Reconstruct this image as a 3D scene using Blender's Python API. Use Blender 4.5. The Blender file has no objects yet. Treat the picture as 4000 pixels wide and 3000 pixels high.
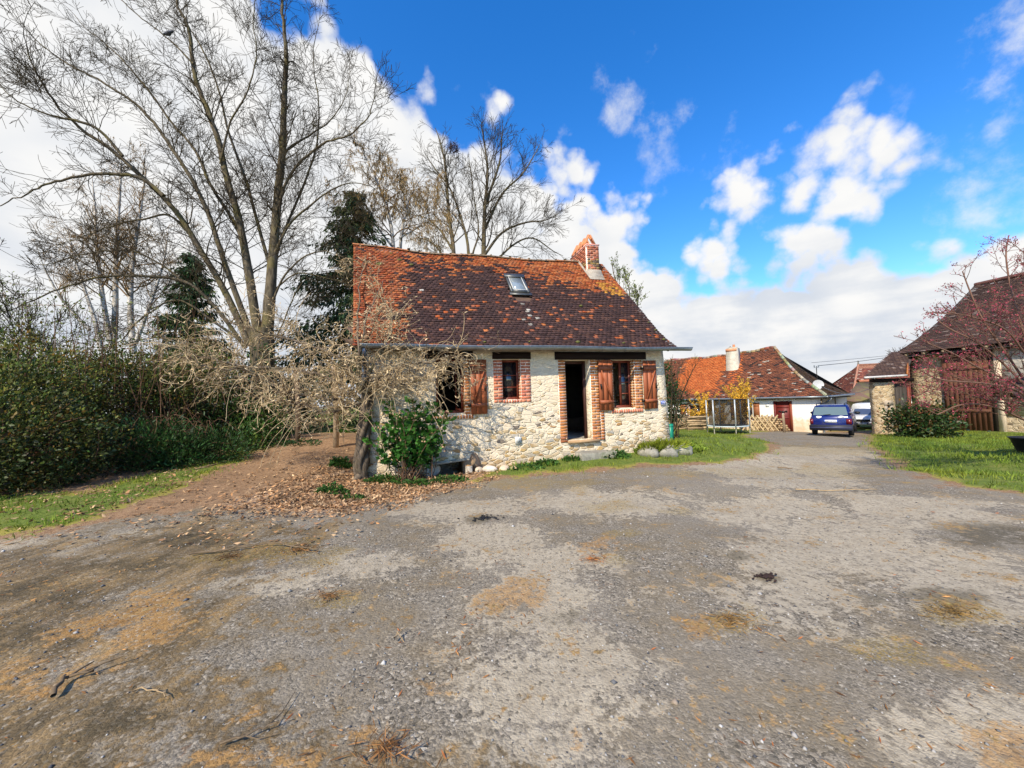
import bpy, bmesh, math, random
import numpy as np
from mathutils import Vector, Matrix, Euler

C = bpy.context.scene.collection
R_ = math.radians
rng = np.random.default_rng(7)

# ------------------------------------------------------------------ camera
FPX = 1500.0
CAMZ = 1.6
_p = R_(2.67); _t = R_(1.75)
FW = np.array([0, math.cos(_p), math.sin(_p)])
_r0 = np.array([1.0, 0, 0]); _u0 = np.cross(_r0, FW)
RT = math.cos(_t)*_r0 - math.sin(_t)*_u0
UP = math.sin(_t)*_r0 + math.cos(_t)*_u0
cam = bpy.data.cameras.new('camera')
cam.sensor_width = 36; cam.lens = 36*FPX/4000; cam.clip_start = .05; cam.clip_end = 3000
camo = bpy.data.objects.new('camera', cam); C.objects.link(camo)
camo.matrix_world = Matrix(((RT[0], UP[0], -FW[0], 0), (RT[1], UP[1], -FW[1], 0), (RT[2], UP[2], -FW[2], CAMZ), (0, 0, 0, 1)))
sc = bpy.context.scene
sc.camera = camo
sc.view_settings.view_transform = 'Standard'; sc.view_settings.look = 'None'
sc.view_settings.exposure = 0.6; sc.view_settings.gamma = 1

def ray(px, py): return FW + RT*(px-2000)/FPX - UP*(py-1500)/FPX
def at(px, py, Y):
    d = ray(px, py); return np.array([0, 0, CAMZ]) + d*(Y/d[1])

# ------------------------------------------------------------------ sun + sky
SUN_EL, SUN_AZ = R_(41), math.atan2(-.44, -.90)      # azimuth measured from +Y towards +X
tosun = Vector((math.sin(SUN_AZ)*math.cos(SUN_EL), math.cos(SUN_AZ)*math.cos(SUN_EL), math.sin(SUN_EL)))
sl = bpy.data.lights.new('sun', 'SUN'); sl.energy = 4.4; sl.angle = R_(.5); sl.color = (1, .89, .72)
so = bpy.data.objects.new('sun', sl); C.objects.link(so)
so.rotation_euler = (-tosun).to_track_quat('-Z', 'Y').to_euler()

world = bpy.data.worlds.new("World"); sc.world = world; world.use_nodes = True
def build_world():
    nt = world.node_tree; nt.nodes.clear()
    def nd(t, **k):
        n = nt.nodes.new(t)
        for a, b in k.items(): setattr(n, a, b)
        return n
    L = nt.links.new
    def setin(s, v):
        if hasattr(v, 'is_output') or isinstance(v, bpy.types.NodeSocket): L(v, s)
        else: s.default_value = v
    def mth(op, a, b=0.0, c=0.0, clamp=False):
        n = nd('ShaderNodeMath', operation=op, use_clamp=clamp)
        setin(n.inputs[0], a); setin(n.inputs[1], b); setin(n.inputs[2], c); return n.outputs[0]
    def dot(vec, d):
        n = nd('ShaderNodeVectorMath', operation='DOT_PRODUCT'); L(vec, n.inputs[0]); n.inputs[1].default_value = d; return n.outputs['Value']
    def mix(f, a, b):
        n = nd('ShaderNodeMix', data_type='RGBA'); setin(n.inputs['Factor'], f); setin(n.inputs['A'], a); setin(n.inputs['B'], b); return n.outputs['Result']
    def noise(vec, s, det=6, rough=.55, off=0):
        m = nd('ShaderNodeMapping'); L(vec, m.inputs[0]); m.inputs['Location'].default_value = (off, off*.7, off*.3)
        n = nd('ShaderNodeTexNoise'); L(m.outputs[0], n.inputs['Vector']); n.inputs['Scale'].default_value = s; n.inputs['Detail'].default_value = det; n.inputs['Roughness'].default_value = rough
        return n.outputs['Fac']
    def ss(v, a, b):
        n = nd('ShaderNodeMapRange', interpolation_type='SMOOTHSTEP'); setin(n.inputs['Value'], v); n.inputs['From Min'].default_value = a; n.inputs['From Max'].default_value = b; return n.outputs['Result']
    tc = nd('ShaderNodeTexCoord'); dv = tc.outputs['Generated']
    sky = nd('ShaderNodeTexSky', sky_type='NISHITA'); sky.sun_disc = False
    sky.sun_elevation = SUN_EL; sky.sun_rotation = SUN_AZ; sky.air_density = 1.0; sky.dust_density = .3; sky.ozone_density = 3.0
    hs = nd('ShaderNodeHueSaturation'); L(sky.outputs[0], hs.inputs['Color']); hs.inputs['Hue'].default_value = SKY_HUE; hs.inputs['Saturation'].default_value = SKY_SAT; hs.inputs['Value'].default_value = SKY_VAL
    un = lambda px, py: tuple(float(v) for v in (lambda d: d/np.linalg.norm(d))(ray(px, py)))
    fine = noise(dv, 7.5, 9, .6, 1.3); mid = noise(dv, 3.2, 5, .55, 4.1); wisp = noise(dv, 11, 8, .65, 9.2)
    # warped cover value: fine billows and larger lumps push every cloud edge about
    wv = nd('ShaderNodeTexNoise'); L(dv, wv.inputs['Vector']); wv.inputs['Scale'].default_value = 9; wv.inputs['Detail'].default_value = 4
    wp = nd('ShaderNodeVectorMath', operation='MULTIPLY_ADD'); L(wv.outputs['Color'], wp.inputs[0]); wp.inputs[1].default_value = (.07, .07, .07); L(dv, wp.inputs[2])
    def puff(s, ft='SMOOTH_F1'):
        n = nd('ShaderNodeTexVoronoi', feature=ft); L(wp.outputs[0], n.inputs['Vector']); n.inputs['Scale'].default_value = s
        if ft == 'SMOOTH_F1': n.inputs['Smoothness'].default_value = .35
        return mth('SUBTRACT', .42, n.outputs['Distance'])
    p1, p2 = puff(11), puff(26, 'F1'); billow = mth('ADD', mth('MULTIPLY', p1, .13), mth('MULTIPLY', p2, .06))
    wob = mth('ADD', billow, mth('ADD', mth('MULTIPLY', mth('SUBTRACT', fine, .5), .22), mth('MULTIPLY', mth('SUBTRACT', mid, .5), .22)))
    def great(pa, pb, flip=1):
        n = np.cross(ray(*pa), ray(*pb)); n = n/np.linalg.norm(n)*flip
        return dot(dv, tuple(float(v) for v in n))
    def blob(px, py, rad, k=1.0):
        c = un(px, py); v = dot(dv, c)           # (cos a - cos r) scaled to be roughly linear in angle near the rim
        return mth('MULTIPLY', mth('SUBTRACT', v, math.cos(R_(rad))), k/math.sin(R_(rad)))
    covs = [great((1300, 0), (2640, 1000)), great((2450, 1030), (4000, 780))]
    cov = mth('SMOOTH_MAX', covs[0], covs[1], .03)
    for b in BLOBS: cov = mth('SMOOTH_MAX', cov, blob(*b), .03)
    for b in HOLES: cov = mth('SMOOTH_MIN', cov, mth('MULTIPLY', blob(*b), -1.0), .03)
    mask = ss(mth('ADD', cov, wob), -.015, .05)
    thin = None
    for (px, py, rad, amt) in WISPS:
        t = mth('MULTIPLY', ss(mth('ADD', blob(px, py, rad), mth('ADD', billow, mth('MULTIPLY', mth('SUBTRACT', wisp, .5), .36))), -.03, .12), amt)
        thin = t if thin is None else mth('MAXIMUM', thin, t)
    mask = mth('MAXIMUM', mask, thin)
    # cloud tone: bright tops, bluish grey undersides low on the right
    el = nd('ShaderNodeSeparateXYZ'); L(dv, el.inputs[0])
    tone = noise(dv, 4.6, 7, .6, 17.0)
    band = nd('ShaderNodeMapping'); L(dv, band.inputs[0]); band.inputs['Scale'].default_value = (2.2, 2.2, 9)
    bn = nd('ShaderNodeTexNoise'); L(band.outputs[0], bn.inputs['Vector']); bn.inputs['Scale'].default_value = 2.1; bn.inputs['Detail'].default_value = 7; bn.inputs['Roughness'].default_value = .55
    shade = ss(mth('ADD', mth('MULTIPLY', tone, .45), mth('MULTIPLY', bn.outputs['Fac'], .6)), .46, .66)
    low = ss(el.outputs['Z'], .42, .06)
    sh = mth('ADD', mth('MULTIPLY', shade, mth('ADD', mth('MULTIPLY', low, .75), .18)), mth('MULTIPLY', mth('SUBTRACT', .1, p1, 0, True), .8), 0, True)
    cc = mix(sh, (6.5, 6.45, 6.35, 1), (4.5, 4.85, 5.4, 1))
    col = mix(mask, hs.outputs[0], cc)
    bg = nd('ShaderNodeBackground'); L(col, bg.inputs['Color']); bg.inputs['Strength'].default_value = .1
    out = nd('ShaderNodeOutputWorld'); L(bg.outputs[0], out.inputs['Surface'])
    world.cycles.sampling_method = 'MANUAL'; world.cycles.sample_map_resolution = 512
SKY_HUE, SKY_SAT, SKY_VAL = .508, 1.36, 1.9
BLOBS = [(1960, 590, 6.4), (2190, 690, 6.6), (2410, 870, 7.0), (1480, 230, 3.2), (3300, 760, 7.8), (3140, 800, 6.0), (2900, 820, 4.4), (3420, 840, 5.5), (2800, 1030, 4)]
HOLES = [(1760, 410, 3.0), (2080, 420, 2.0), (2420, 520, 3.5), (2640, 760, 2.5), (1560, 270, 1.8), (2640, 930, 2.6), (3660, 780, 1.8)]
WISPS = [(2450, 390, 2.8, .75), (2580, 430, 2.6, .75), (2560, 630, 2.2, .5), (3860, 200, 2.6, .95), (3960, 90, 2.4, .95), (2850, 570, 2.2, .6), (3530, 400, .8, .3), (3850, 780, 4, .7), (2720, 690, 1.0, .6)]
build_world()

# ------------------------------------------------------------------ mesh helpers
class MB:
    """collects polygons (with a tint per face) and links them as ONE mesh object"""
    def __init__(s): s.v = []; s.f = []; s.t = []
    def add(s, verts, faces, tint=(1, 1, 1)):
        o = len(s.v); s.v.extend([tuple(map(float, p)) for p in verts])
        for f in faces: s.f.append([o+i for i in f]); s.t.append(tint)
        return s
    def box(s, x0, x1, y0, y1, z0, z1, tint=(1, 1, 1), skew=0):
        v = [(x0, y0, z0), (x1, y0, z0), (x1, y1, z0), (x0, y1, z0), (x0, y0, z1), (x1, y0, z1), (x1, y1, z1), (x0, y1, z1)]
        return s.add(v, [(0, 3, 2, 1), (4, 5, 6, 7), (0, 1, 5, 4), (1, 2, 6, 5), (2, 3, 7, 6), (3, 0, 4, 7)], tint)
    def beam(s, a, b, w, h, tint=(1, 1, 1), upv=(0, 0, 1)):
        a = np.array(a, float); b = np.array(b, float); t = b-a; t /= np.linalg.norm(t)
        n = np.cross(t, upv); 
        if np.linalg.norm(n) < 1e-4: n = np.cross(t, (1, 0, 0))
        n /= np.linalg.norm(n); u = np.cross(n, t); v = []
        for p in (a, b):
            for sx, sy in ((-1, -1), (1, -1), (1, 1), (-1, 1)): v.append(p+n*sx*w/2+u*sy*h/2)
        return s.add(v, [(3, 2, 1, 0), (4, 5, 6, 7), (0, 1, 5, 4), (1, 2, 6, 5), (2, 3, 7, 6), (3, 0, 4, 7)], tint)
    def tube(s, pts, rad, k=6, tint=(1, 1, 1), cap=False):
        pts = np.asarray(pts, float); n = len(pts)
        rad = np.broadcast_to(np.asarray(rad, float), (n,))
        t = np.gradient(pts, axis=0); t /= (np.linalg.norm(t, axis=1, keepdims=True)+1e-9)
        m = t.mean(0); ref = np.eye(3)[np.argmin(np.abs(m))]
        a = np.cross(t, ref); a /= (np.linalg.norm(a, axis=1, keepdims=True)+1e-9); b = np.cross(t, a)
        ang = np.arange(k)*2*math.pi/k
        ring = pts[:, None]+rad[:, None, None]*(a[:, None]*np.cos(ang)[None, :, None]+b[:, None]*np.sin(ang)[None, :, None])
        o = len(s.v); s.v.extend(map(tuple, ring.reshape(-1, 3)))
        for i in range(n-1):
            for j in range(k):
                j2 = (j+1) % k
                s.f.append([o+i*k+j, o+i*k+j2, o+(i+1)*k+j2, o+(i+1)*k+j]); s.t.append(tint)
        if cap:
            s.f.append([o+j for j in range(k)][::-1]); s.t.append(tint)
            s.f.append([o+(n-1)*k+j for j in range(k)]); s.t.append(tint)
        return s
    def lathe(s, prof, k=16, c=(0, 0, 0), tint=(1, 1, 1)):
        v = []; f = []
        for r, z in prof:
            for j in range(k): a = 2*math.pi*j/k; v.append((c[0]+r*math.cos(a), c[1]+r*math.sin(a), c[2]+z))
        for i in range(len(prof)-1):
            for j in range(k): f.append((i*k+j, i*k+(j+1) % k, (i+1)*k+(j+1) % k, (i+1)*k+j))
        return s.add(v, f, tint)
    def blob(s, c, r, tint=(1, 1, 1), seed=0, n=2, rough=.18):
        """a lumpy stone"""
        bm = bmesh.new(); bmesh.ops.create_icosphere(bm, subdivisions=n, radius=1)
        g = np.random.default_rng(seed); ph = g.uniform(0, 6, (5, 3)); fr = g.uniform(1.2, 3.2, (5, 3))
        v = []
        for q in bm.verts:
            p = np.array(q.co); k = 1+rough*sum(math.sin(float(p@fr[i]+ph[i, 0])) for i in range(5))/2.2
            v.append(np.array(c)+p*k*np.array(r))
        f = [[w.index for w in fa.verts] for fa in bm.faces]; bm.free()
        return s.add(v, f, tint)
    def build(s, name, mat, parent=None, smooth=False, loc=None):
        return mesh_np(name, np.array(s.v).reshape(-1, 3), s.f, mat, parent, np.array(s.t) if s.t else None, smooth, loc)

def mesh_np(name, V, faces, mat, parent=None, tint=None, smooth=False, loc=None):
    me = bpy.data.meshes.new(name)
    if isinstance(faces, np.ndarray):
        m, k = faces.shape; li = faces.ravel(); st = np.arange(m)*k; tot = np.full(m, k)
    else:
        tot = np.array([len(f) for f in faces], int); li = np.concatenate([np.asarray(f, int) for f in faces]) if len(faces) else np.zeros(0, int)
        st = np.concatenate(([0], np.cumsum(tot)[:-1])) if len(tot) else np.zeros(0, int); m = len(tot)
    me.vertices.add(len(V)); me.vertices.foreach_set('co', np.ascontiguousarray(V, np.float32).ravel())
    me.loops.add(len(li)); me.loops.foreach_set('vertex_index', li.astype(np.int32))
    me.polygons.add(m); me.polygons.foreach_set('loop_start', st.astype(np.int32)); me.polygons.foreach_set('loop_total', tot.astype(np.int32))
    me.update(calc_edges=True); me.validate()
    if tint is not None and len(me.polygons) == m:
        a = me.attributes.new('tint', 'FLOAT_COLOR', 'FACE')
        c = np.ones((m, 4), np.float32); c[:, :3] = tint; a.data.foreach_set('color', c.ravel())
    if smooth: me.polygons.foreach_set('use_smooth', np.ones(len(me.polygons), bool))
    o = bpy.data.objects.new(name, me); C.objects.link(o)
    if mat: me.materials.append(mat)
    if parent is not None: o.parent = parent
    if loc is not None: o.location = loc
    return o

def add_tint(me):
    a = me.attributes.new('tint', 'FLOAT_COLOR', 'FACE'); a.data.foreach_set('color', np.ones(len(me.polygons)*4, np.float32))
def tag(o, label, cat, group=None, kind=None):
    if label: o['label'] = label
    if cat: o['category'] = cat
    if group: o['group'] = group
    if kind: o['kind'] = kind
    return o
def thing(name, label, cat, loc=(0, 0, 0), rz=0, group=None):
    o = bpy.data.objects.new(name, None); C.objects.link(o); o.location = tuple(map(float, loc)); o.rotation_euler = (0, 0, rz)
    o.empty_display_size = .2
    return tag(o, label, cat, group)
def struct(o): o['kind'] = 'structure'; return o
def copy_thing(o, loc, rz, label):
    c = o.copy(); C.objects.link(c); c.location = tuple(map(float, loc)); c.rotation_euler = (0, 0, rz); c['label'] = label
    for ch in list(o.children):
        d = ch.copy(); C.objects.link(d); d.parent = c
        for g in list(ch.children):
            e = g.copy(); C.objects.link(e); e.parent = d
    return c
def catmull(P, n=6):
    P = np.asarray(P, float); Q = np.vstack([2*P[0]-P[1], P, 2*P[-1]-P[-2]]); out = []
    for i in range(1, len(Q)-2):
        for t in np.linspace(0, 1, n, endpoint=False):
            a, b, c, d = Q[i-1], Q[i], Q[i+1], Q[i+2]
            out.append(.5*(2*b+(c-a)*t+(2*a-5*b+4*c-d)*t*t+(3*b-a-3*c+d)*t**3))
    out.append(P[-1]); return np.array(out)
def vnoise(x, y, seed=0):
    """smooth value noise in 0..1 on arrays"""
    x = np.asarray(x, float); y = np.asarray(y, float)
    xi = np.floor(x).astype(np.int64); yi = np.floor(y).astype(np.int64); fx = x-xi; fy = y-yi
    fx = fx*fx*(3-2*fx); fy = fy*fy*(3-2*fy)
    def h(a, b):
        n = (a*374761393+b*668265263+seed*1442695041) & 0x7fffffff
        n = ((n ^ (n >> 13))*1274126177) & 0x7fffffff
        return ((n ^ (n >> 16)) & 0xffff)/65535.
    return (h(xi, yi)*(1-fx)+h(xi+1, yi)*fx)*(1-fy)+(h(xi, yi+1)*(1-fx)+h(xi+1, yi+1)*fx)*fy
def fbm(x, y, seed=0, o=4):
    s = 0; a = .5; f = 1.
    for i in range(o): s = s+a*vnoise(np.asarray(x)*f, np.asarray(y)*f, seed+i*7); a *= .5; f *= 2.03
    return s/(1-.5**o)

# ------------------------------------------------------------------ material helpers
class NT:
    def __init__(s, name):
        s.m = bpy.data.materials.new(name); s.m.use_nodes = True; s.nt = s.m.node_tree; s.nt.nodes.clear()
        s.out = s.n('ShaderNodeOutputMaterial'); s.b = s.n('ShaderNodeBsdfPrincipled'); s.L(s.b.outputs[0], s.out.inputs['Surface'])
    def n(s, t, **k):
        q = s.nt.nodes.new(t)
        for a, b in k.items(): setattr(q, a, b)
        return q
    def L(s, a, b): s.nt.links.new(a, b)
    def si(s, sock, v):
        if isinstance(v, bpy.types.NodeSocket): s.L(v, sock)
        elif isinstance(v, tuple) and len(v) == 3 and sock.type == 'RGBA': sock.default_value = v+(1,)
        else: sock.default_value = v
    def math(s, op, a, b=0., clamp=False):
        q = s.n('ShaderNodeMath', operation=op, use_clamp=clamp); s.si(q.inputs[0], a); s.si(q.inputs[1], b); return q.outputs[0]
    def mix(s, f, a, b, mode='MIX'):
        q = s.n('ShaderNodeMix', data_type='RGBA', blend_type=mode); s.si(q.inputs['Factor'], f); s.si(q.inputs['A'], a); s.si(q.inputs['B'], b); return q.outputs['Result']
    def coord(s, kind='Object', scale=(1, 1, 1), rot=(0, 0, 0)):
        q = s.n('ShaderNodeTexCoord'); m = s.n('ShaderNodeMapping'); s.L(q.outputs[kind], m.inputs[0]); m.inputs['Scale'].default_value = scale; m.inputs['Rotation'].default_value = rot; return m.outputs[0]
    def noise(s, vec, sc, det=4, rough=.55, dist=0.):
        q = s.n('ShaderNodeTexNoise'); s.L(vec, q.inputs['Vector']); q.inputs['Scale'].default_value = sc; q.inputs['Detail'].default_value = det; q.inputs['Roughness'].default_value = rough; q.inputs['Distortion'].default_value = dist; return q
    def vor(s, vec, sc, feat='F1', rnd=1.):
        q = s.n('ShaderNodeTexVoronoi', feature=feat); s.L(vec, q.inputs['Vector']); q.inputs['Scale'].default_value = sc; q.inputs['Randomness'].default_value = rnd; return q
    def ss(s, v, a, b, lo=0., hi=1.):
        q = s.n('ShaderNodeMapRange', interpolation_type='SMOOTHSTEP'); s.si(q.inputs['Value'], v); s.si(q.inputs['From Min'], a); s.si(q.inputs['From Max'], b); q.inputs['To Min'].default_value = lo; q.inputs['To Max'].default_value = hi; return q.outputs[0]
    def ramp(s, f, stops, interp='LINEAR'):
        q = s.n('ShaderNodeValToRGB'); e = q.color_ramp; e.interpolation = interp
        while len(e.elements) < len(stops): e.elements.new(.5)
        for el, (p, c) in zip(e.elements, stops): el.position = p; el.color = tuple(c)+(1,)
        s.si(q.inputs[0], f); return q.outputs[0]
    def attr(s, name): return s.n('ShaderNodeAttribute', attribute_name=name)
    def bump(s, h, st=.3, d=.02, normal=None):
        q = s.n('ShaderNodeBump'); q.inputs['Strength'].default_value = st; q.inputs['Distance'].default_value = d; s.L(h, q.inputs['Height'])
        if normal: s.L(normal, q.inputs['Normal'])
        s.L(q.outputs[0], s.b.inputs['Normal']); return q.outputs[0]
    def set(s, color=None, rough=.7, metal=0., spec=.3):
        if color is not None: s.si(s.b.inputs['Base Color'], color)
        s.si(s.b.inputs['Roughness'], rough); s.b.inputs['Metallic'].default_value = metal; s.b.inputs['Specular IOR Level'].default_value = spec; return s.m

def m_simple(name, col, rough=.6, metal=0., var=.25, sc=6., bump=.15, spec=.35, stretch=(1, 1, 1), tint=True, dirt=None):
    q = NT(name); v = q.coord('Object', stretch); no = q.noise(v, sc, 6, .6); fine = q.noise(v, sc*7, 3)
    f = q.math('ADD', q.math('MULTIPLY', no.outputs['Fac'], .7), q.math('MULTIPLY', fine.outputs['Fac'], .3))
    lo = tuple(c*(1-var) for c in col); hi = tuple(min(1, c*(1+var)) for c in col)
    c = q.mix(q.ss(f, .3, .7), lo, hi)
    if tint: c = q.mix(1., c, q.attr('tint').outputs['Color'], 'MULTIPLY')
    if dirt:
        c = q.mix(q.math('MULTIPLY', q.ss(q.noise(v, sc*.7, 6, .7).outputs['Fac'], .5, .68), dirt[3]), c, dirt[:3])
    if bump: q.bump(f, bump, .01)
    return q.set(c, rough, metal, spec)
def m_leaf(name, col, var=.35, trans=.35, rough=.55, sc=3.):
    q = NT(name); v = q.coord('Object'); no = q.noise(v, sc, 3)
    c = q.mix(q.ss(no.outputs['Fac'], .3, .7), tuple(x*(1-var) for x in col), tuple(x*(1+var) for x in col))
    c = q.mix(1., c, q.attr('tint').outputs['Color'], 'MULTIPLY')
    q.set(c, rough, 0, .25)
    tr = q.n('ShaderNodeBsdfTranslucent'); q.L(c, tr.inputs['Color'])
    mx = q.n('ShaderNodeMixShader'); mx.inputs[0].default_value = trans; q.L(q.b.outputs[0], mx.inputs[1]); q.L(tr.outputs[0], mx.inputs[2]); q.L(mx.outputs[0], q.out.inputs['Surface'])
    return q.m
def m_bark(name, col, moss=(.16, .15, .04), mossamt=.5, sc=9., rough=.9):
    q = NT(name); v = q.coord('Object', (1, 1, .3)); no = q.noise(v, sc, 8, .65, .3); v2 = q.coord('Object'); n2 = q.noise(v2, 1.7, 5, .6)
    c = q.mix(q.ss(no.outputs['Fac'], .35, .65), tuple(x*.5 for x in col), tuple(x*1.35 for x in col))
    c = q.mix(q.math('MULTIPLY', q.ss(n2.outputs['Fac'], .48, .66), mossamt), c, moss)
    q.bump(no.outputs['Fac'], .5, .03); return q.set(c, rough, 0, .15)
def m_stone(name, mortar, stones, sc=4., cover=None, squash=1.75, cov0=.8, dark=1., rough=.9, bumpd=.03, wash=None):
    """rubble masonry: irregular courses of stones in lime mortar; cover=(z_low, z_high, low, high) is how many stones show"""
    q = NT(name); v = q.coord('Object', (1, 1, squash)); wn = q.noise(v, 2.3, 3); 
    ofs = q.n('ShaderNodeVectorMath', operation='MULTIPLY_ADD'); q.L(wn.outputs['Color'], ofs.inputs[0]); ofs.inputs[1].default_value = (.22, .22, .22); q.L(v, ofs.inputs[2]); vv = ofs.outputs[0]
    cell = q.vor(vv, sc); edge = q.vor(vv, sc, 'DISTANCE_TO_EDGE'); fine = q.noise(v, 22, 6, .65); big = q.noise(v, .9, 4)
    sep = q.n('ShaderNodeSeparateColor'); q.L(cell.outputs['Color'], sep.inputs[0])
    col = q.ramp(sep.outputs[0], stones, 'CONSTANT')
    col = q.mix(1., col, q.ramp(fine.outputs['Fac'], [(.25, (.55, .55, .55)), (.7, (1.25, 1.22, 1.18))]), 'MULTIPLY')
    thr = cov0
    if cover:
        z = q.n('ShaderNodeSeparateXYZ'); tcn = q.n('ShaderNodeTexCoord'); q.L(tcn.outputs['Object'], z.inputs[0])
        mr = q.n('ShaderNodeMapRange'); q.L(z.outputs['Z'], mr.inputs['Value'])
        for i, k in enumerate(('From Min', 'From Max', 'To Min', 'To Max')): mr.inputs[k].default_value = cover[i]
        thr = mr.outputs[0]
    thr = q.math('ADD', thr, q.math('MULTIPLY', q.math('SUBTRACT', big.outputs['Fac'], .5), .9))
    show = q.ss(q.math('SUBTRACT', thr, sep.outputs[1]), -.05, .15)
    ed = q.math('ADD', edge.outputs['Distance'], q.math('MULTIPLY', q.math('SUBTRACT', fine.outputs['Fac'], .5), .12))
    st = q.math('MULTIPLY', q.ss(ed, .035, .11), show)
    mc = q.mix(q.ss(q.noise(v, 5, 7, .7).outputs['Fac'], .35, .7), tuple(x*.78 for x in mortar), tuple(min(1, x*1.06) for x in mortar))
    faint = q.math('MULTIPLY', q.ss(ed, .03, .1), .2)
    mc = q.mix(faint, mc, col)
    c = q.mix(st, mc, col)
    if cover:
        stain = q.ss(q.math('ADD', z.outputs['Z'], q.math('MULTIPLY', q.math('SUBTRACT', q.noise(v, 1.9, 6, .65).outputs['Fac'], .5), 1.9)), .55, -.15)
        c = q.mix(q.math('MULTIPLY', stain, .5), c, (.45, .32, .18))
    if wash: c = q.mix(q.math('MULTIPLY', q.ss(big.outputs['Fac'], .45, .62), wash[3]), c, wash[:3])
    h = q.math('ADD', q.math('MULTIPLY', q.ss(ed, .0, .16), q.math('ADD', q.math('MULTIPLY', show, .8), .35)), q.math('MULTIPLY', fine.outputs['Fac'], .35))
    q.bump(h, .8, bumpd); return q.set(c, rough, 0, .15)
def m_tile(name, lichen=.25, fleck=(.55, .53, .47), dark=(.035, .022, .022), rough=.85):
    q = NT(name); v = q.coord('Object'); t = q.attr('tint').outputs['Color']; n1 = q.noise(v, 13, 6, .7); n2 = q.noise(v, 34, 4, .6); n3 = q.noise(v, 3, 5, .6)
    c = q.mix(1., t, q.ramp(n2.outputs['Fac'], [(.28, (.6, .6, .6)), (.7, (1.2, 1.18, 1.15))]), 'MULTIPLY')
    c = q.mix(q.math('MULTIPLY', q.ss(n1.outputs['Fac'], .50, .60), .8), c, dark)
    c = q.mix(q.math('MULTIPLY', q.ss(q.math('ADD', q.math('MULTIPLY', n2.outputs['Fac'], .6), q.math('MULTIPLY', n3.outputs['Fac'], .4)), .62, .70), lichen), c, fleck)
    q.bump(n2.outputs['Fac'], .35, .008); return q.set(c, rough, 0, .2)
# ------------------------------------------------------------------ frames of the three buildings
CA = 0.2528; CO = np.array([-3.567, 8.321, 0.]); CD = np.array([math.cos(CA), math.sin(CA), 0]); CN = np.array([-math.sin(CA), math.cos(CA), 0])
def CW(u, v, w=0.): return CO+CD*u+CN*v+np.array([0, 0, w])          # cottage: u along the front, v inwards, w up

# ------------------------------------------------------------------ terrain
_ctl = [(-60, 40, .5), (60, 60, -1.2), (0, 60, -.6), (-30, 10, .5), (-20, 25, .6), (40, 5, -.4), (30, -20, -.3), (-30, -20, .3), (0, -10, 0), (6, -8, -.1),
        (-3, 1, .03), (0, 2, 0), (3, 1.5, -.03), (0, 4.5, 0), (-3, 4, .06), (4, 5, -.06), (-5.5, 3, .12), (7.8, 6, -.05), (9.96, 10, -.35), (7.9, 12, -.25), (4.3, 9.3, -.03), (13.6, 17.5, -.42), (16.6, 18.5, -.56), (6, 8, -.08),
        (19.7, 25, -1.0), (12, 34, -1.0), (9.2, 20, -.45), (20, 20.4, -.77), (22.35, 18.2, -.5), (23, 12, -.25), (13, 9, -.2), (12, 14, -.35), (24, 30, -1.2), (10.5, 21, -.5), (6.5, 14, .0),
        (-6, 12.5, .62), (-9, 14, .6), (-8.4, 6.5, .28), (-7.5, 8, .32), (-4.6, 8.2, .22), (-5, 10, .42), (-11, 11, .45), (-14, 11, .5), (-8, 19, .6)]
for u, v, w in [(.6, -.1, .0), (1.8, -.1, .0), (3.2, -.1, .08), (4.3, -.1, .13), (5.4, -.1, .17), (6.4, -.1, .22), (8, -.1, .3), (8.6, .6, .28), (8.2, 3, .2), (1.5, -1.1, -.05), (4, -1., .03), (6.2, -1, .07), (7.7, -1.1, .13), (4, 4, .2), (1, 3, .3)]:
    p = CW(u, v); _ctl.append((p[0], p[1], w))
_ctl = np.array(_ctl)
def hgt(x, y):
    x = np.asarray(x, float); y = np.asarray(y, float)
    d2 = (x[..., None]-_ctl[:, 0])**2+(y[..., None]-_ctl[:, 1])**2
    w = 1/(d2+1.1)**2.2
    return (w*_ctl[:, 2]).sum(-1)/w.sum(-1)
def ground(px, py):
    d = ray(px, py); t = np.concatenate((np.linspace(.8, 30, 900), np.linspace(30, 200, 600)))
    P = np.array([0, 0, CAMZ])+d*t[:, None]; k = np.nonzero(P[:, 2] < hgt(P[:, 0], P[:, 1]))[0]
    return P[k[0]] if len(k) else P[-1]
def gpoly(pts): return np.array([ground(*p)[:2] if len(p) == 2 else p[:2] for p in pts])
def sdist(x, y, P):
    """signed distance to polygon P, positive inside"""
    d = np.full(x.shape, 1e9); ins = np.zeros(x.shape, bool); n = len(P)
    for i in range(n):
        a = P[i]; b = P[(i+1) % n]; e = b-a; t = np.clip(((x-a[0])*e[0]+(y-a[1])*e[1])/(e@e+1e-12), 0, 1)
        d = np.minimum(d, np.hypot(x-a[0]-t*e[0], y-a[1]-t*e[1]))
        c = (a[1] > y) != (b[1] > y)
        with np.errstate(divide='ignore', invalid='ignore'): xx = (b[0]-a[0])*(y-a[1])/(b[1]-a[1])+a[0]
        ins ^= c & (x < xx)
    return np.where(ins, d, -d)
W3 = lambda x, y: (x, y, 0)        # a zone corner given in metres, not on the photo
Z_GRAVEL = gpoly([(0, 2120), (300, 2070), (700, 2025), (1000, 1995), (1350, 1995), (1600, 1935), (1850, 1885), (2100, 1855), (2350, 1838), (2550, 1822), (2740, 1815), (2930, 1785), (3010, 1750), (3020, 1728), (2950, 1718), W3(11.8, 22), W3(17, 23.2), W3(21, 40), W3(24, 40), W3(19.5, 21), (3405, 1712), (3410, 1745), (3510, 1820), (3650, 1872), (3800, 1908), (4000, 1930), W3(16, 5), W3(30, -20), W3(-20, -20), W3(-12, 3)])
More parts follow.
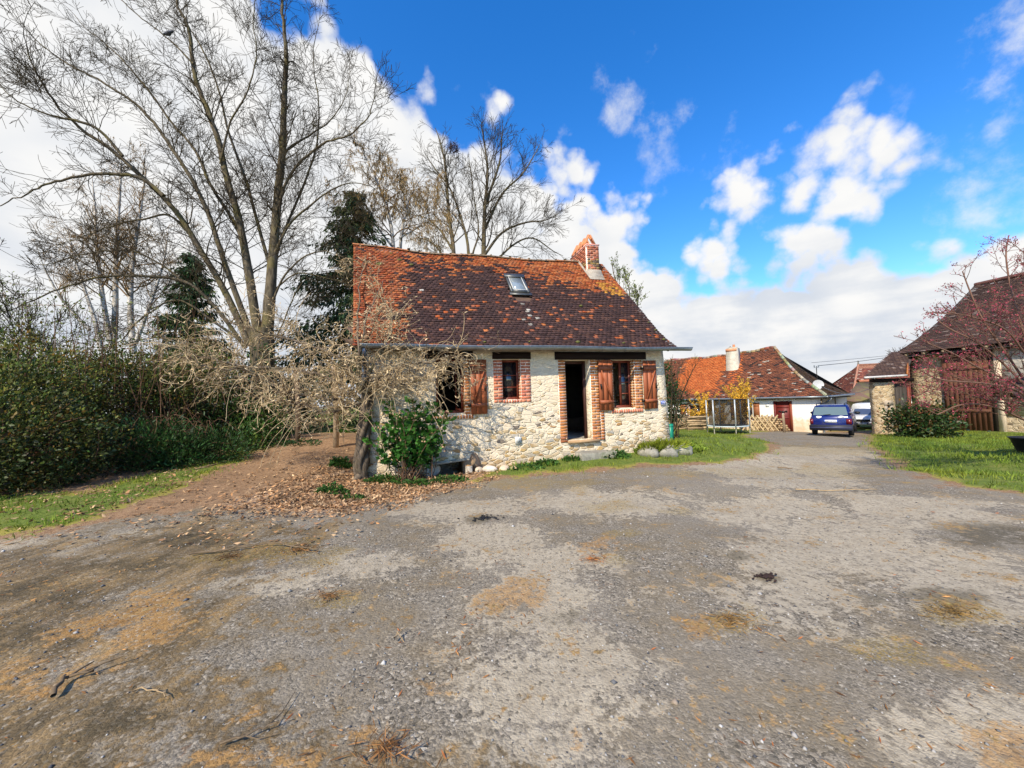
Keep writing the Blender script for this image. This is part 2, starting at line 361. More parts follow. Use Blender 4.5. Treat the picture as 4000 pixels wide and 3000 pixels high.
Z_LAWN = [gpoly(p) for p in [
    [(1860, 1882), (1900, 1850), (2000, 1815), (2200, 1790), (2430, 1765), (2600, 1745), W3(3.9, 10.2), W3(2.6, 15), W3(6, 30), W3(11.5, 34), W3(17.6, 26.8), W3(16.2, 24.2), (2900, 1712), (3000, 1728), (3010, 1745), (2930, 1785), (2740, 1812), (2550, 1815), (2350, 1832), (2100, 1850)],
    [(3415, 1705), (3420, 1745), (3520, 1815), (3650, 1865), (3800, 1902), (4000, 1925), W3(16, 5.5), W3(30, 5), W3(30, 22), W3(20, 20.6)],
    [(0, 1945), (330, 1930), (700, 1830), (1000, 1740), (1100, 1730), (1000, 1765), (800, 1850), (650, 1925), (400, 2010), (150, 2075), (0, 2100), W3(-12, 4.6), W3(-12, 6.8)],
    [(1060, 1700), (1400, 1690), (1400, 1665), W3(-6, 26), W3(-11, 22)]]]
Z_LEAF = gpoly([(1180, 1900), (1400, 1840), (1700, 1850), (1840, 1870), (1700, 1915), (1560, 1945), (1340, 1990), (1150, 1990), (1050, 1950)])
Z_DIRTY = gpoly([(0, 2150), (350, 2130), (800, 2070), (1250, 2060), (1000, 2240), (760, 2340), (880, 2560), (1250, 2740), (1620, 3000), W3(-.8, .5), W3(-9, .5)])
PATCH = {'pale': [(120, 2130, 260, 28), (330, 2175, 240, 40), (560, 2090, 120, 22), (1430, 2215, 150, 50), (1150, 2275, 220, 50), (2130, 2190, 330, 60), (2180, 2300, 270, 120), (2150, 2440, 240, 90), (2060, 2720, 420, 230), (2150, 2930, 280, 90), (3050, 2330, 210, 110), (3300, 2180, 420, 130), (3350, 2060, 330, 60), (3700, 2260, 380, 120), (1950, 2100, 200, 50), (1800, 1990, 230, 40), (3150, 1775, 260, 30), (3100, 1890, 300, 30), (3000, 1830, 350, 40), (3800, 2900, 330, 130), (3050, 2000, 300, 60), (2430, 1960, 300, 50), (3550, 1990, 420, 60), (900, 2280, 180, 40)],
         'clay': [(560, 2350, 130, 55), (420, 2450, 200, 70), (1680, 2700, 80, 55), (1440, 2865, 85, 55), (965, 2812, 60, 32), (250, 2620, 220, 50), (120, 2690, 130, 40), (2030, 2330, 110, 50), (1000, 2985, 260, 40), (700, 2960, 160, 50), (3970, 2960, 160, 70), (2740, 2450, 70, 40), (2250, 2910, 50, 30), (2350, 2130, 90, 24)],
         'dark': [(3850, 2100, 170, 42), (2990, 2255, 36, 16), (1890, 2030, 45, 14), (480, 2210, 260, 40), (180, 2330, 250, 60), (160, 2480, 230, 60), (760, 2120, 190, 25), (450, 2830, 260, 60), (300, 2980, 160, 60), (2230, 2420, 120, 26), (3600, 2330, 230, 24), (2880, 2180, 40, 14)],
         'weed': [(2380, 1980, 90, 18), (2440, 2085, 60, 14), (2850, 2440, 110, 40), (3720, 2400, 110, 50), (1320, 2350, 90, 26), (2420, 2185, 70, 20), (900, 2180, 180, 24), (1150, 2150, 200, 26), (3180, 1760, 260, 20), (3120, 1840, 330, 18), (2700, 1850, 200, 14), (3300, 1850, 120, 16), (2100, 1885, 280, 14), (1240, 2195, 90, 14), (2920, 2400, 60, 30), (2640, 2000, 60, 12), (3460, 2560, 120, 40)]}
def build_ground():
    def axis(a, b, st, lo, hi, g=1.22):
        m = list(np.arange(a, b, st)); s = st; p = a; L = []
        while p > lo: s = min(s*g, 60); p -= s; L.append(p)
        s = st; p = m[-1]; Rr = []
        while p < hi: s = min(s*g, 60); p += s; Rr.append(p)
        return np.array(L[::-1]+m+Rr)
    xs = axis(-8.5, 12.5, .085, -700, 700); ys = axis(.9, 13.5, .085, -120, 900)
    X, Y = np.meshgrid(xs, ys); near = (np.abs(X) < 80) & (Y < 100)
    Zc = hgt(X, Y)
    # micro relief
    Zm = (fbm(X*.9, Y*.9, 3)-.5)*.05+(fbm(X*5, Y*5, 11)-.5)*.016
    a = {}
    wob = (fbm(X*1.7, Y*1.7, 21, 5)-.5)
    def soft(sd, w, amp): return np.clip((sd+wob*amp)/(2*w)+.5, 0, 1)
    grav = soft(sdist(X, Y, Z_GRAVEL), .4, 1.2)
    lawn = np.zeros_like(X)
    for P in Z_LAWN: lawn = np.maximum(lawn, soft(sdist(X, Y, P), .24, .8))
    leaf = soft(sdist(X, Y, Z_LEAF), .8, 1.4); dirty = soft(sdist(X, Y, Z_DIRTY), .8, 2.2)
    far = ((X < -9.5) & (Y > 5)) | (Y > 26) | (X > 26)
    lawn = np.where(far & (grav < .5), 1, lawn)
    cx = (X-CO[0])*CD[0]+(Y-CO[1])*CD[1]; cv = (X-CO[0])*CN[0]+(Y-CO[1])*CN[1]
    cellar = (cx > 1.72) & (cx < 2.48) & (cv > -.32) & (cv < 1.2)
    a['grass'] = lawn; a['gravel'] = grav*(1-lawn*.9); a['leaf'] = leaf; a['dirty'] = dirty
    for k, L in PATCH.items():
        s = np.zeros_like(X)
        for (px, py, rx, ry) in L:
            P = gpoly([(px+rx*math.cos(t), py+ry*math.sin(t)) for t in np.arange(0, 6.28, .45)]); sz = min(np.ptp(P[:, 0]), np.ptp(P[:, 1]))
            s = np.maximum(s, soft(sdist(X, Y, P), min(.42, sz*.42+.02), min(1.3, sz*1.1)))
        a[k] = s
    Z = Zc+np.where(near, Zm, 0)-np.where(cellar, .55, 0)+lawn*.02
    nx, ny = len(xs), len(ys); V = np.stack((X, Y, Z), -1).reshape(-1, 3)
    idx = np.arange(nx*ny).reshape(ny, nx)
    F = np.stack((idx[:-1, :-1], idx[:-1, 1:], idx[1:, 1:], idx[1:, :-1]), -1).reshape(-1, 4)
    fm = lambda A: (A[:-1, :-1]+A[1:, 1:]).reshape(-1)/2
    fg, fr = fm(a['grass']), fm(a['gravel']); cxm, cym = fm(X), fm(Y)
    farF = (np.abs(cxm) > 32) | (cym > 45) | (cym < -25)
    path = (cxm < -2) & (cxm > -11) & (cym > 4.5) & (cym < 24) & (fg < .5) & (fr < .5)
    kinds = np.where(farF, 3, np.where(fg >= .5, 1, np.where(path, 2, np.where(fr > .25, 0, 3))))
    mat = m_ground()
    for k, nm in enumerate(('gravel_yard', 'lawn', 'dirt_path', 'ground')):
        f = F[kinds == k]; u, inv = np.unique(f, return_inverse=True)
        o = struct(mesh_np(nm, V[u], inv.reshape(-1, 4), mat, smooth=True))
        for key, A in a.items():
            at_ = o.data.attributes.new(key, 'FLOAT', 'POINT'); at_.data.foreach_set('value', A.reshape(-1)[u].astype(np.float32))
    return
def m_ground():
    q = NT('ground'); v = q.coord('Object'); n1 = q.noise(v, 2.2, 8, .62).outputs['Fac']; n2 = q.noise(v, 13, 7, .68).outputs['Fac']; n3 = q.noise(v, 60, 4, .7).outputs['Fac']; n0 = q.noise(v, .45, 5, .6).outputs['Fac']
    st = q.noise(q.coord('Object', (1.5, .5, 1)), 2.6, 8, .65, .4).outputs['Fac']
    warp = q.n('ShaderNodeVectorMath', operation='MULTIPLY_ADD'); nn = q.noise(v, 30, 2); q.L(nn.outputs['Color'], warp.inputs[0]); warp.inputs[1].default_value = (.03,)*3; q.L(v, warp.inputs[2])
    peb = q.vor(warp.outputs[0], 58); peb2 = q.vor(warp.outputs[0], 130)
    s1 = q.n('ShaderNodeSeparateColor'); q.L(peb.outputs['Color'], s1.inputs[0]); s2 = q.n('ShaderNodeSeparateColor'); q.L(peb2.outputs['Color'], s2.inputs[0])
    def mask(name, amp=3.6, k=.16, n=None):
        w = q.math('ADD', q.attr(name).outputs['Fac'], q.math('MULTIPLY', q.math('SUBTRACT', n if n is not None else q.math('ADD', q.math('MULTIPLY', n1, .5), q.math('MULTIPLY', n2, .5)), .5), amp))
        return q.ss(w, .5-k, .5+k)
    grey = q.ramp(s1.outputs[0], [(0, (.06, .058, .052)), (.3, (.14, .131, .114)), (.6, (.225, .208, .18)), (.86, (.32, .296, .255)), (1, (.46, .44, .40))])
    fine = q.ramp(s2.outputs[1], [(0, (.09, .084, .072)), (.5, (.195, .18, .155)), (1, (.33, .305, .265))])
    g = q.mix(q.ss(s1.outputs[2], .35, .6), fine, grey)
    g = q.mix(q.math('MULTIPLY', q.ss(n1, .40, .58), .6), g, (.19, .16, .112))
    g = q.mix(q.math('MULTIPLY', q.ss(n0, .42, .6), .45), g, (.26, .243, .213))
    palec = q.mix(q.ss(n2, .3, .7), (.32, .29, .235), (.47, .435, .365))
    palec = q.mix(q.math('MULTIPLY', q.ss(s1.outputs[1], .80, .9), .75), palec, grey)
    g = q.mix(q.math('MULTIPLY', mask('pale', 5.5, .16), .85), g, palec)
    # some mud and moss everywhere the ground is not swept
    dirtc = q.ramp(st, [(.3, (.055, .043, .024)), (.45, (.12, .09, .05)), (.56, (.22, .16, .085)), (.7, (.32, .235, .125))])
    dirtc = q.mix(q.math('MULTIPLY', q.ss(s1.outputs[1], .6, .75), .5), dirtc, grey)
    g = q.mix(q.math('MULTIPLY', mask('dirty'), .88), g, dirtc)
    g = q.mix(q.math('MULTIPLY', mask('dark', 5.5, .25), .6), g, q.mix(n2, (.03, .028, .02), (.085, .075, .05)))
    clayc = q.mix(q.ss(n2, .35, .65), (.26, .145, .05), (.42, .26, .11)); clayc = q.mix(q.math('MULTIPLY', q.ss(s1.outputs[1], .62, .75), .6), clayc, grey)
    g = q.mix(q.math('MULTIPLY', mask('clay', 6, .2), .7), g, clayc)
    weedc = q.mix(q.ss(n3, .35, .65), (.11, .12, .025), (.30, .22, .075))
    g = q.mix(q.math('MULTIPLY', q.math('MULTIPLY', mask('weed', 5, .3), q.ss(n3, .46, .58)), .75), g, weedc)
    g = q.mix(1., g, (.95, .88, .755), 'MULTIPLY')
    earth = q.mix(q.ss(n2, .3, .7), (.16, .092, .048), (.30, .185, .10)); earth = q.mix(q.math('MULTIPLY', q.ss(s2.outputs[0], .72, .9), .8), earth, (.36, .25, .15))
    earth = q.mix(q.math('MULTIPLY', q.ss(n1, .52, .66), .5), earth, (.09, .06, .035))
    base = q.mix(mask('gravel'), earth, g)
    lf = q.mix(q.ss(s1.outputs[0], .2, .8), (.22, .135, .08), (.46, .335, .22))
    base = q.mix(q.math('MULTIPLY', mask('leaf'), .85), base, lf)
    gr = q.mix(q.ss(n2, .3, .7), (.075, .11, .02), (.15, .19, .035)); gr = q.mix(q.math('MULTIPLY', q.ss(n1, .5, .68), .55), gr, (.24, .22, .06))
    gr = q.mix(q.ss(q.attr('grass').outputs['Fac'], .95, .45), gr, (.27, .23, .05))
    base = q.mix(mask('grass', 3.2, .14), base, gr)
    pd = q.math('ADD', q.math('MULTIPLY', peb.outputs['Distance'], -1.1), q.math('MULTIPLY', peb2.outputs['Distance'], -.5))
    h = q.math('ADD', q.math('MULTIPLY', q.math('ADD', pd, 1.), .6), q.math('ADD', q.math('MULTIPLY', n2, 1.0), q.math('MULTIPLY', n1, 1.0)))
    q.bump(h, .42, .02); return q.set(base, .93, 0, .12)
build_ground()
# ------------------------------------------------------------------ shared building materials
STONES = [(0, (.48, .37, .22)), (.2, (.40, .28, .14)), (.34, (.58, .49, .35)), (.5, (.40, .37, .31)), (.6, (.50, .34, .15)), (.74, (.62, .54, .40)), (.9, (.20, .165, .13)), (.95, (.42, .24, .10))]
M = {}
M['rubble'] = m_stone('rubble', (.77, .655, .475), STONES, 5.4, (0, 2.3, .90, .0), squash=2.1, cov0=.6)
M['inner'] = m_stone('inner_rubble', (.42, .38, .32), STONES, 4.2, None, cov0=.6)
M['barn'] = m_stone('barn_rubble', (.60, .48, .31), [(0, (.42, .31, .18)), (.3, (.30, .21, .12)), (.5, (.50, .40, .26)), (.72, (.18, .14, .09)), (.8, (.44, .32, .17))], 4.4, None, cov0=.85)
M['brick'] = m_simple('brick', (.95, .95, .95), .85, 0, .28, 14, .4)
M['mortar'] = m_simple('lime_mortar', (.62, .55, .44), .95, 0, .15, 9, .3)
M['tile'] = m_tile('roof_tile')
M['tile_far'] = m_tile('roof_tile_far', .12)
M['shutter'] = m_simple('painted_shutter', (.30, .088, .035), .55, 0, .12, 5, .2, .3, (3, 3, .35))
M['lintel'] = m_simple('stained_beam', (.018, .010, .008), .8, 0, .4, 6, .3, .2, (.25, 1, 2))
M['zinc'] = m_simple('zinc', (.26, .29, .30), .42, .75, .2, 5, .08)
M['iron'] = m_simple('iron', (.03, .028, .025), .55, .6, .3, 9, .1)
M['frame'] = m_simple('window_frame', (.16, .035, .018), .45, 0, .2, 6, .1)
M['concrete'] = m_simple('concrete', (.40, .37, .32), .9, 0, .25, 5, .35)
M['slab'] = m_simple('stone_slab', (.27, .25, .20), .9, 0, .35, 4, .5, .2, dirt=(.10, .12, .04, .7))
M['terracotta'] = m_simple('terracotta', (.50, .20, .085), .8, 0, .3, 5, .3, dirt=(.08, .06, .05, .5))
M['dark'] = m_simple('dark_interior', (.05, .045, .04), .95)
M['plastic_white'] = m_simple('white_plastic', (.62, .62, .58), .4, 0, .05, 4, 0)
M['enamel_blue'] = m_simple('blue_enamel', (.03, .08, .38), .25, 0, .08, 4, 0)
M['enamel_white'] = m_simple('white_enamel', (.8, .8, .8), .3, 0, .02, 4, 0)
M['floor'] = m_simple('cement_floor', (.33, .31, .27), .8, 0, .2, 3, .2)
def m_glass(name, col=(.03, .035, .04), rough=.04):
    q = NT(name); return q.set(col, rough, 0, .9)
M['glass'] = m_glass('window_glass', (.012, .014, .016))
M['skyglass'] = m_glass('skylight_glass', (.20, .24, .26), .12)

def text_mesh(name, txt, size, mat, parent, loc, rot, ext=.004):
    cu = bpy.data.curves.new('t', 'FONT'); cu.body = txt; cu.size = size; cu.align_x = 'CENTER'; cu.align_y = 'CENTER'; cu.extrude = ext
    to = bpy.data.objects.new('t', cu); C.objects.link(to); dg = bpy.context.evaluated_depsgraph_get()
    me = bpy.data.meshes.new_from_object(to.evaluated_get(dg)); bpy.data.objects.remove(to); me.materials.clear(); me.materials.append(mat); add_tint(me)
    o = bpy.data.objects.new(name, me); C.objects.link(o); o.parent = parent; o.location = loc; o.rotation_euler = rot; return o

def wall_sheet(u0, u1, w0, w1, opens, th=.46, st=.16, disp=.022, seed=1, corner=None):
    """a masonry front with real openings: displaced outer face, inner face and reveals"""
    def br(a, b, extra):
        s = sorted(set([round(x, 4) for x in list(np.linspace(a, b, max(2, int((b-a)/st)+1)))+[e for e in extra if a < e < b]])); o = [s[0]]
        for x in s[1:]:
            if x-o[-1] > .02 or x in [round(e, 4) for e in extra]: o.append(x)
        return np.array(o)
    us = br(u0, u1, [o[0] for o in opens]+[o[1] for o in opens]); ws = br(w0, w1, [o[2] for o in opens]+[o[3] for o in opens])
    U, Wz = np.meshgrid(us, ws); D = -(fbm(U*2.6, Wz*4.2, seed, 4)-.5)*2*disp
    for o in opens:                      # keep the edge next to frames tidy
        near = (U > o[0]-.01) & (U < o[1]+.01) & (Wz > o[2]-.01) & (Wz < o[3]+.01); D = np.where(near, 0, D)
    Uo = U.copy()
    if corner: Uo = U+np.where(U > u1-.01, corner(Wz), 0)
    nu, nw = len(us), len(ws); mb = MB(); V = np.stack((Uo, D, Wz), -1).reshape(-1, 3); Vb = np.stack((Uo, np.full_like(U, th), Wz), -1).reshape(-1, 3); n = len(V)
    mb.v = [tuple(p) for p in np.vstack((V, Vb))]
    keep = np.ones((nw-1, nu-1), bool)
    for j in range(nw-1):
        for i in range(nu-1):
            cu, cw = (us[i]+us[i+1])/2, (ws[j]+ws[j+1])/2
            if any(o[0] < cu < o[1] and o[2] < cw < o[3] for o in opens): keep[j, i] = False
    def id_(j, i): return j*nu+i
    for j in range(nw-1):
        for i in range(nu-1):
            if not keep[j, i]: continue
            a, b, c, d = id_(j, i), id_(j, i+1), id_(j+1, i+1), id_(j+1, i)
            mb.f.append([a, b, c, d]); mb.f.append([n+d, n+c, n+b, n+a]); mb.t += [(1, 1, 1)]*2
            for (dj, di, e0, e1) in ((-1, 0, a, b), (1, 0, c, d), (0, 1, b, c), (0, -1, d, a)):
                jj, ii = j+dj, i+di
                if not (0 <= jj < nw-1 and 0 <= ii < nu-1) or not keep[jj, ii]:
                    mb.f.append([e1, e0, n+e0, n+e1]); mb.t.append((1, 1, 1))
    return mb

ORANGE = [(.42, .16, .045), (.48, .20, .06), (.36, .125, .035), (.50, .24, .09), (.30, .10, .035), (.44, .17, .05)]
REDS = [(.50, .17, .085), (.46, .145, .07), (.54, .21, .12), (.42, .12, .065), (.52, .19, .10)]
def bricks(u0, u1, w0, w1, v0, depth, pal, seed, name, parent, course=.072, toothed=0., soldier=False, reveal=None):
    """brick surround: every brick a small jittered block proud of a mortar bed"""
    g = np.random.default_rng(seed); mb = MB()
    mb.box(u0+.004, u1-.004, v0+.006, v0+depth-.005, w0+.003, w1-.003, (1.35, 1.25, 1.05))
    if soldier:
        x = u0; 
        while x < u1-.03:
            c = pal[g.integers(len(pal))]; k = g.uniform(.85, 1.1); e = .004
            mb.box(x+.008, min(x+.056, u1), v0-g.uniform(.004, .016), v0+depth*.8, w0+g.uniform(.004, .012), w1-g.uniform(.0, .008), tuple(q*k*1.25 for q in c)); x += .066
    else:
        n = max(1, round((w1-w0)/course)); ch = (w1-w0)/n
        for i in range(n):
            ext = toothed if i % 2 else 0.
            a, b = (u0, u1); joints = [a]
            L = b-a
            if i % 2 == 0 and L > .2: joints.append(a+L*g.uniform(.45, .55))
            elif L > .3: joints += [a+L*.36, a+L*.7]
            joints.append(b)
            for j in range(len(joints)-1):
                c = pal[g.integers(len(pal))]; k = g.uniform(.78, 1.12)
                mb.box(joints[j]+.007, joints[j+1]-.007, v0-g.uniform(.004, .014), v0+depth-.012, w0+i*ch+.008, w0+(i+1)*ch-.008, tuple(q*k*1.2 for q in c))
            if reveal is not None:           # brick inside the reveal too
                r = reveal; 
                for (y0, y1) in ((v0+.01, v0+.10), (v0+.115, v0+depth)):
                    c = pal[g.integers(len(pal))]; k = g.uniform(.78, 1.1)
                    x = u0 if r < 0 else u1
                    mb.box(x-.006, x+.006, y0, y1, w0+i*ch+.008, w0+(i+1)*ch-.008, tuple(q*k*1.2 for q in c))
    return mb.build(name, M['brick'], parent)

def tiled_slope(name, parent, mat, u0f, u1f, prof, color, expo=.105, tw=.165, seed=5, sag=None, lift=.022, hole=None):
    """flat clay tiles laid course by course; u0f/u1f give the verge at slope fraction s, prof(s) -> (v, w)"""
    g = np.random.default_rng(seed); S = np.linspace(0, 1, 200); pr = np.array([prof(s) for s in S]); seg = np.hypot(np.diff(pr[:, 0]), np.diff(pr[:, 1])); cum = np.concatenate(([0], np.cumsum(seg))); Ltot = cum[-1]
    n = int(Ltot/expo); V = []; F = []; T = []
    def PT(d):
        s = np.interp(d, cum, S); return np.array([np.interp(s, S, pr[:, 0]), np.interp(s, S, pr[:, 1])]), s
    for i in range(n):
        d0 = i*expo; d1 = min(Ltot, d0+expo*1.25); p0, s0 = PT(d0); p1, s1 = PT(d1); t = (p1-p0)/(np.linalg.norm(p1-p0)+1e-9); nr = np.array([-t[1], t[0]])
        a, b = u0f(s0), u1f(s0); m = max(1, int((b-a)/tw)); off = (i % 2)*.5*tw; x = a
        edges = [a]; x = a+tw*(.5 if i % 2 else 1)
        while x < b-.04: edges.append(x); x += tw
        edges.append(b); rowj = g.normal(0, .006)
        for j in range(len(edges)-1):
            ua, ub = edges[j]+.003, edges[j+1]-.003; uc = (ua+ub)/2
            if hole and hole(uc, s0): continue
            dz = sag(uc, s0) if sag else 0.
            l0 = lift+g.normal(0, .005)+rowj*.4; l1 = .004; jd = g.normal(0, .006)+rowj; tl = g.normal(0, .004)
            q0 = p0-t*jd; lo = q0+nr*l0; hi = p1+nr*l1; bt = q0+nr*(l0-.018)
            o = len(V)
            V += [(ua, lo[0], lo[1]+dz+tl), (ub, lo[0], lo[1]+dz-tl), (ub, hi[0], hi[1]+dz), (ua, hi[0], hi[1]+dz), (ua, bt[0], bt[1]+dz+tl), (ub, bt[0], bt[1]+dz-tl)]
            c = color(uc, s0, g); c2 = tuple(k*.8 for k in c)  # tile edges tinted darker, shadow lines of the courses put into the colour
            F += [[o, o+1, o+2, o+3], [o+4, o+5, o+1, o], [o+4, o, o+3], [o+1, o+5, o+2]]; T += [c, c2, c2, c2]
    return mesh_np(name, np.array(V), F, mat, parent, np.array(T))

def shutter_part(parent, u0, u1, w0, w1, v, flip, latch_u, leaf_edge=True):
    """ledged and braced board shutter folded back on the wall"""
    mb = MB(); n = 3; g = np.random.default_rng(int(u0*100)); wd = (u1-u0)/n
    for i in range(n): k = g.uniform(.9, 1.08); mb.box(u0+i*wd+.003, u0+(i+1)*wd-.003, v-.028, v, w0, w1, (k, k, k))
    h = w1-w0
    mb.box(u0+.01, u1-.01, v-.052, v-.0285, w0+h*.13, w0+h*.2, (.95,)*3); mb.box(u0+.01, u1-.01, v-.052, v-.0285, w0+h*.80, w0+h*.87, (.95,)*3)
    a, b = (u0+.06, u1-.06) if not flip else (u1-.06, u0+.06)
    mb.beam((a, v-.040, w0+h*.205), (b, v-.040, w0+h*.795), .022, .075, (.93,)*3, (0, 1, 0))
    s = mb.build('shutter', M['shutter'], parent)
    lb = MB(); lb.box(latch_u-.012, latch_u+.012, v-.07, v-.0285, w0+h*.42, w0+h*.52); lb.tube([(latch_u, v-.06, w0+h*.44), (latch_u+.03*(-1 if flip else 1), v-.085, w0+h*.49), (latch_u+.06*(-1 if flip else 1), v-.075, w0+h*.53)], .008, 5)
    lb.build('latch', M['iron'], s)
    for hz in (.165, .835):
        hb = MB(); hu = u0 if latch_u > (u0+u1)/2 else u1; sg = -1 if hu == u0 else 1
        hb.box(min(hu, hu+sg*.06), max(hu, hu+sg*.06), v-.05, v+.02, w0+h*hz-.025, w0+h*hz+.025); hb.build('hinge', M['iron'], s)
    return s

def cottage():
    root = thing('stone_cottage', 'small stone cottage with steep orange and brown tiled roof and open front door', 'house', (CO[0], CO[1], 0), CA)
    LW, SW, DR, RW = (1.88, 2.535, 1.38, 2.66), (3.45, 3.90, 1.66, 2.63), (5.07, 5.735, .60, 2.61), (6.39, 7.005, 1.36, 2.61); CE = (1.7, 2.48, -.7, .27)
    um, uM, eave = .34, 7.93, 2.95
    # --- walls: front, gables, back
    mb = wall_sheet(um, uM, -.7, eave, [LW, SW, DR, RW, CE], corner=lambda w: np.clip(.09-.04*w, -.02, .12))
    gp = [(0.03, -.7), (0.03, 2.9), (.45, 3.33), (3.4, 6.32), (6.8, 2.95), (6.8, -.7)]
    for ux, th in ((um, .42), (uM-.42, .42)):
        v = [(ux, a+.012, b) for a, b in gp]+[(ux+th, a+.012, b) for a, b in gp]; n = len(gp)
        mb.add(v, [list(range(n))[::-1], list(range(n, 2*n))]+[[i, (i+1) % n, n+(i+1) % n, n+i] for i in range(n)])
    mb.box(um+.421, uM-.421, 6.35, 6.78, -.7, 2.95)
    mb.build('wall', M['rubble'], root)
    ib = MB(); ib.box(um+.43, uM-.43, .47, 6.34, .4, .58); ib.build('floor', M['floor'], root)
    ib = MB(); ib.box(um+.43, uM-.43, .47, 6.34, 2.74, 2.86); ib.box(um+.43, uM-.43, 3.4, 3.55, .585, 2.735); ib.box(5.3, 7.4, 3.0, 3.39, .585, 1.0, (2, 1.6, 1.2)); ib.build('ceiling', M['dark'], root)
    # --- lintels
    for (a, b, w0, w1) in ((1.55, 2.75, 2.645, 2.82), (3.22, 4.17, 2.635, 2.80), (4.80, 7.36, 2.615, 2.81)):
        g = MB(); g.box(a, b, -.035, .3, w0, w1); g.build('lintel', M['lintel'], root)
    # --- brick surrounds
    bricks(2.535, 2.665, 1.34, 2.63, -.012, .2, ORANGE, 1, 'brick_surround', root, reveal=-1)
    bricks(1.75, 2.75, 1.235, 1.335, -.014, .2, ORANGE, 2, 'brick_sill', root, soldier=True)
    bricks(3.225, 3.45, 1.585, 2.62, -.010, .2, REDS, 3, 'brick_surround', root)
    bricks(3.905, 4.155, 1.585, 2.62, -.010, .2, REDS, 4, 'brick_surround', root, reveal=-1)
    bricks(3.452, 3.903, 1.575, 1.655, -.012, .2, REDS, 5, 'brick_sill', root, soldier=True)
    bricks(4.875, 5.068, .55, 2.612, -.012, .22, ORANGE[:2]+ORANGE[4:]+[(.36, .09, .04)], 6, 'brick_surround', root)
    bricks(5.74, 5.985, .56, 2.612, -.012, .12, ORANGE, 7, 'brick_surround', root)
    bricks(5.987, 6.09, .56, 1.31, -.013, .12, ORANGE, 17, 'brick_surround', root)
    bricks(6.30, 6.388, 1.33, 2.612, -.012, .2, ORANGE, 8, 'brick_surround', root)
    bricks(7.008, 7.235, 1.33, 2.612, -.012, .2, ORANGE, 9, 'brick_surround', root, reveal=-1)
    bricks(6.30, 7.235, 1.225, 1.325, -.014, .2, REDS, 10, 'brick_sill', root, soldier=True)
    # --- shutters
    shutter_part(root, 2.67, 3.06, 1.34, 2.62, -.03, False, 3.01)
    shutter_part(root, 5.95, 6.345, 1.315, 2.60, -.035, True, 6.0)
    shutter_part(root, 7.245, 7.635, 1.315, 2.585, -.03, False, 7.6)
    # --- windows
    def window(u0, u1, w0, w1, v, bars, mull, glass=True, leaf=None):
        f = MB(); t = .05
        f.box(u0, u0+t, v, v+.06, w0, w1); f.box(u1-t, u1, v, v+.06, w0, w1); f.box(u0+t, u1-t, v, v+.06, w0, w0+.06); f.box(u0+t, u1-t, v, v+.06, w1-t, w1)
        f.box(u0-.01, u1+.01, v-.05, v-.001, w0-.005, w0+.035)
        for z in bars: f.box(u0+t, u1-t, v+.005, v+.05, z-.012, z+.012)
        for x in mull: f.box(x-.02, x+.02, v+.002, v+.055, w0+.06, w1-t)
        w = f.build('window', M['frame'], root)
        if glass: g = MB(); g.box(u0+t, u1-t, v+.025, v+.031, w0+.06, w1-t); g.build('pane', M['glass'], w)
        return w
    window(3.452, 3.898, 1.662, 2.628, .17, (1.96, 2.25), ())
    w = window(1.88, 2.533, 1.385, 2.655, .2, (), (), False)
    lf = MB(); lf.beam((2.46, .27, 1.45), (2.40, .62, 1.45), .03, .06); lf.beam((2.46, .27, 2.6), (2.40, .62, 2.6), .03, .06); lf.beam((2.40, .62, 1.42), (2.40, .62, 2.63), .04, .04); lf.build('casement', M['frame'], w)
    w = window(6.392, 7.003, 1.365, 2.605, .19, (), (6.70,), False)
    lf = MB(); lf.box(6.73, 6.95, .20, .24, 2.02, 2.045); lf.box(6.73, 6.95, .20, .24, 1.72, 1.745); lf.box(6.722, 6.735, .198, .242, 1.43, 2.55); lf.build('casement', M['frame'], w)
    g = MB(); g.box(6.72, 6.955, .215, .221, 1.43, 2.55); g.build('pane', M['glass'], w)
    # --- door frame and threshold
    d = MB(); d.box(5.68, 5.735, .26, .36, .6, 2.60); d.box(5.07, 5.12, .26, .36, .6, 2.60); d.box(5.12, 5.68, .26, .36, 2.54, 2.60); d.box(5.08, 5.12, .37, 1.02, .6, 2.5)
    d.build('door', m_simple('dark_door', (.05, .018, .012), .6), root)
    d = MB(); d.box(5.06, 5.90, -.10, .26, .535, .598); d.build('threshold', m_simple('threshold_wood', (.36, .23, .12), .8, 0, .3, 5, .3, .2, (.4, 1, 1)), root)
    # --- cellar hatch: rough slab over a dark hole, walled in below
    d = MB(); d.add([(1.55, -.16, .22), (2.52, -.16, .30), (2.52, .3, .30), (1.55, .3, .22), (1.55, -.16, .27), (2.52, -.16, .345), (2.52, .3, .345), (1.55, .3, .27)], [(0, 3, 2, 1), (4, 5, 6, 7), (0, 1, 5, 4), (1, 2, 6, 5), (2, 3, 7, 6), (3, 0, 4, 7)])
    d.build('cellar_lintel', M['slab'], root)
    d = MB(); d.box(1.58, 1.69, -.34, 1.1, -.7, .18); d.box(2.49, 2.62, -.36, -.03, -.6, .2); d.box(1.70, 2.48, 1.1, 1.2, -.7, .26); d.build('cellar_wall', M['inner'], root)
    # --- roof
    prof = lambda s: (np.interp(s, [0, .1, .2, 1], [-.40, 0.0, .42, 3.43]), np.interp(s, [0, .1, .2, 1], [2.87, 3.13, 3.47, 6.49]))
    nz = lambda u, s, k, sd: float(fbm(np.array(u*k), np.array(s*5*k), sd, 4))
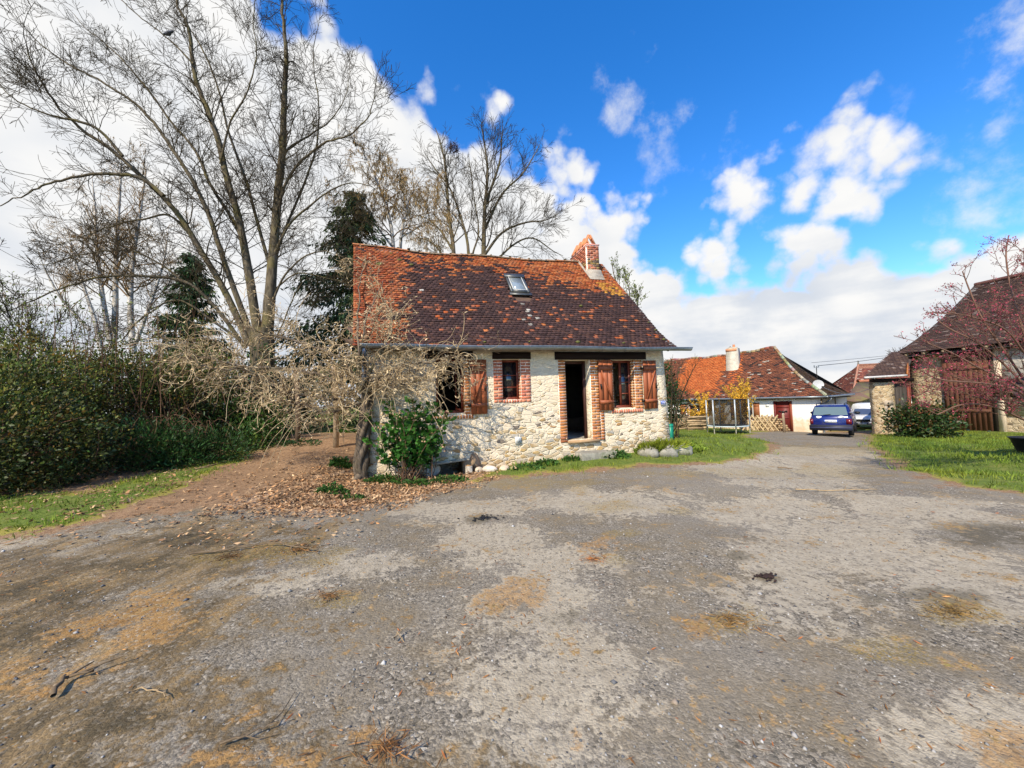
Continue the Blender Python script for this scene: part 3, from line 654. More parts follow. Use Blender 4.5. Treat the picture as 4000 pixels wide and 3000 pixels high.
    def color(u, s, g):
        n = nz(u, s, 1.1, 31)-.5; n2 = nz(u, s, 4.5, 77)-.5
        # share of clean orange tile: the vine-covered left strip and the upper right are clean, the lower middle is black with lichen
        left = np.clip((1.35-u+s*.25+n*1.0)/.5, 0, 1); b = .56+.12*np.clip((3-u)/2, 0, 1)-.15*np.clip((u-4.8)/2, 0, 1)
        up = np.clip((s-b+n*.5)/.34, 0, 1)
        p = max(left, up*.95); p = p+n2*.8*(p > .03)*(p < .97)
        pn = np.clip((float(fbm(np.array(u*3.2+(g.random()-.5)*.25), np.array(s*42), 91, 3))-.5)*2.3+.5, 0, 1)*.72+.28*g.random()
        if pn < np.clip(p, .10, .93):
            c = np.array([(.40, .10, .03), (.46, .135, .04), (.36, .085, .028), (.42, .15, .06), (.50, .17, .055)][g.integers(5)])*g.uniform(.66, 1.02)
            if left > .5: c = c*np.array([.85, .82, .95])
        else:
            c = np.array([(.052, .028, .026), (.062, .033, .030), (.045, .025, .024), (.075, .038, .03)][g.integers(4)])*g.uniform(.8, 1.25)
            lich = np.exp(-((u-2.2)/1.3)**2-((s-.42)/.24)**2)*.09+np.exp(-((u-4.45)/.2)**2-((s-.36)/.16)**2)*.3+.006
            if .6*g.random()+.4*(1-pn) < lich*1.1: c = np.array((.46, .43, .38))*g.uniform(.6, 1.05)
            elif g.random() < .05: c = np.array((.30, .10, .05))
        if s > .55 and abs(u-7.6) < .35 and abs(s-.63) < .08 and g.random() < .6: c = np.array((.50, .24, .04))
        return tuple(c)
    sagf = lambda u, s: -.05*math.sin(math.pi*np.clip(u/8, 0, 1))*s+.06*max(0, 1-u/1.6)*s+.02*math.sin(u*2.1)*s+.012*math.sin(u*1.3+s*9)
    hole = lambda u, s: (4.19 < u < 4.72 and .445 < s < .655) or (7.16 < u < 7.57 and s > .80)
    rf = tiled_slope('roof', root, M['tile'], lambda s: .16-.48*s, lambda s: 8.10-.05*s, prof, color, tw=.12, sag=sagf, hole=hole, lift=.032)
    # boarding below the tiles, rear slope, ridge
    b = MB()
    ps = [prof(s) for s in (0.02, .1, .2, .99)]
    for i in range(3):
        (a0, b0), (a1, b1) = ps[i], ps[i+1]; b.add([(.2, a0, b0-.045), (8.03, a0, b0-.045), (8.0, a1, b1-.10*(i == 2)-.045), (-.1, a1, b1-.10*(i == 2)-.045)], [(0, 1, 2, 3)])
    b.add([(-.3, 3.44, 6.40), (8.03, 3.44, 6.40), (8.05, 7.15, 2.85), (-.3, 7.15, 2.85)], [(3, 2, 1, 0)], (.3, .1, .05))
    b.build('roof_boarding', m_simple('boarding', (.10, .06, .04), .9), root)
    rc = MB(); g = np.random.default_rng(4); x = -.33
    while x < 7.1:
        L = .33; dz = sagf(x+.15, 1); ang = np.linspace(-.1, math.pi+.1, 8); k = g.uniform(.75, 1.1); cc = [(.30, .18, .11), (.20, .15, .10), (.34, .14, .06)][g.integers(3)]
        ring = lambda xx, r, dd: [(xx, 3.43-math.cos(t)*r, 6.475+dd+math.sin(t)*r*.55) for t in ang]
        va = ring(x, .115, dz); vb = ring(x+L+.03, .10, sagf(x+L, 1)); n = len(ang)
        rc.add(va+vb, [[i, i+1, n+i+1, n+i] for i in range(n-1)]+[list(range(n))[::-1]], tuple(q*k for q in cc))
        rc.blob((x+L, 3.40+g.normal(0, .03), 6.53+sagf(x+L, 1)), (.05, .08, .028), (.42, .38, .30) if g.random() < .6 else (.09, .08, .04), int(x*50)+99, 1); x += L
    rc.build('ridge_cap', M['tile'], rf)
    # moss cushions on the tiles, slipped tiles
    mossm = m_simple('moss', (.10, .10, .025), .95, 0, .4, 30, .6)
    for (u, s, r) in [(3.0, .04, .035), (5.35, .05, .06), (6.6, .045, .04), (6.15, .42, .05), (4.1, .05, .03), (1.05, .85, .07), (.5, .78, .09), (1.4, .8, .06), (.8, .93, .05), (7.95, .1, .04), (8.0, .2, .035), (7.97, .27, .03)]:
        v, w = prof(s); MB().blob((u, v-.01, w+.03), (r*1.3, r, r*.7), (1, 1, 1), int(u*31), 1).build('moss_cushion', mossm, rf)
    # --- chimney: brick stack, cement flashing, row of tent-shaped tile pots
    cu0, cu1, cv0, cv1, ct = 7.14, 7.58, 2.72, 4.1, 6.83
    cb = MB(); g = np.random.default_rng(12); cb.box(cu0+.006, cu1-.006, cv0+.006, cv1-.006, 5.4, ct-.002, (1.1, 1.0, .85)); ch = .072; z = 5.72; i = 0
    while z < ct-.03:
        low = z < 6.35
        def pick():
            c = np.array(REDS[g.integers(5)])*g.uniform(.65, 1.05)
            if low and g.random() < .6: c = np.array([(.30, .20, .06), (.12, .08, .05), (.36, .22, .08)][g.integers(3)])*g.uniform(.7, 1.2)
            return tuple(c)
        off = .11 if i % 2 else 0
        for (a, b) in [(max(cu0, cu0-.11+off+j*.22), min(cu1, cu0+.11+off+j*.22)) for j in range(4)]:
            if b-a > .03: cb.box(a+.006, b-.006, cv0-.008+g.normal(0, .003), cv0+.1, z+.006, z+ch-.006, pick())
        for (a, b) in [(max(cv0+.101, cv0-.11+off+j*.22), min(cv1, cv0+.11+off+j*.22)) for j in range(9)]:
            if b-a > .03:
                cb.box(cu0-.008+g.normal(0, .003), cu0+.1, a+.006, b-.006, z+.006, z+ch-.006, pick()); cb.box(cu1-.1, cu1+.008, a+.006, b-.006, z+.006, z+ch-.006, pick())
        z += ch; i += 1
    cb.box(cu0-.02, cu1+.02, cv0-.02, cv1+.02, ct, ct+.03, (1.0, .5, .4))
    chm = cb.build('chimney', M['brick'], root)
    fb = MB(); fb.add([(cu0-.04, 2.47, 5.57), (cu1+.05, 2.47, 5.57), (cu1+.06, 2.70, 5.80), (cu0-.05, 2.70, 5.80), (cu0-.03, 2.64, 5.86), (cu1+.04, 2.64, 5.86), (cu1+.04, 2.705, 5.98), (cu0-.03, 2.705, 5.98)], [(0, 1, 5, 4), (4, 5, 6, 7), (0, 4, 7, 3), (1, 2, 6, 5)])
    fb.add([(cu0-.045, 2.6, 5.70), (cu0-.012, 2.7, 5.86), (cu0-.012, 3.4, 6.56), (cu0-.045, 3.4, 6.48)], [(0, 1, 2, 3)])
    fb.build('cement_flashing', m_simple('flashing', (.33, .29, .23), .9, 0, .25, 7, .4, dirt=(.20, .13, .07, .6)), chm)
    for j in range(4):
        pb = MB(); vv = cv0+.24+j*.31; cuu = (cu0+cu1)/2
        for sgn in (-1, 1):
            a = np.array([cuu+sgn*.20, vv, ct+.02]); b = np.array([cuu-sgn*.015, vv, ct+.42]); ax = (b-a)/np.linalg.norm(b-a); out = np.array([sgn*ax[2], 0, -sgn*ax[0]]); ang = np.linspace(-1.45, 1.45, 8); vs = []
            for p in (a, b):
                for t in ang: vs.append(p+out*math.cos(t)*.085+np.array([0, 1, 0])*math.sin(t)*.075)
                for t in ang[::-1]: vs.append(p+out*math.cos(t)*.06+np.array([0, 1, 0])*math.sin(t)*.058)
            n = 16; pb.add(vs, [[i, (i+1) % n, n+(i+1) % n, n+i] for i in range(n)]+[list(range(n))[::-1], list(range(n, 2*n))])
        pb.build('chimney_pot', M['terracotta'], chm)
    # --- skylight lying in the slope
    t = np.array([3.01, 3.02]); t /= np.linalg.norm(t); nrm = np.array([-t[1], t[0]]); base = np.array([1.70, 4.76])
    def SK(u, d, h): p = base+t*d+nrm*h; return (u, p[0], p[1])
    def slab(mbx, u0, u1, d0, d1, h0, h1): mbx.add([SK(u0, d0, h0), SK(u1, d0, h0), SK(u1, d1, h0), SK(u0, d1, h0), SK(u0, d0, h1), SK(u1, d0, h1), SK(u1, d1, h1), SK(u0, d1, h1)], [(0, 3, 2, 1), (4, 5, 6, 7), (0, 1, 5, 4), (1, 2, 6, 5), (2, 3, 7, 6), (3, 0, 4, 7)])
    k = MB(); slab(k, 4.17, 4.24, 0, .99, 0, .075); slab(k, 4.67, 4.74, 0, .99, 0, .075); slab(k, 4.241, 4.669, 0, .07, 0, .075); slab(k, 4.241, 4.669, .86, .99, 0, .075); slab(k, 4.13, 4.78, .84, 1.02, .076, .10); slab(k, 4.12, 4.79, -.13, -.005, .01, .035)
    sk = k.build('skylight', m_simple('skylight_metal', (.10, .105, .10), .4, .5, .15, 5, .05), root)
    k = MB(); slab(k, 4.245, 4.665, .075, .855, .05, .06); k.build('pane', M['skyglass'], sk)
    k = MB(); slab(k, 4.65, 4.664, .075, .855, .061, .09); slab(k, 4.246, 4.26, .075, .855, .061, .09); slab(k, 4.261, 4.649, .08, .10, .061, .08); k.build('inner_frame', M['plastic_white'], sk)
    # --- gutter with joints and brackets
    gt = MB(); ang = np.linspace(math.pi, 2*math.pi, 9); us = np.linspace(.3, 8.40, 30); n = 18
    prf = [(math.cos(a)*.075, math.sin(a)*.075) for a in ang]+[(math.cos(a)*.068, math.sin(a)*.068) for a in ang[::-1]]
    vs = [(u, -.475+p[0], 2.885+.010*math.sin(u*1.7)-.004*u+p[1]) for u in us for p in prf]
    gt.add(vs, [[i*n+j, i*n+(j+1) % n, (i+1)*n+(j+1) % n, (i+1)*n+j] for i in range(len(us)-1) for j in range(n)]+[list(range(n)), [(len(us)-1)*n+j for j in range(n)][::-1]])
    gt.tube([(u, -.552, 2.887+.010*math.sin(u*1.7)-.004*u) for u in us], .012, 6)
    gu = gt.build('gutter', M['zinc'], root, False)
    for u in np.arange(.9, 8.3, .62):
        bb = MB(); zz = 2.885+.010*math.sin(u*1.7)-.004*u; bb.tube([(u, -.475+math.cos(a)*.081, zz+math.sin(a)*.081) for a in np.linspace(math.pi*.98, 2*math.pi, 8)], .009, 4); bb.build('bracket', M['zinc'], gu)
    dp = MB(); dp.tube(catmull([(.40, -.47, 2.81), (.40, -.44, 2.68), (.36, -.10, 2.5), (.34, -.07, 2.3), (.34, -.07, .1)], 6), .045, 8); dp.build('downpipe', m_simple('downpipe_metal', (.12, .15, .19), .4, .6, .15, 5, .05), gu)
    # --- number plate 10, vent cover
    pb = MB(); pb.box(7.735, 7.875, -.055, -.03, 1.41, 1.515); pl = pb.build('number_plate', M['enamel_blue'], root)
    text_mesh('number', '10', .088, M['enamel_white'], pl, (7.805, -.057, 1.462), (R_(90), 0, 0), .002)
    bb = MB()
    for (a, b, c_, d_) in ((7.735, 7.875, 1.41, 1.415), (7.735, 7.875, 1.51, 1.515), (7.735, 7.74, 1.415, 1.51), (7.87, 7.875, 1.415, 1.51)): bb.box(a, b, -.058, -.0555, c_, d_)
    bb.build('plate_border', M['enamel_white'], pl)
    pb = MB(); pb.box(3.71, 3.86, -.05, .0, .60, .76); vn = pb.build('vent_cover', M['plastic_white'], root)
    vb = MB(); vb.box(3.735, 3.835, -.054, -.0505, .63, .73); vb.box(3.80, 3.825, -.060, -.0545, .64, .665, (.2, .2, .2)); vb.build('vent_grille', m_simple('vent_grey', (.42, .43, .40), .5, 0, .1, 60, .3), vn)
    return root
cottage()

# ------------------------------------------------------------------ loose things at the foot of the wall
def rockthing(px, py, r, label, cat='rock', name='rock', col=(1, 1, 1), mat=None, seed=0, group=None, z=None, rough=.2):
    p = ground(px, py); mb = MB(); mb.blob((0, 0, 0), r, col, seed, 3, rough)
    o = mb.build(name, mat or M['limestone'], None, True, (p[0], p[1], hgt(p[0], p[1])+r[2]*.55 if z is None else z)); o.rotation_euler = (0, 0, seed*1.3)
    return tag(o, label, cat, group)
M['limestone'] = m_simple('limestone', (.58, .50, .40), .9, 0, .22, 6, .7, .2)
M['fieldstone'] = m_simple('fieldstone', (.27, .20, .14), .9, 0, .35, 7, .8, .2, dirt=(.08, .09, .03, .5))
rockthing(1692, 1850, (.15, .12, .13), 'large pale rock left of the cellar hole', seed=3, rough=.3)
rockthing(1915, 1842, (.17, .12, .09), 'broad whitish rock in the grass right of the cellar hole', seed=5, group='rocks edging the grass')
rockthing(1970, 1838, (.16, .12, .08), 'pinkish beige rock between the whitish rock and the front step', col=(1.05, .92, .8), seed=6, group='rocks edging the grass')
rockthing(1872, 1842, (.08, .08, .07), 'small grey rock tucked against the cellar edge stone', col=(.8, .8, .75), seed=8, group='rocks edging the grass')
rockthing(2005, 1835, (.09, .07, .05), 'small tan rock beside the pinkish beige rock', col=(1.0, .85, .6), seed=9, group='rocks edging the grass')
rockthing(1585, 1858, (.22, .09, .06), 'low pale stone among weeds under the hydrangea', col=(.9, .88, .8), seed=11)
rockthing(1843, 1835, (.16, .16, .24), 'rough brown upright stone at right edge of the cellar hole', 'rock', 'edge_stone', (1, .9, .8), M['fieldstone'], 14, rough=.22)
p = ground(1488, 1832); b = MB(); b.box(-.11, .11, -.055, .055, 0, .06); o = b.build('loose_brick', m_simple('old_brick', (.34, .15, .06), .9, 0, .3, 12, .5), None, False, (p[0], p[1], hgt(p[0], p[1])+.05)); o.rotation_euler = (.1, .15, .2); tag(o, 'single orange brick lying under the hydrangea', 'brick')
def slabthing(u0, u1, v0, v1, z0, z1, name, label, cat, seed, mat=None, tilt=(0, 0, 0)):
    bm = bmesh.new(); bmesh.ops.create_cube(bm, size=1); bmesh.ops.subdivide_edges(bm, edges=bm.edges[:], cuts=5, use_grid_fill=True); g = np.random.default_rng(seed)
    for v in bm.verts:
        k = np.array(v.co)*np.array([u1-u0, v1-v0, z1-z0]); e = (abs(v.co.x) > .45)+(abs(v.co.y) > .45)+(abs(v.co.z) > .45)
        if e >= 2: k *= g.uniform(.93, .99)
        v.co = k+g.normal(0, .006, 3)
    me = bpy.data.meshes.new(name); bm.to_mesh(me); bm.free(); add_tint(me); me.materials.append(mat or M['slab']); o = bpy.data.objects.new(name, me); C.objects.link(o)
    p = CW((u0+u1)/2, (v0+v1)/2, (z0+z1)/2); o.location = p; o.rotation_euler = (tilt[0], tilt[1], CA+tilt[2]); return tag(o, label, cat)
slabthing(5.2, 6.15, -.50, -.03, -.05, .33, 'stone_step', 'mossy grey block of stone as the step below the front door', 'step', 1)
slabthing(5.55, 6.3, -1.0, -.58, -.02, .10, 'stepping_stone', 'flat pale slab on the grass before the door step', 'slab', 2, M['concrete'], (.04, 0, .1))
def planter():
    root = thing('stone_planter', 'stone trough full of grass at the right front corner of the cottage', 'planter', CW(7.45, -.42, hgt(*CW(7.45, -.42)[:2])), CA)
    for (a, b, c_, d_, s) in ((-.62, -.22, -.30, .28, 1), (-.20, .28, -.34, -.12, 2), (.30, .78, -.26, .10, 3), (-.2, .7, -.1, .3, 4)):
        mb = MB(); mb.blob(((a+b)/2, (c_+d_)/2, .08), ((b-a)/1.75, (d_-c_)/1.75, .17), (1, 1, 1), s+40, 3, .12); mb.build('trough_stone', M['slab'], root, True)
    return root
PLANTER = planter()
b = MB(); b.box(-.055, .055, -.02, .02, -.1, .52); b.box(-.062, .062, -.028, .028, .44, .46)
p = CW(8.12, .1); o = b.build('green_post', m_simple('green_plastic', (.01, .20, .12), .4, 0, .1, 5, 0), None, False, (p[0], p[1], hgt(p[0], p[1])+.12)); tag(o, 'short flat bright green post at the right corner of the cottage', 'post'); o.rotation_euler = (0, 0, CA)
# ------------------------------------------------------------------ white neighbouring farmhouse, hipped at its right end
def m_plaster():
    q = NT('old_lime_plaster'); v = q.coord('Object'); z = q.n('ShaderNodeSeparateXYZ'); tcn = q.n('ShaderNodeTexCoord'); q.L(tcn.outputs['Object'], z.inputs[0]); n = q.noise(v, 1.6, 7, .65).outputs['Fac']; f = q.noise(v, 14, 5, .6).outputs['Fac']
    c = q.mix(q.ss(f, .3, .7), (.70, .67, .60), (.80, .77, .71))
    k = q.ss(q.math('ADD', z.outputs['Z'], q.math('MULTIPLY', q.math('SUBTRACT', n, .5), 1.6)), .15, -.35)
    c = q.mix(q.math('MULTIPLY', k, .9), c, q.mix(q.ss(n, .4, .6), (.52, .38, .22), (.66, .54, .38)))
    q.bump(q.math('ADD', f, n), .3, .02); return q.set(c, .9, 0, .15)
M['plaster'] = m_plaster()
M['door_red'] = m_simple('dark_red_door', (.13, .018, .014), .5, 0, .15, 5, .1, .3, (3, 1, .4))
M['wood'] = m_simple('weathered_wood', (.26, .19, .12), .85, 0, .35, 7, .4, .2, (2, 2, .3))
M['wood_pale'] = m_simple('pale_split_wood', (.36, .26, .155), .8, 0, .3, 9, .4, .2)
M['shutter_brown'] = m_simple('brown_shutter', (.24, .085, .03), .6, 0, .2, 5, .2, .3, (3, 3, .4))
M['black'] = m_simple('black_paint', (.012, .012, .012), .5, 0, .2, 5, 0)
NA = math.atan2(-.77, .64); NE1 = np.array([-.64, .77, 0])/math.hypot(.64, .77); NV = np.array([.77, .64, 0])/math.hypot(.64, .77); NO = np.array([20, 25, 0.])+NE1*12.5
def NW(u, v, w=0.): return NO-NE1*u+NV*v+np.array([0, 0, w])
def neighbour():
    root = thing('farmhouse', 'low white plastered farmhouse with hipped brown and orange tile roof beyond the trampoline', 'house', NO, NA)
    opens = [(3.85, 4.78, -.35, .88), (7.53, 8.5, -.25, 1.06), (9.88, 10.9, -1.6, 1.08)]
    mb = wall_sheet(0, 12.5, -1.6, 1.5, opens, th=.4, st=.5, disp=.03, seed=9)
    mb.add([(12.5, .011, -1.6), (12.5, 8, -1.6), (12.5, 8, 1.5), (12.5, .011, 1.5)], [(0, 1, 2, 3)]); mb.add([(0, 0.01, -1.6), (0, 8, -1.6), (0, 8, 1.4), (0, 4, 5.0), (0, 0.01, 1.4)], [(4, 3, 2, 1, 0)]); mb.add([(0, 8, -1.6), (12.5, 8, -1.6), (12.5, 8, 1.5), (0, 8, 1.5)], [(3, 2, 1, 0)])
    mb.build('wall', M['plaster'], root)
    b = MB(); b.box(.2, 12.3, .9, 1.0, -1.5, 1.4); b.build('inner_wall', M['dark'], root)
    d = MB(); d.box(9.86, 9.98, -.03, .15, -1.05, 1.08); d.box(10.8, 10.93, -.035, .15, -1.05, 1.08, (1.6, 2.6, 1.4)); d.box(9.98, 10.8, -.03, .15, 1.0, 1.08); d.box(9.98, 10.8, .04, .10, -1.05, 1.0); d.box(10.05, 10.73, .02, .039, -.12, -.04); d.box(10.05, 10.73, .02, .039, .62, .70); d.box(10.05, 10.73, .02, .039, -.95, -.87)
    dr = d.build('door', M['door_red'], root)
    g = MB(); g.blob((10.4, -.01, .32), (.09, .05, .10), (1, 1, 1), 3, 2, .1); g.tube(catmull([(10.3, -.02, .36), (10.2, -.03, .41), (10.15, -.03, .36)], 4), [.03]*8+[.012], 6); g.tube(catmull([(10.5, -.02, .36), (10.6, -.03, .41), (10.65, -.03, .36)], 4), [.03]*8+[.012], 6); g.tube([(10.37, -.03, .25), (10.36, -.04, .14)], .02, 5, (60, 50, 40)); g.tube([(10.43, -.03, .25), (10.45, -.04, .14)], .02, 5, (60, 50, 40)); g.build('door_ornament', M['black'], dr)
    def shut(a, b): s = MB(); s.box(a, b, -.05, -.0, -.22, 1.0); s.box(a+.02, b-.02, -.068, -.0505, -.05, .03, (.9,)*3); s.box(a+.02, b-.02, -.068, -.0505, .75, .83, (.9,)*3); s.build('shutter', M['shutter_brown'], root)
    shut(3.12, 3.6); shut(4.9, 5.3); shut(8.6, 8.98); shut(7.05, 7.45)
    for (a, b, c_, d_) in opens[:2]:
        f = MB(); f.box(a, a+.07, .1, .16, c_, d_); f.box(b-.07, b, .1, .16, c_, d_); f.box(a+.07, b-.07, .1, .16, c_, c_+.07); f.box(a+.07, b-.07, .1, .16, d_-.07, d_); f.box((a+b)/2-.03, (a+b)/2+.03, .095, .155, c_+.07, d_-.07); w = f.build('window', M['frame'], root)
        g = MB(); g.box(a+.07, b-.07, .125, .131, c_+.07, d_-.07); g.build('pane', M['glass'], w)
    br = MB(); g = np.random.default_rng(3)
    for t in np.linspace(.18, math.pi-.18, 15):
        c = tuple(k*g.uniform(.7, 1.1) for k in (.40, .19, .09)); x, z = 4.315-math.cos(t)*.62, .78+math.sin(t)*.26; br.beam((x, -.02, z), (x-math.cos(t)*.12, -.02, z+math.sin(t)*.14), .10, .06, c, (0, 1, 0))
    br.build('brick_arch', M['brick'], root)
    MB().box(3.70, 3.845, -.02, .12, -.4, .84, (.30, .15, .08)).build('brick_surround', M['brick'], root); MB().box(4.785, 4.89, -.02, .12, -.4, .84, (.30, .15, .08)).build('brick_surround', M['brick'], root)
    p = MB(); p.box(9.37, 9.6, -.02, .0, .68, .92); p.build('wall_box', M['plastic_white'], root)
    MB().box(12.502, 12.55, 3.9, 4.0, -.6, 1.4).build('timber', M['wood'], root); MB().box(12.502, 12.55, .05, .2, .2, 1.45).build('timber', M['wood'], root)
    # roof
    EZ, RZ, PU = 1.40, 5.12, 9.0
    prof = lambda s: (-.35+4.35*s, EZ-.05+.0*s+(RZ-EZ+.05)*(s-.08*math.sin(math.pi*s)))
    right = lambda s: 12.85-(12.85-PU)*s
    def color(u, s, g):
        n = float(fbm(np.array(u*.9), np.array(s*4), 5, 4))-.5
        org = np.clip(min((u-2.3+s*.5+n*1.6)/.5, (6.25-u-s*.2+n*2.2)/.5, (s-.12+n*.4)/.12), 0, 1); org = max(org, np.clip((.8-abs(u-6.7)-abs(s-.55)*2.+n)/.4, 0, .55))
        if g.random() < org: c = np.array([(.50, .13, .035), (.46, .115, .03), (.54, .16, .045)][g.integers(3)])*g.uniform(.85, 1.1)
        else:
            c = np.array([(.21, .075, .04), (.17, .06, .035), (.25, .09, .045), (.14, .055, .035)][g.integers(4)])*g.uniform(.75, 1.2)
            if u > 6 and g.random() < .13: c = np.array((.035, .025, .022))
            elif g.random() < .03: c = np.array((.40, .36, .30))
        return tuple(c)
    sag = lambda u, s: -.10*math.sin(math.pi*np.clip((u-1)/7, 0, 1))*s+.12*np.exp(-((u-9)/1.5)**2)*s+.04*math.sin(u*3.1+s*6)
    rf = tiled_slope('roof', root, M['tile_far'], lambda s: -.15-.1*s, right, prof, color, expo=.125, tw=.24, seed=8, sag=sag, lift=.035)
    # hip end, built in its own frame (runs along the side wall)
    def hipc(u, s, g):
        c = np.array([(.095, .055, .032), (.07, .042, .026), (.12, .07, .04), (.085, .06, .025)][g.integers(4)])*g.uniform(.7, 1.3); return tuple(c)
    hp = lambda s: (-.35+(12.85-PU)*s, EZ-.05+(RZ-EZ+.05)*(s-.10*math.sin(math.pi*s)))
    o = tiled_slope('hip_roof', root, M['tile_far'], lambda s: -.35+4.35*s, lambda s: 8.35-4.35*s, hp, hipc, expo=.125, tw=.24, seed=9, sag=lambda u, s: .05*math.sin(u*2.3+s*5), lift=.035)
    o.location = (12.5, 0, 0); o.rotation_euler = (0, 0, R_(90))
    b = MB()
    for s0, s1 in ((0.02, .25), (.25, .5), (.5, .75), (.75, .985)):
        (v0, w0), (v1, w1) = prof(s0), prof(s1); b.add([(-.1, v0, w0-.2), (right(s0)-.1, v0, w0-.2), (right(s1)-.1, v1, w1-.2), (-.1, v1, w1-.2)], [(0, 1, 2, 3)])
        (v0, w0), (v1, w1) = hp(s0), hp(s1); b.add([(12.5-v0, -.3+4.3*s0, w0-.2), (12.5-v0, 8.3-4.3*s0, w0-.2), (12.5-v1, 8.3-4.3*s1, w1-.2), (12.5-v1, -.3+4.3*s1, w1-.2)], [(0, 1, 2, 3)])
    b.add([(-.2, 4.01, RZ-.08), (PU, 4.01, RZ-.08), (12.8, 8.3, EZ-.05), (-.2, 8.3, EZ-.05)], [(0, 1, 2, 3)]); b.build('roof_boarding', M['dark'], root)
    rc = MB(); g = np.random.default_rng(6)
    def ridge(a, b, step, r, pal):
        a, b = np.array(a), np.array(b); L = np.linalg.norm(b-a); k = int(L/step); 
        for i in range(k):
            p0 = a+(b-a)*i/k; p1 = a+(b-a)*(i+1.1)/k; c = tuple(q*g.uniform(.7, 1.15) for q in pal[g.integers(len(pal))]); s0, s1 = [(sag(p[0], np.clip((p[2]-EZ)/(RZ-EZ), 0, 1)) if p[1] < 4.2 else 0) for p in (p0, p1)]
            rc.tube([p0+(0, 0, s0), p1+(0, 0, s1)], [r, r*.86], 7, c, True)
    ridge((-.2, 4, RZ+.02), (PU, 4, RZ+.02), .32, .12, [(.30, .2, .13), (.36, .30, .22), (.26, .12, .06)])
    hipline = [np.array((12.85-(12.85-PU)*s, -.35+4.35*s, prof(s)[1]+.05)) for s in np.linspace(0, 1, 7)]
    for i in range(6): ridge(hipline[i+1], hipline[i], .34, .11, [(.40, .33, .22), (.30, .22, .12), (.46, .40, .30)])
    rc.build('ridge_cap', M['tile_far'], rf)
    cb = MB(); cb.add([(5.87, 2.6, 3.5), (6.79, 2.6, 3.5), (6.79, 3.4, 3.5), (5.87, 3.4, 3.5), (5.92, 2.66, 5.45), (6.72, 2.66, 5.45), (6.72, 3.36, 5.45), (5.92, 3.36, 5.45)], [(0, 1, 5, 4), (1, 2, 6, 5), (2, 3, 7, 6), (3, 0, 4, 7)]); cb.add([(5.92, 2.66, 5.45), (6.72, 2.66, 5.45), (6.72, 3.36, 5.45), (5.92, 3.36, 5.45), (6.08, 2.8, 5.56), (6.56, 2.8, 5.56), (6.56, 3.2, 5.56), (6.08, 3.2, 5.56)], [(0, 1, 5, 4), (1, 2, 6, 5), (2, 3, 7, 6), (3, 0, 4, 7), (4, 5, 6, 7)], (.8, .75, .65)); cb.box(5.9, 6.74, 2.64, 2.66, 5.2, 5.42, (1.1, .55, .35))
    ch = cb.build('chimney', m_simple('rendered_chimney', (.50, .46, .37), .9, 0, .22, 4, .4), root)
    cb = MB(); cb.lathe([(0, .22), (.085, .22), (.095, .2), (.10, 0)][::-1], 12, (6.42, 3.0, 5.55)); cb.build('chimney_pot', M['terracotta'], ch)
    cb = MB(); cb.tube([(6.0, 3, 5.45), (6.14, 3, 5.68), (6.28, 3, 5.45)], .02, 5); cb.build('chimney_bracket', M['iron'], ch)
    gt = MB()
    for pts in ([(-.2, -.42, EZ-.05), (12.9, -.42, EZ-.08)], [(12.93, -.42, EZ-.08), (12.93, 8.3, EZ-.02)]): gt.tube(np.linspace(pts[0], pts[1], 12), .06, 8, (1, 1, 1), True)
    gu = gt.build('gutter', M['zinc'], root)
    gt = MB(); gt.tube(catmull([(12.9, .7, EZ-.1), (12.9, .6, EZ-.3), (12.62, .15, EZ-.55), (12.58, .06, EZ-.8), (12.58, .06, -1.2)], 6), .05, 8); gt.build('downpipe', M['zinc'], gu)
neighbour()
def dish():
    p = at(3198, 1502, 25.6); root = thing('satellite_dish', 'round white satellite dish on the corner of the farmhouse roof', 'satellite dish', p, R_(-15))
    b = MB(); prof = [(.31*r, .055*r*r) for r in np.linspace(0, 1, 7)]; b.lathe(prof, 28); b.lathe([(r, z-.02) for r, z in prof][::-1], 28); o = b.build('dish', m_simple('dish_grey', (.42, .43, .42), .5, 0, .08, 4, 0), root, True); o.rotation_euler = (R_(78), 0, R_(-6)); o.location = (0, .08, 0)
    b = MB(); b.tube([(0, .15, -.6), (0, .15, 1.25)], .022, 6); b.build('mast', M['iron'], root)
    b = MB(); b.tube([(0, .05, -.45), (0, -.45, -.2)], .012, 5); b.box(-.04, .04, -.52, -.42, -.22, -.12); b.build('receiver_arm', M['iron'], root)
    b = MB(); b.box(-.14, .14, .13, .17, 1.15, 1.19); b.tube([(-.12, .15, 1.17), (-.12, .15, 1.3)], .03, 6); b.tube([(.12, .15, 1.17), (.12, .15, 1.3)], .03, 6); b.build('insulator', M['zinc'], root)
dish()
def cable(a, b, sag, label, r=.012, mat=None):
    a, b = np.array(a), np.array(b); t = np.linspace(0, 1, 24)[:, None]; P = a+(b-a)*t; P[:, 2] -= sag*4*(t*(1-t))[:, 0]; mb = MB(); mb.tube(P, r, 5); return tag(mb.build('cable', mat or M['black'], None), label, 'cable')
cable(at(3200, 1428, 25.7), at(3900, 1290, 40), .5, 'dark overhead cable from the roof bracket towards the barn', .018)
cable(at(3170, 1417, 45), at(3900, 1335, 60), .2, 'thin overhead cable high in the sky left of the barn roof', .02)
cable(at(3216, 1512, 25.5), at(3428, 1503, 20.6), .45, 'pale cable sagging from the satellite dish to the barn pillar', .014, M['zinc'])

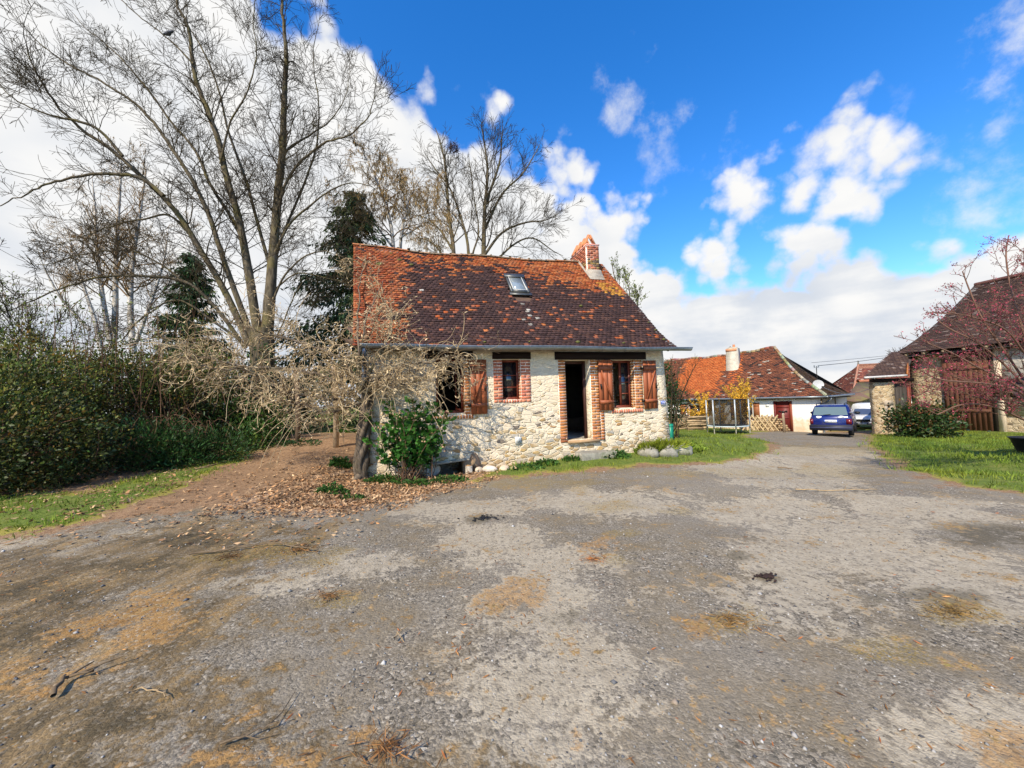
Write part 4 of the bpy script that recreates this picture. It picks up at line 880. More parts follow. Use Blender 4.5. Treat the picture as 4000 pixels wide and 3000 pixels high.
# ------------------------------------------------------------------ barn on the right with its low wing
BA = math.atan2(-.98, .18); BO = np.array([22.3, 21.5, 0.]); BU = np.array([.18, -.98, 0])/math.hypot(.18, .98); BV = np.array([.98, .18, 0])/math.hypot(.18, .98)
def dark_tile(u, s, g):
    c = np.array([(.085, .052, .043), (.07, .043, .038), (.105, .065, .05), (.06, .038, .034)][g.integers(4)])*g.uniform(.8, 1.2)
    if g.random() < .04: c = np.array((.22, .17, .15))
    return tuple(c)
def barn():
    root = thing('stone_barn', 'tall stone barn with dark tile roof and rust brown door behind the pink budding tree', 'barn', BO, BA)
    opens = [(1.6, 3.2, -1.2, 3.45)]
    mb = wall_sheet(0, 11, -1.4, 3.9, opens, th=.5, st=.4, disp=.05, seed=4)
    mb.add([(0, .01, -1.4), (0, 12, -1.4), (0, 12, 3.5), (0, 6, 7.3), (0, 3, 5.1), (0, .01, 3.5)], [(0, 1, 2, 3, 4, 5)]); mb.add([(11, .01, -1.4), (11, 12, -1.4), (11, 12, 3.5), (11, 6, 7.3), (11, 3, 5.1), (11, .01, 3.5)], [(5, 4, 3, 2, 1, 0)])
    mb.build('wall', M['barn'], root)
    w = MB(); w.box(3.5, 6.5, -.085, .0, .3, 3.4); w.build('whitewash_patch', m_stone('whitewashed_rubble', (.62, .57, .48), [(0, (.40, .34, .24)), (.5, (.52, .46, .36)), (.8, (.25, .2, .15))], 4.4, None, cov0=.35), root)
    d = MB(); g = np.random.default_rng(2)
    for i in range(9): k = g.uniform(.92, 1.06); x = 1.5+i*.19; d.box(x, x+.1885, -.14+g.uniform(0, .004), -.10, -.75, 3.45, (k, k, k))
    d.box(1.5, 3.2, -.165, -.141, .4, .55); d.box(1.5, 3.2, -.165, -.141, 2.5, 2.65)
    d.build('door', m_simple('rusty_door', (.115, .048, .026), .75, 0, .18, 1.5, .15, .2, (1, 1, .6), dirt=(.14, .055, .025, .4)), root)
    d = MB(); d.box(3.22, 3.38, -.10, .1, -1, 3.55, (.12, .12, .12)); d.box(3.39, 3.62, -.10, .1, -1, 3.4, (2.4, 2.6, 2.9)); d.build('door_post', M['wood'], root)
    prof = lambda s: (-.55+6.55*s, 3.62+4.15*(.80*s+.20*s*s))
    rf = tiled_slope('roof', root, M['tile_far'], lambda s: -.35, lambda s: 11.2, prof, dark_tile, expo=.135, tw=.3, seed=3, sag=lambda u, s: .07*math.sin(u*.9+s*3)*s-.12*math.sin(s*math.pi), lift=.035)
    b = MB()
    for s0, s1 in ((0.01, .25), (.25, .5), (.5, .75), (.75, .98)):
        (v0, w0), (v1, w1) = prof(s0), prof(s1); b.add([(-.3, v0, w0-.24), (11.1, v0, w0-.24), (11.1, v1, w1-.24), (-.3, v1, w1-.24)], [(0, 1, 2, 3)])
    b.add([(-.3, 6.01, 7.65), (11.1, 6.01, 7.65), (11.1, 12.5, 3.6), (-.3, 12.5, 3.6)], [(0, 1, 2, 3)]); b.build('roof_boarding', M['dark'], root)
    r = MB(); r.tube(np.linspace((-.35, 6, 7.80), (11.2, 6, 7.80), 20), .12, 7, (.13, .06, .05)); r.build('ridge_cap', M['tile_far'], rf)
    for u in np.arange(.2, 11, .8): MB().beam((u, -.5, 3.50), (u, .3, 3.85), .1, .12).build('rafter_tail', M['wood'], root)
barn()
def wing():
    O = np.array([19.35, 20.45, 0]); root = thing('barn_wing', 'low stone wing with dark roof and plank door at the far end of the barn', 'outbuilding', O, 0)
    s1 = np.array([.72, .70, 0])
    mb = wall_sheet(0, .98, -1.3, 2.05, [(.50, .66, -.35, .78)], th=.4, st=.3, disp=.03, seed=6)
    mb.add([(0, .012, -1.3), (.0+.72*5, .7*5, -1.3), (.72*5, .7*5, 2.3), (0, .012, 2.3)], [(0, 1, 2, 3)]); mb.build('wall', M['barn'], root)
    s = MB(); s.box(.38, .49, -.06, .1, -.5, .8); s.box(.67, .78, -.06, .1, -.5, .8); s.box(.36, .80, -.065, .1, .801, 1.06, (1.15, 1.1, 1.05)); s.build('slit_surround', m_simple('dressed_stone', (.33, .28, .21), .9, 0, .25, 5, .4), root)
    s = MB(); s.box(.50, .66, .18, .2, -.35, .78); s.build('slit_shutter', M['wood'], root)
    d = MB(); g = np.random.default_rng(5)
    for i in range(4): k = g.uniform(.8, 1.15); d.box(1.0+i*.2, 1.195+i*.2, .15, .2, -1.3, 2.0, (k, k, k))
    d.build('door', m_simple('dark_planks', (.05, .042, .035), .8, 0, .25, 5, .3, .2, (3, 3, .3)), root)
    d = MB(); d.box(1.81, 1.93, .1, .25, -1.2, 2.05); d.build('door_post', m_simple('red_post', (.16, .03, .015), .6), root)
    d = MB(); d.box(-.05, 1.98, -.08, .3, 2.06, 2.24); d.build('lintel', M['lintel'], root)
    A = np.array([-.85, -.35, 2.33]); B_ = np.array([1.3, -.3, 2.40]); D = np.array([2.25, 1.05, 3.72]); E_ = np.array([3.3, 1.05, 3.76])
    prof = lambda s: (-.35+1.45*s, 2.34+1.42*s)
    rf = tiled_slope('roof', root, M['tile_far'], lambda s: -.85+3.0*s, lambda s: 1.35+1.75*s, prof, dark_tile, expo=.1, tw=.2, seed=4, lift=.03)
    b = MB(); b.add([A-(0, 0, .08), B_-(0, 0, .08), E_-(0, 0, .1), D-(0, 0, .1)], [(0, 1, 2, 3)]); b.add([A-(0, 0, .04), D, D+np.array([4.2, 4.0, 0]), A+np.array([4.2, 4.0, 0])], [(3, 2, 1, 0)], (.5, .5, .5)); b.build('roof_boarding', M['dark'], root)
    b = MB(); b.beam((1.34, -.38, 2.40), (1.95, .15, 2.95), .06, .2, (1, 1, 1)); b.build('verge_board', m_simple('orange_board', (.34, .12, .03), .7), root)
    b = MB(); b.tube(np.linspace((-.95, -.42, 2.30), (1.3, -.38, 2.36), 8), .055, 8, (1, 1, 1), True); b.build('gutter', m_simple('pale_gutter', (.5, .48, .44), .5, 0, .15), root)
wing()
def far_house():
    P = at(3353, 1427, 48); root = thing('distant_farmhouse', 'distant house with mottled red tile roof between the farmhouse and the barn', 'house', (P[0], P[1], 0), R_(-8))
    rz = P[2]; ez = .9
    mb = MB(); mb.box(-3.2, 14, -3.6, 3.6, -1.6, ez); mb.build('wall', M['plaster'], root)
    def col(u, s, g): 
        c = np.array([(.24, .075, .05), (.20, .06, .045), (.29, .10, .065), (.16, .055, .045)][g.integers(4)])*g.uniform(.8, 1.2)
        if g.random() < .10: c = np.array((.45, .33, .26))
        if s > .9: c = np.array((.36, .17, .11))
        return tuple(c)
    prof = lambda s: (-4+4*s, ez-.1+(rz-ez+.1)*(s-.07*math.sin(math.pi*s)))
    rf = tiled_slope('roof', root, M['tile_far'], lambda s: -3.6+3.6*s, lambda s: 14.3, prof, col, expo=.17, tw=.34, seed=12, lift=.04)
    hp = tiled_slope('hip_roof', root, M['tile_far'], lambda s: -4+4*s, lambda s: 4-4*s, lambda s: (-3.6+3.6*s, prof(s)[1]), col, expo=.17, tw=.34, seed=13, lift=.04); hp.rotation_euler = (0, 0, R_(-90)); hp.location = (0, 0, 0)
    b = MB(); b.add([(0, .01, rz-.05), (14.2, .01, rz-.05), (14.2, 4, ez-.1), (-3.5, 4, ez-.1)], [(0, 1, 2, 3)], (.2, .07, .05)); b.build('rear_slope', M['tile_far'], root)
    r = MB(); r.tube([(-3.6, -4, ez), (0, 0, rz+.05)], .12, 6, (.42, .2, .13)); r.tube([(0, 0, rz+.05), (14.2, 0, rz+.05)], .12, 6, (.30, .14, .09)); r.tube([(0, 0, rz), (0, 0, rz+.6)], [.12, .04], 6, (.2, .18, .15)); r.build('ridge_cap', M['tile_far'], rf)
far_house()
def shed():
    A, B_, E_, D = at(3300, 1563, 34), at(3352, 1568, 32.5), at(3470, 1528, 36), at(3350, 1492, 38.5); D2 = at(3470, 1487, 40)
    root = thing('low_shed', 'low stone shed with mossy brown roof behind the white van', 'shed', (A[0], A[1], 0), 0); o = np.array([A[0], A[1], 0])
    b = MB(); q = [p-o for p in (A, B_, E_, D2, D)]; n = len(q); b.add([p for p in q]+[p-np.array([0, 0, .12]) for p in q], [tuple(range(n)), tuple(range(2*n-1, n-1, -1))]+[(i, n+i, n+(i+1) % n, (i+1) % n) for i in range(n)])
    qm = NT('mossy_tiles'); v = qm.coord('Object', (1, 1, 6)); n1 = qm.noise(qm.coord('Object'), .7, 6, .6).outputs['Fac']; n2 = qm.noise(v, 5, 5, .7).outputs['Fac']
    qm.bump(n2, .6, .05); mm = qm.set(qm.mix(qm.ss(n1, .42, .6), qm.mix(n2, (.10, .06, .045), (.18, .11, .08)), qm.mix(n2, (.10, .085, .03), (.22, .19, .07))), .9)
    b.build('roof', mm, root)
    b = MB(); b.tube([D-o+np.array([0, 0, .05]), D2-o+np.array([0, 0, .05])], .16, 6, (1, 1, 1)); b.build('ridge_cap', m_simple('orange_ridge', (.42, .15, .07), .8), root)
    b = MB(); dn = lambda p, z: np.array([p[0]-o[0], p[1]-o[1], z]); a2, b2, e2 = A+np.array([.4, .3, 0]), B_+np.array([.15, .4, 0]), E_+np.array([0, .5, 0])
    b.add([dn(a2, -1.6), dn(b2, -1.6), b2-o-(0, 0, .1), a2-o-(0, 0, .1)], [(0, 1, 2, 3)]); b.add([dn(b2, -1.6), dn(e2, -1.6), e2-o-(0, 0, .1), b2-o-(0, 0, .1)], [(0, 1, 2, 3)]); b.build('wall', m_stone('shed_rubble', (.55, .43, .26), [(0, (.40, .30, .17)), (.5, (.30, .22, .13)), (.8, (.46, .36, .22))], 4, None, cov0=.7), root)
shed()

# ------------------------------------------------------------------ vehicles
def m_paint(name, col, rough=.25, metal=.2):
    q = NT(name); v = q.coord('Object'); n = q.noise(v, 3, 5, .6).outputs['Fac']; q.b.inputs['Coat Weight'].default_value = .3; q.b.inputs['Coat Roughness'].default_value = .1
    return q.set(q.mix(q.math('MULTIPLY', q.ss(n, .45, .7), .25), col, (.16, .14, .12)), rough, metal, .5)
M['rubber'] = m_simple('tyre_rubber', (.015, .015, .015), .85, 0, .2, 8, .1)
M['bumper'] = m_simple('grey_bumper', (.02, .022, .035), .55, 0, .15, 5, 0)
M['lamp_red'] = m_simple('red_lamp', (.13, .006, .010), .2, 0, .1, 5, 0, .6)
M['lamp_clear'] = m_simple('clear_lamp', (.55, .55, .55), .15, 0, .1, 5, 0, .7)
M['carglass'] = m_glass('car_glass', (.10, .14, .135), .06)
M['carglass_dark'] = m_glass('side_glass', (.012, .014, .016), .05)
M['hub'] = m_simple('wheel_trim', (.22, .22, .22), .4, .6, .1, 5, 0)
def hull(mb, secs, tint=(1, 1, 1), caps=True):
    k = len(secs[0]); v = [p for s in secs for p in s]; f = [[i*k+j, i*k+(j+1) % k, (i+1)*k+(j+1) % k, (i+1)*k+j] for i in range(len(secs)-1) for j in range(k)]
    if caps: f += [list(range(k))[::-1], [(len(secs)-1)*k+j for j in range(k)]]
    mb.add(v, f, tint)
def section(y, hw, z0, z1, bulge=.04, rnd=.10):
    """closed outline of a car body across its width at length y"""
    zm = (z0+z1)/2
    pts = [(-hw+.10, z0), (hw-.10, z0), (hw-.02, z0+.10), (hw+bulge, zm), (hw, z1-rnd), (hw-rnd*.6, z1), (-hw+rnd*.6, z1), (-hw, z1-rnd), (-hw-bulge, zm), (-hw+.02, z0+.10)]
    return [(x, y, z) for x, z in pts]
def wheel(parent, x, y, r, w):
    b = MB(); b.lathe([(r*.62, -w/2), (r*.95, -w/2), (r, -w/2+.03), (r, w/2-.03), (r*.95, w/2), (r*.62, w/2)], 20); o = b.build('wheel', M['rubber'], parent, True); o.rotation_euler = (0, R_(90), 0); o.location = (x, y, r)
    b = MB(); b.lathe([(.001, -w/2+.02), (r*.5, -w/2+.015), (r*.63, -w/2+.03)], 14); b.lathe([(r*.63, w/2-.03), (r*.5, w/2-.015), (.001, w/2-.02)], 14); b.build('rim', M['hub'], o)
def blue_car():
    p0 = at(3248, 1712, 18.2); z = hgt(p0[0], p0[1]); root = thing('estate_car', 'dark blue estate car parked with its back to the camera', 'car', (p0[0], p0[1], z), R_(-44)); hw = .74; L = 4.3; blue = m_paint('blue_paint', (.004, .013, .12))
    mb = MB(); hull(mb, [section(y, w, a, b) for y, w, a, b in [(0, hw-.06, .36, .92), (.06, hw, .30, .98), (.5, hw+.02, .26, 1.0), (2.2, hw+.03, .24, .99), (3.1, hw+.02, .24, .95), (3.9, hw-.03, .26, .80), (4.25, hw-.12, .32, .66)]])
    mb.build('body', blue, root, False)
    mb = MB(); r = lambda y0, y1, x, z_: [(-x, y0, z_), (x, y0, z_), (x, y1, z_), (-x, y1, z_)]
    hull(mb, [r(.06, 3.15, hw-.03, .96), r(.16, 2.75, hw-.09, 1.22), r(.26, 2.4, hw-.16, 1.42), r(.36, 2.25, hw-.26, 1.465)]); mb.build('cabin', blue, root)
    mb = MB(); x0, x1 = hw-.10, hw-.17
    mb.add([(-x0, .085, 1.0), (x0, .085, 1.0), (x1, .225, 1.375), (-x1, .225, 1.375)], [(0, 1, 2, 3)]); v = [(-x0, .07, .995), (x0, .07, .995), (x1, .212, 1.38), (-x1, .212, 1.38)]; mb.add(v, [(0, 1, 2, 3)]); mb.build('rear_window', M['carglass'], root)
    mb = MB(); mb.beam((-.25, .055, 1.0), (.02, .075, 1.03), .02, .03); mb.build('wiper', M['black'], root)
    for sx in (1, -1):
        for (ya, yb) in ((.30, 1.02), (1.1, 1.9), (1.98, 2.7)):
            mb = MB(); A = lambda y, zz: (sx*(hw-.03-.055*(zz-.96)/.26*1.05+.018), y, zz); q = [A(ya, 1.0), A(yb, 1.0), A(min(yb, 2.45), 1.36), A(ya+.08, 1.36)]; q = [(x-sx*(.06 if zz > 1.2 else 0), y, zz) for x, y, zz in q]; mb.add(q, [(0, 1, 2, 3) if sx > 0 else (3, 2, 1, 0)]); mb.build('side_window', M['carglass_dark'], root)
        mb = MB(); mb.box(min(sx*(hw-.17), sx*(hw+.025)), max(sx*(hw-.10), sx*(hw+.02)), -.02, .12, .58, .82); mb.build('tail_light', M['lamp_red'], root)
        mb = MB(); mb.blob((sx*(hw+.14), 2.35, 1.02), (.12, .07, .075), (1, 1, 1), 3, 2, .05); mb.build('mirror', M['black'], root)
        mb = MB(); mb.tube(catmull([(sx*(hw-.22), .4, 1.45), (sx*(hw-.22), .55, 1.52), (sx*(hw-.22), 2.0, 1.53), (sx*(hw-.22), 2.2, 1.46)], 5), .02, 6); mb.build('roof_rail', M['black'], root)
    mb = MB(); hull(mb, [[(x, y, zz) for x, zz in ((-hw-.02, .28), (hw+.02, .28), (hw+.05, .34), (hw+.05, .50), (hw+.02, .545), (-hw-.02, .545), (-hw-.05, .50), (-hw-.05, .34))] for y in (-.11, .28)]); mb.box(-hw, hw, -.125, -.111, .40, .43, (3, 3, 4)); mb.build('bumper', M['bumper'], root)
    mb = MB(); mb.tube([(0, -.05, .26), (0, -.20, .28), (0, -.2, .36)], .022, 6); mb.build('tow_hook', M['iron'], root)
    mb = MB(); mb.box(-.24, .27, -.03, -.008, .66, .775); pl = mb.build('number_plate', M['enamel_white'], root)
    mb = MB(); mb.box(-.24, -.20, -.034, -.0305, .66, .775); mb.box(.235, .27, -.034, -.0305, .66, .775); mb.build('plate_band', M['enamel_blue'], pl)
    text_mesh('plate_number', 'DG-196-DK', .078, M['black'], pl, (.018, -.032, .717), (R_(90), 0, 0), .001)
    mb = MB(); mb.blob((-.42, -.005, .905), (.10, .008, .055), (1, 1, 1), 4, 2, .35); mb.blob((.38, -.005, .915), (.10, .008, .04), (1, 1, 1), 9, 2, .45); mb.build('sticker', M['enamel_white'], root)
    for sx in (1, -1):
        for y in (.78, 3.35): wheel(root, sx*(hw-.06), y, .30, .19)
blue_car()
def van():
    p0 = at(3372, 1672, 27.5); z = hgt(p0[0], p0[1]); root = thing('white_van', 'small white box van parked behind the blue estate car', 'van', (p0[0], p0[1], z), R_(-50)); wp = m_paint('white_paint', (.62, .64, .66), .35, 0)
    # local: front at y=0 looking towards -y, body runs to +y
    hw = .80; mb = MB()
    hull(mb, [section(y, w, a, b, .02, .08) for y, w, a, b in [(0, hw-.1, .42, .80), (.06, hw-.03, .36, .92), (.5, hw, .32, .99), (1.05, hw, .30, 1.05), (2, hw, .30, 1.08), (3.9, hw, .30, 1.08)]]); mb.build('body', wp, root)
    mb = MB(); r = lambda y0, y1, x, z_: [(-x, y0, z_), (x, y0, z_), (x, y1, z_), (-x, y1, z_)]
    hull(mb, [r(.95, 2.2, hw-.03, 1.04), r(1.45, 2.2, hw-.14, 1.50), r(1.6, 2.2, hw-.2, 1.56)]); hull(mb, [r(1.75, 3.9, hw+.02, 1.05), r(1.75, 3.9, hw+.02, 1.62), r(1.82, 3.85, hw-.06, 1.82), r(1.95, 3.7, hw-.22, 1.88)]); mb.build('box_body', wp, root)
    mb = MB(); mb.add([(-hw+.12, .99, 1.06), (hw-.12, .99, 1.06), (hw-.20, 1.42, 1.47), (-hw+.20, 1.42, 1.47)], [(0, 1, 2, 3)]); o = mb.build('windscreen', m_glass('windscreen_glass', (.05, .07, .12), .05), root); o.location = (0, -.02, .012)
    for sx in (1, -1):
        mb = MB(); mb.add([(sx*(hw-.01), 1.12, 1.1), (sx*(hw-.01), 1.72, 1.1), (sx*(hw-.12), 1.72, 1.48), (sx*(hw-.12), 1.5, 1.48)], [(0, 1, 2, 3) if sx > 0 else (3, 2, 1, 0)]); mb.build('side_window', M['carglass_dark'], root)
        mb = MB(); mb.box(min(sx*.42, sx*.70), max(sx*.42, sx*.70), -.02, .1, .62, .76); mb.build('headlight', M['lamp_clear'], root)
        mb = MB(); mb.box(min(sx*.45, sx*.65), max(sx*.45, sx*.65), -.11, -.085, .50, .54); mb.build('indicator', m_simple('orange_lamp', (.6, .2, .02), .3), root)
        mb = MB(); mb.blob((sx*(hw+.10), 1.15, 1.12), (.08, .05, .10), (1, 1, 1), 2, 2, .05); mb.build('mirror', M['black'], root)
        for y in (.62, 3.1): wheel(root, sx*(hw-.08), y, .29, .17)
    mb = MB(); mb.box(-.41, .41, -.012, .08, .60, .78); mb.build('grille', M['black'], root)
    mb = MB(); mb.box(-hw, hw, -.085, .2, .40, .56, (2, 2, 2)); mb.build('bumper', M['bumper'], root)
    mb = MB(); mb.box(-.22, .22, -.105, -.086, .42, .50); mb.build('number_plate', M['plastic_white'], root)
    mb = MB()
    for y in (1.95, 2.6, 3.3): mb.tube([(-hw+.15, y, 1.90), (-hw+.15, y, 1.98), (hw-.15, y, 1.98), (hw-.15, y, 1.90)], .016, 5)
    for x in (-hw+.15, hw-.15): mb.tube([(x, 1.8, 1.98), (x, 3.6, 1.98)], .016, 5)
    mb.build('roof_rack', M['iron'], root)
van()

# ------------------------------------------------------------------ things in the neighbour's garden
def trampoline():
    c = at(2845, 1690, 21.3); z = hgt(c[0], c[1]); root = thing('trampoline', 'round trampoline with pale posts and black safety net before the farmhouse', 'trampoline', (c[0], c[1], z), R_(10)); r = .98; pale = m_simple('grey_tube', (.42, .45, .46), .45, .4, .12, 5, 0)
    a8 = [i*math.pi/3+.2 for i in range(6)]
    ring = [(r*math.cos(t), r*math.sin(t), .42) for t in np.linspace(0, 2*math.pi, 33)]
    b = MB(); b.tube(ring, .03, 6); b.build('frame', pale, root)
    b = MB(); b.lathe([(.001, .43), (r*.82, .43)], 28); b.build('jumping_mat', M['black'], root)
    b = MB(); b.lathe([(r*.80, .45), (r*1.04, .45), (r*1.05, .41)], 28); b.build('edge_pad', m_simple('pad', (.36, .42, .40), .6, 0, .15, 3, 0), root)
    for t in a8:
        x, y = r*1.06*math.cos(t), r*1.06*math.sin(t)
        b = MB(); b.tube([(x, y, .3), (x, y, 1.86)], .036, 7, (1, 1, 1), True); b.build('post', pale, root)
        b = MB(); b.tube([(x, y, .38), (x*.98, y*.98, -.15)], .028, 6); b.build('leg', m_simple('leg_tube', (.34, .32, .24), .6, .2), root)
    b = MB(); b.tube([(r*1.02*math.cos(t), r*1.02*math.sin(t), 1.86) for t in a8+[a8[0]]], .022, 6); b.build('top_ring', M['black'], root)
    b = MB(); vs = [(r*.97*math.cos(t), r*.97*math.sin(t), zz) for zz in (.45, 1.84) for t in a8]; b.add(vs, [(i, (i+1) % 6, 6+(i+1) % 6, 6+i) for i in range(6)])
    q = NT('netting'); tr = q.n('ShaderNodeBsdfTransparent'); mx = q.n('ShaderNodeMixShader'); mx.inputs[0].default_value = .6; q.set((.012, .013, .014), .8, 0, .1); q.L(tr.outputs[0], mx.inputs[1]); q.L(q.b.outputs[0], mx.inputs[2]); q.L(mx.outputs[0], q.out.inputs['Surface'])
    b.build('safety_net', q.m, root)
trampoline()
def lattice(a, b, h, step, label, name='lattice_fence', mat=None, r=.042):
    root = thing(name, label, 'fence' if name != 'trellis' else 'trellis', (a[0], a[1], hgt(a[0], a[1])), math.atan2(b[1]-a[1], b[0]-a[0])); L = math.hypot(b[0]-a[0], b[1]-a[1]); mb = MB(); g = np.random.default_rng(3); x = -h*.55
    while x < L:
        for s in (1, -1):
            xa, xb = (x, x+h*.62) if s > 0 else (x+h*.62, x); xa += g.normal(0, .02); xb += g.normal(0, .02)
            if 0 <= min(xa, xb) and max(xa, xb) <= L: mb.tube([(xa, s*.022, .0), ((xa+xb)/2+g.normal(0, .01), s*.022, h*.5), (xb, s*.022, h+g.uniform(-.04, .04))], r, 5)
        x += step
    mb.build('crossed_stakes', mat or M['wood'], root); return root
fa, fb = ground(2880, 1690), ground(3062, 1696)
lattice((at(2885, 1690, 23.2)[0], 23.2), (at(3060, 1695, 22.0)[0], 22.0), 0.9, .24, 'low fence of crossed wooden stakes between trampoline and red door', 'lattice_fence', m_simple('fence_stake', (.46, .34, .18), .85, 0, .25, 7, .2))
lattice((at(2775, 1640, 26.5)[0], 26.5), (at(2868, 1640, 26.2)[0], 26.2), 1.75, .26, 'tall diamond trellis panel standing behind the trampoline', 'trellis', None, .014)
p = at(3064, 1695, 22.0); b = MB(); b.tube([(0, 0, -.1), (.01, 0, .5), (0, .01, 1.0)], [.07, .065, .06], 8, (1, 1, 1), True); tag(b.build('fence_post', M['wood'], None, False, (p[0], p[1], hgt(p[0], p[1]))), 'thick grey wooden post at the right end of the crossed-stake fence', 'post')
def plank_stack(px0, px1, Y, h, label, seed):
    a, c = at(px0, 1670, Y), at(px1, 1670, Y); z = hgt(a[0], a[1]); root = thing('log_stack', label, 'woodpile', (a[0], a[1], z), 0, 'stacks of pale split logs'); g = np.random.default_rng(seed); L = c[0]-a[0]; zz = .05; mb = MB()
    while zz < h:
        t = g.uniform(.09, .13); x = g.uniform(-.08, .05)
        while x < L-.15:
            l = g.uniform(.7, 1.3); e = min(L+g.uniform(-.1, .08), x+l); k = g.uniform(.6, 1.2); d = g.normal(0, .04)
            mb.tube([(x, d, zz+g.normal(0, .012)), ((x+e)/2, d+g.normal(0, .02), zz+g.normal(0, .015)), (e, d, zz+g.normal(0, .012))], t*.5, 6, (k, k, k*.95), True); mb.tube([(x, d+.25, zz), (e, d+.25, zz)], t*.5, 5, (.5, .5, .5), True); x = e+.01
        zz += t*.98
    mb.build('split_logs', M['wood_pale'], root)
plank_stack(2598, 2686, 24.5, .92, 'stack of pale split logs beside the corner of the cottage', 1)
plank_stack(2690, 2764, 23.6, .82, 'stack of pale split logs just left of the trampoline', 2)
def firewood():
    a = at(2945, 1690, 24.0); root = thing('firewood_pile', 'heap of cut firewood behind the crossed-stake fence', 'woodpile', (a[0], a[1], hgt(a[0], a[1])), R_(-20)); g = np.random.default_rng(8); mb = MB(); z = .08
    for row in range(7):
        for x in np.arange(0, 1.9-row*.10, .15):
            r = g.uniform(.055, .085); k = g.uniform(.65, 1.25); xx = x+g.normal(0, .02)+(row % 2)*.07; mb.tube([(xx, -.22+g.normal(0, .04), z), (xx+g.normal(0, .03), .25, z+g.normal(0, .01))], r, 6, (k, k*.95, k*.85), True)
        z += .125
    mb.build('logs', M['wood_pale'], root)
firewood()
def well():
    c = at(4062, 1545, 9.0); root = thing('small_tiled_roof', 'little brown tiled roof on wooden posts at the right edge of the picture', 'well roof', (c[0], c[1], hgt(c[0], c[1])), R_(-25)); z0 = c[2]-hgt(c[0], c[1]); tl = m_simple('brown_shingles', (.085, .055, .045), .8, 0, .3, 8, .3)
    mb = MB(); 
    for s in (-1, 1):
        for i in range(5):
            y0 = s*(.62-i*.12); y1 = s*(.62-(i+1)*.12-.03); za = z0-.02+i*.085; zb = za+.11; n = 5
            for j in range(n):
                x0 = -.68+j*.272; k = .8+.4*((i*7+j*3) % 5)/5; v = [(x0+.005, y0, za), (x0+.267, y0, za), (x0+.267, y1, zb), (x0+.005, y1, zb)]; mb.add(v+[(x, y, z-.03) for x, y, z in v], [(0, 1, 2, 3), (4, 7, 6, 5), (0, 4, 5, 1), (1, 5, 6, 2), (2, 6, 7, 3), (3, 7, 4, 0)], (k, k, k))
    mb.build('roof', tl, root)
    mb = MB(); mb.beam((-.6, 0, z0+.30), (.6, 0, z0+.30), .07, .07); mb.beam((-.6, -.5, z0-.06), (-.6, .5, z0-.06), .06, .07); mb.beam((.6, -.5, z0-.06), (.6, .5, z0-.06), .06, .07); mb.beam((-.6, 0, z0-.02), (-.6, 0, z0+.26), .06, .06); mb.beam((.6, 0, z0-.02), (.6, 0, z0+.26), .06, .06); mb.build('roof_frame', M['wood'], root)
    for x in (.2, .6): mb = MB(); mb.tube([(x, 0, -.1), (x, 0, z0)], .06, 8); mb.build('post', M['wood'], root)
well()
def tub():
    c = ground(4045, 1772); z = hgt(c[0], c[1]); mb = MB(); mb.lathe([(.001, 0), (.27, 0), (.31, .06), (.42, .40), (.45, .41), (.45, .43), (.40, .43), (.29, .10), (.001, .08)], 24); root = thing('black_tub', 'black round tub standing in the grass at the right edge of the picture', 'tub', (c[0], c[1], z)); mb.build('tub_body', m_simple('black_cast', (.018, .017, .018), .6, .1, .3, 9, .3), root, True)
    mb = MB(); mb.lathe([(.001, .345), (.385, .34)], 20); mb.build('soil', m_simple('soil', (.05, .035, .022), .95), root)
tub()
# ------------------------------------------------------------------ plants: generators
class TB:
    """fast tube collector for thousands of twigs"""
    def __init__(s): s.V = []; s.F = []; s.n = 0
    def tube(s, pts, rad, k=4):
        pts = np.asarray(pts, float); n = len(pts); rad = np.broadcast_to(np.asarray(rad, float), (n,))
        t = np.empty_like(pts); t[1:-1] = pts[2:]-pts[:-2]; t[0] = pts[1]-pts[0]; t[-1] = pts[-1]-pts[-2]
        t /= np.sqrt((t*t).sum(1, keepdims=True))+1e-9; ref = np.zeros(3); ref[np.argmin(np.abs(t.mean(0)))] = 1
        a = np.cross(t, ref); a /= np.sqrt((a*a).sum(1, keepdims=True))+1e-9; b = np.cross(t, a)
        ang = np.arange(k)*2*math.pi/k
        ring = pts[:, None]+rad[:, None, None]*(a[:, None]*np.cos(ang)[None, :, None]+b[:, None]*np.sin(ang)[None, :, None])
        s.V.append(ring.reshape(-1, 3)); i = np.arange(n-1)[:, None]*k; j = np.arange(k)[None]; j2 = (j+1) % k
        s.F.append((np.stack((i+j, i+j2, i+k+j2, i+k+j), -1)+s.n).reshape(-1, 4)); s.n += n*k
    def build(s, name, mat, parent=None, smooth=True):
        if not s.V: return None
        return mesh_np(name, np.vstack(s.V), np.vstack(s.F), mat, parent, None, smooth)
def unit(v): return v/(np.linalg.norm(v)+1e-9)
def perp(d, g):
    r = g.normal(size=3); r -= d*(r@d); return unit(r)
def rot_toward(d, side, ang): return unit(d*math.cos(ang)+side*math.sin(ang))
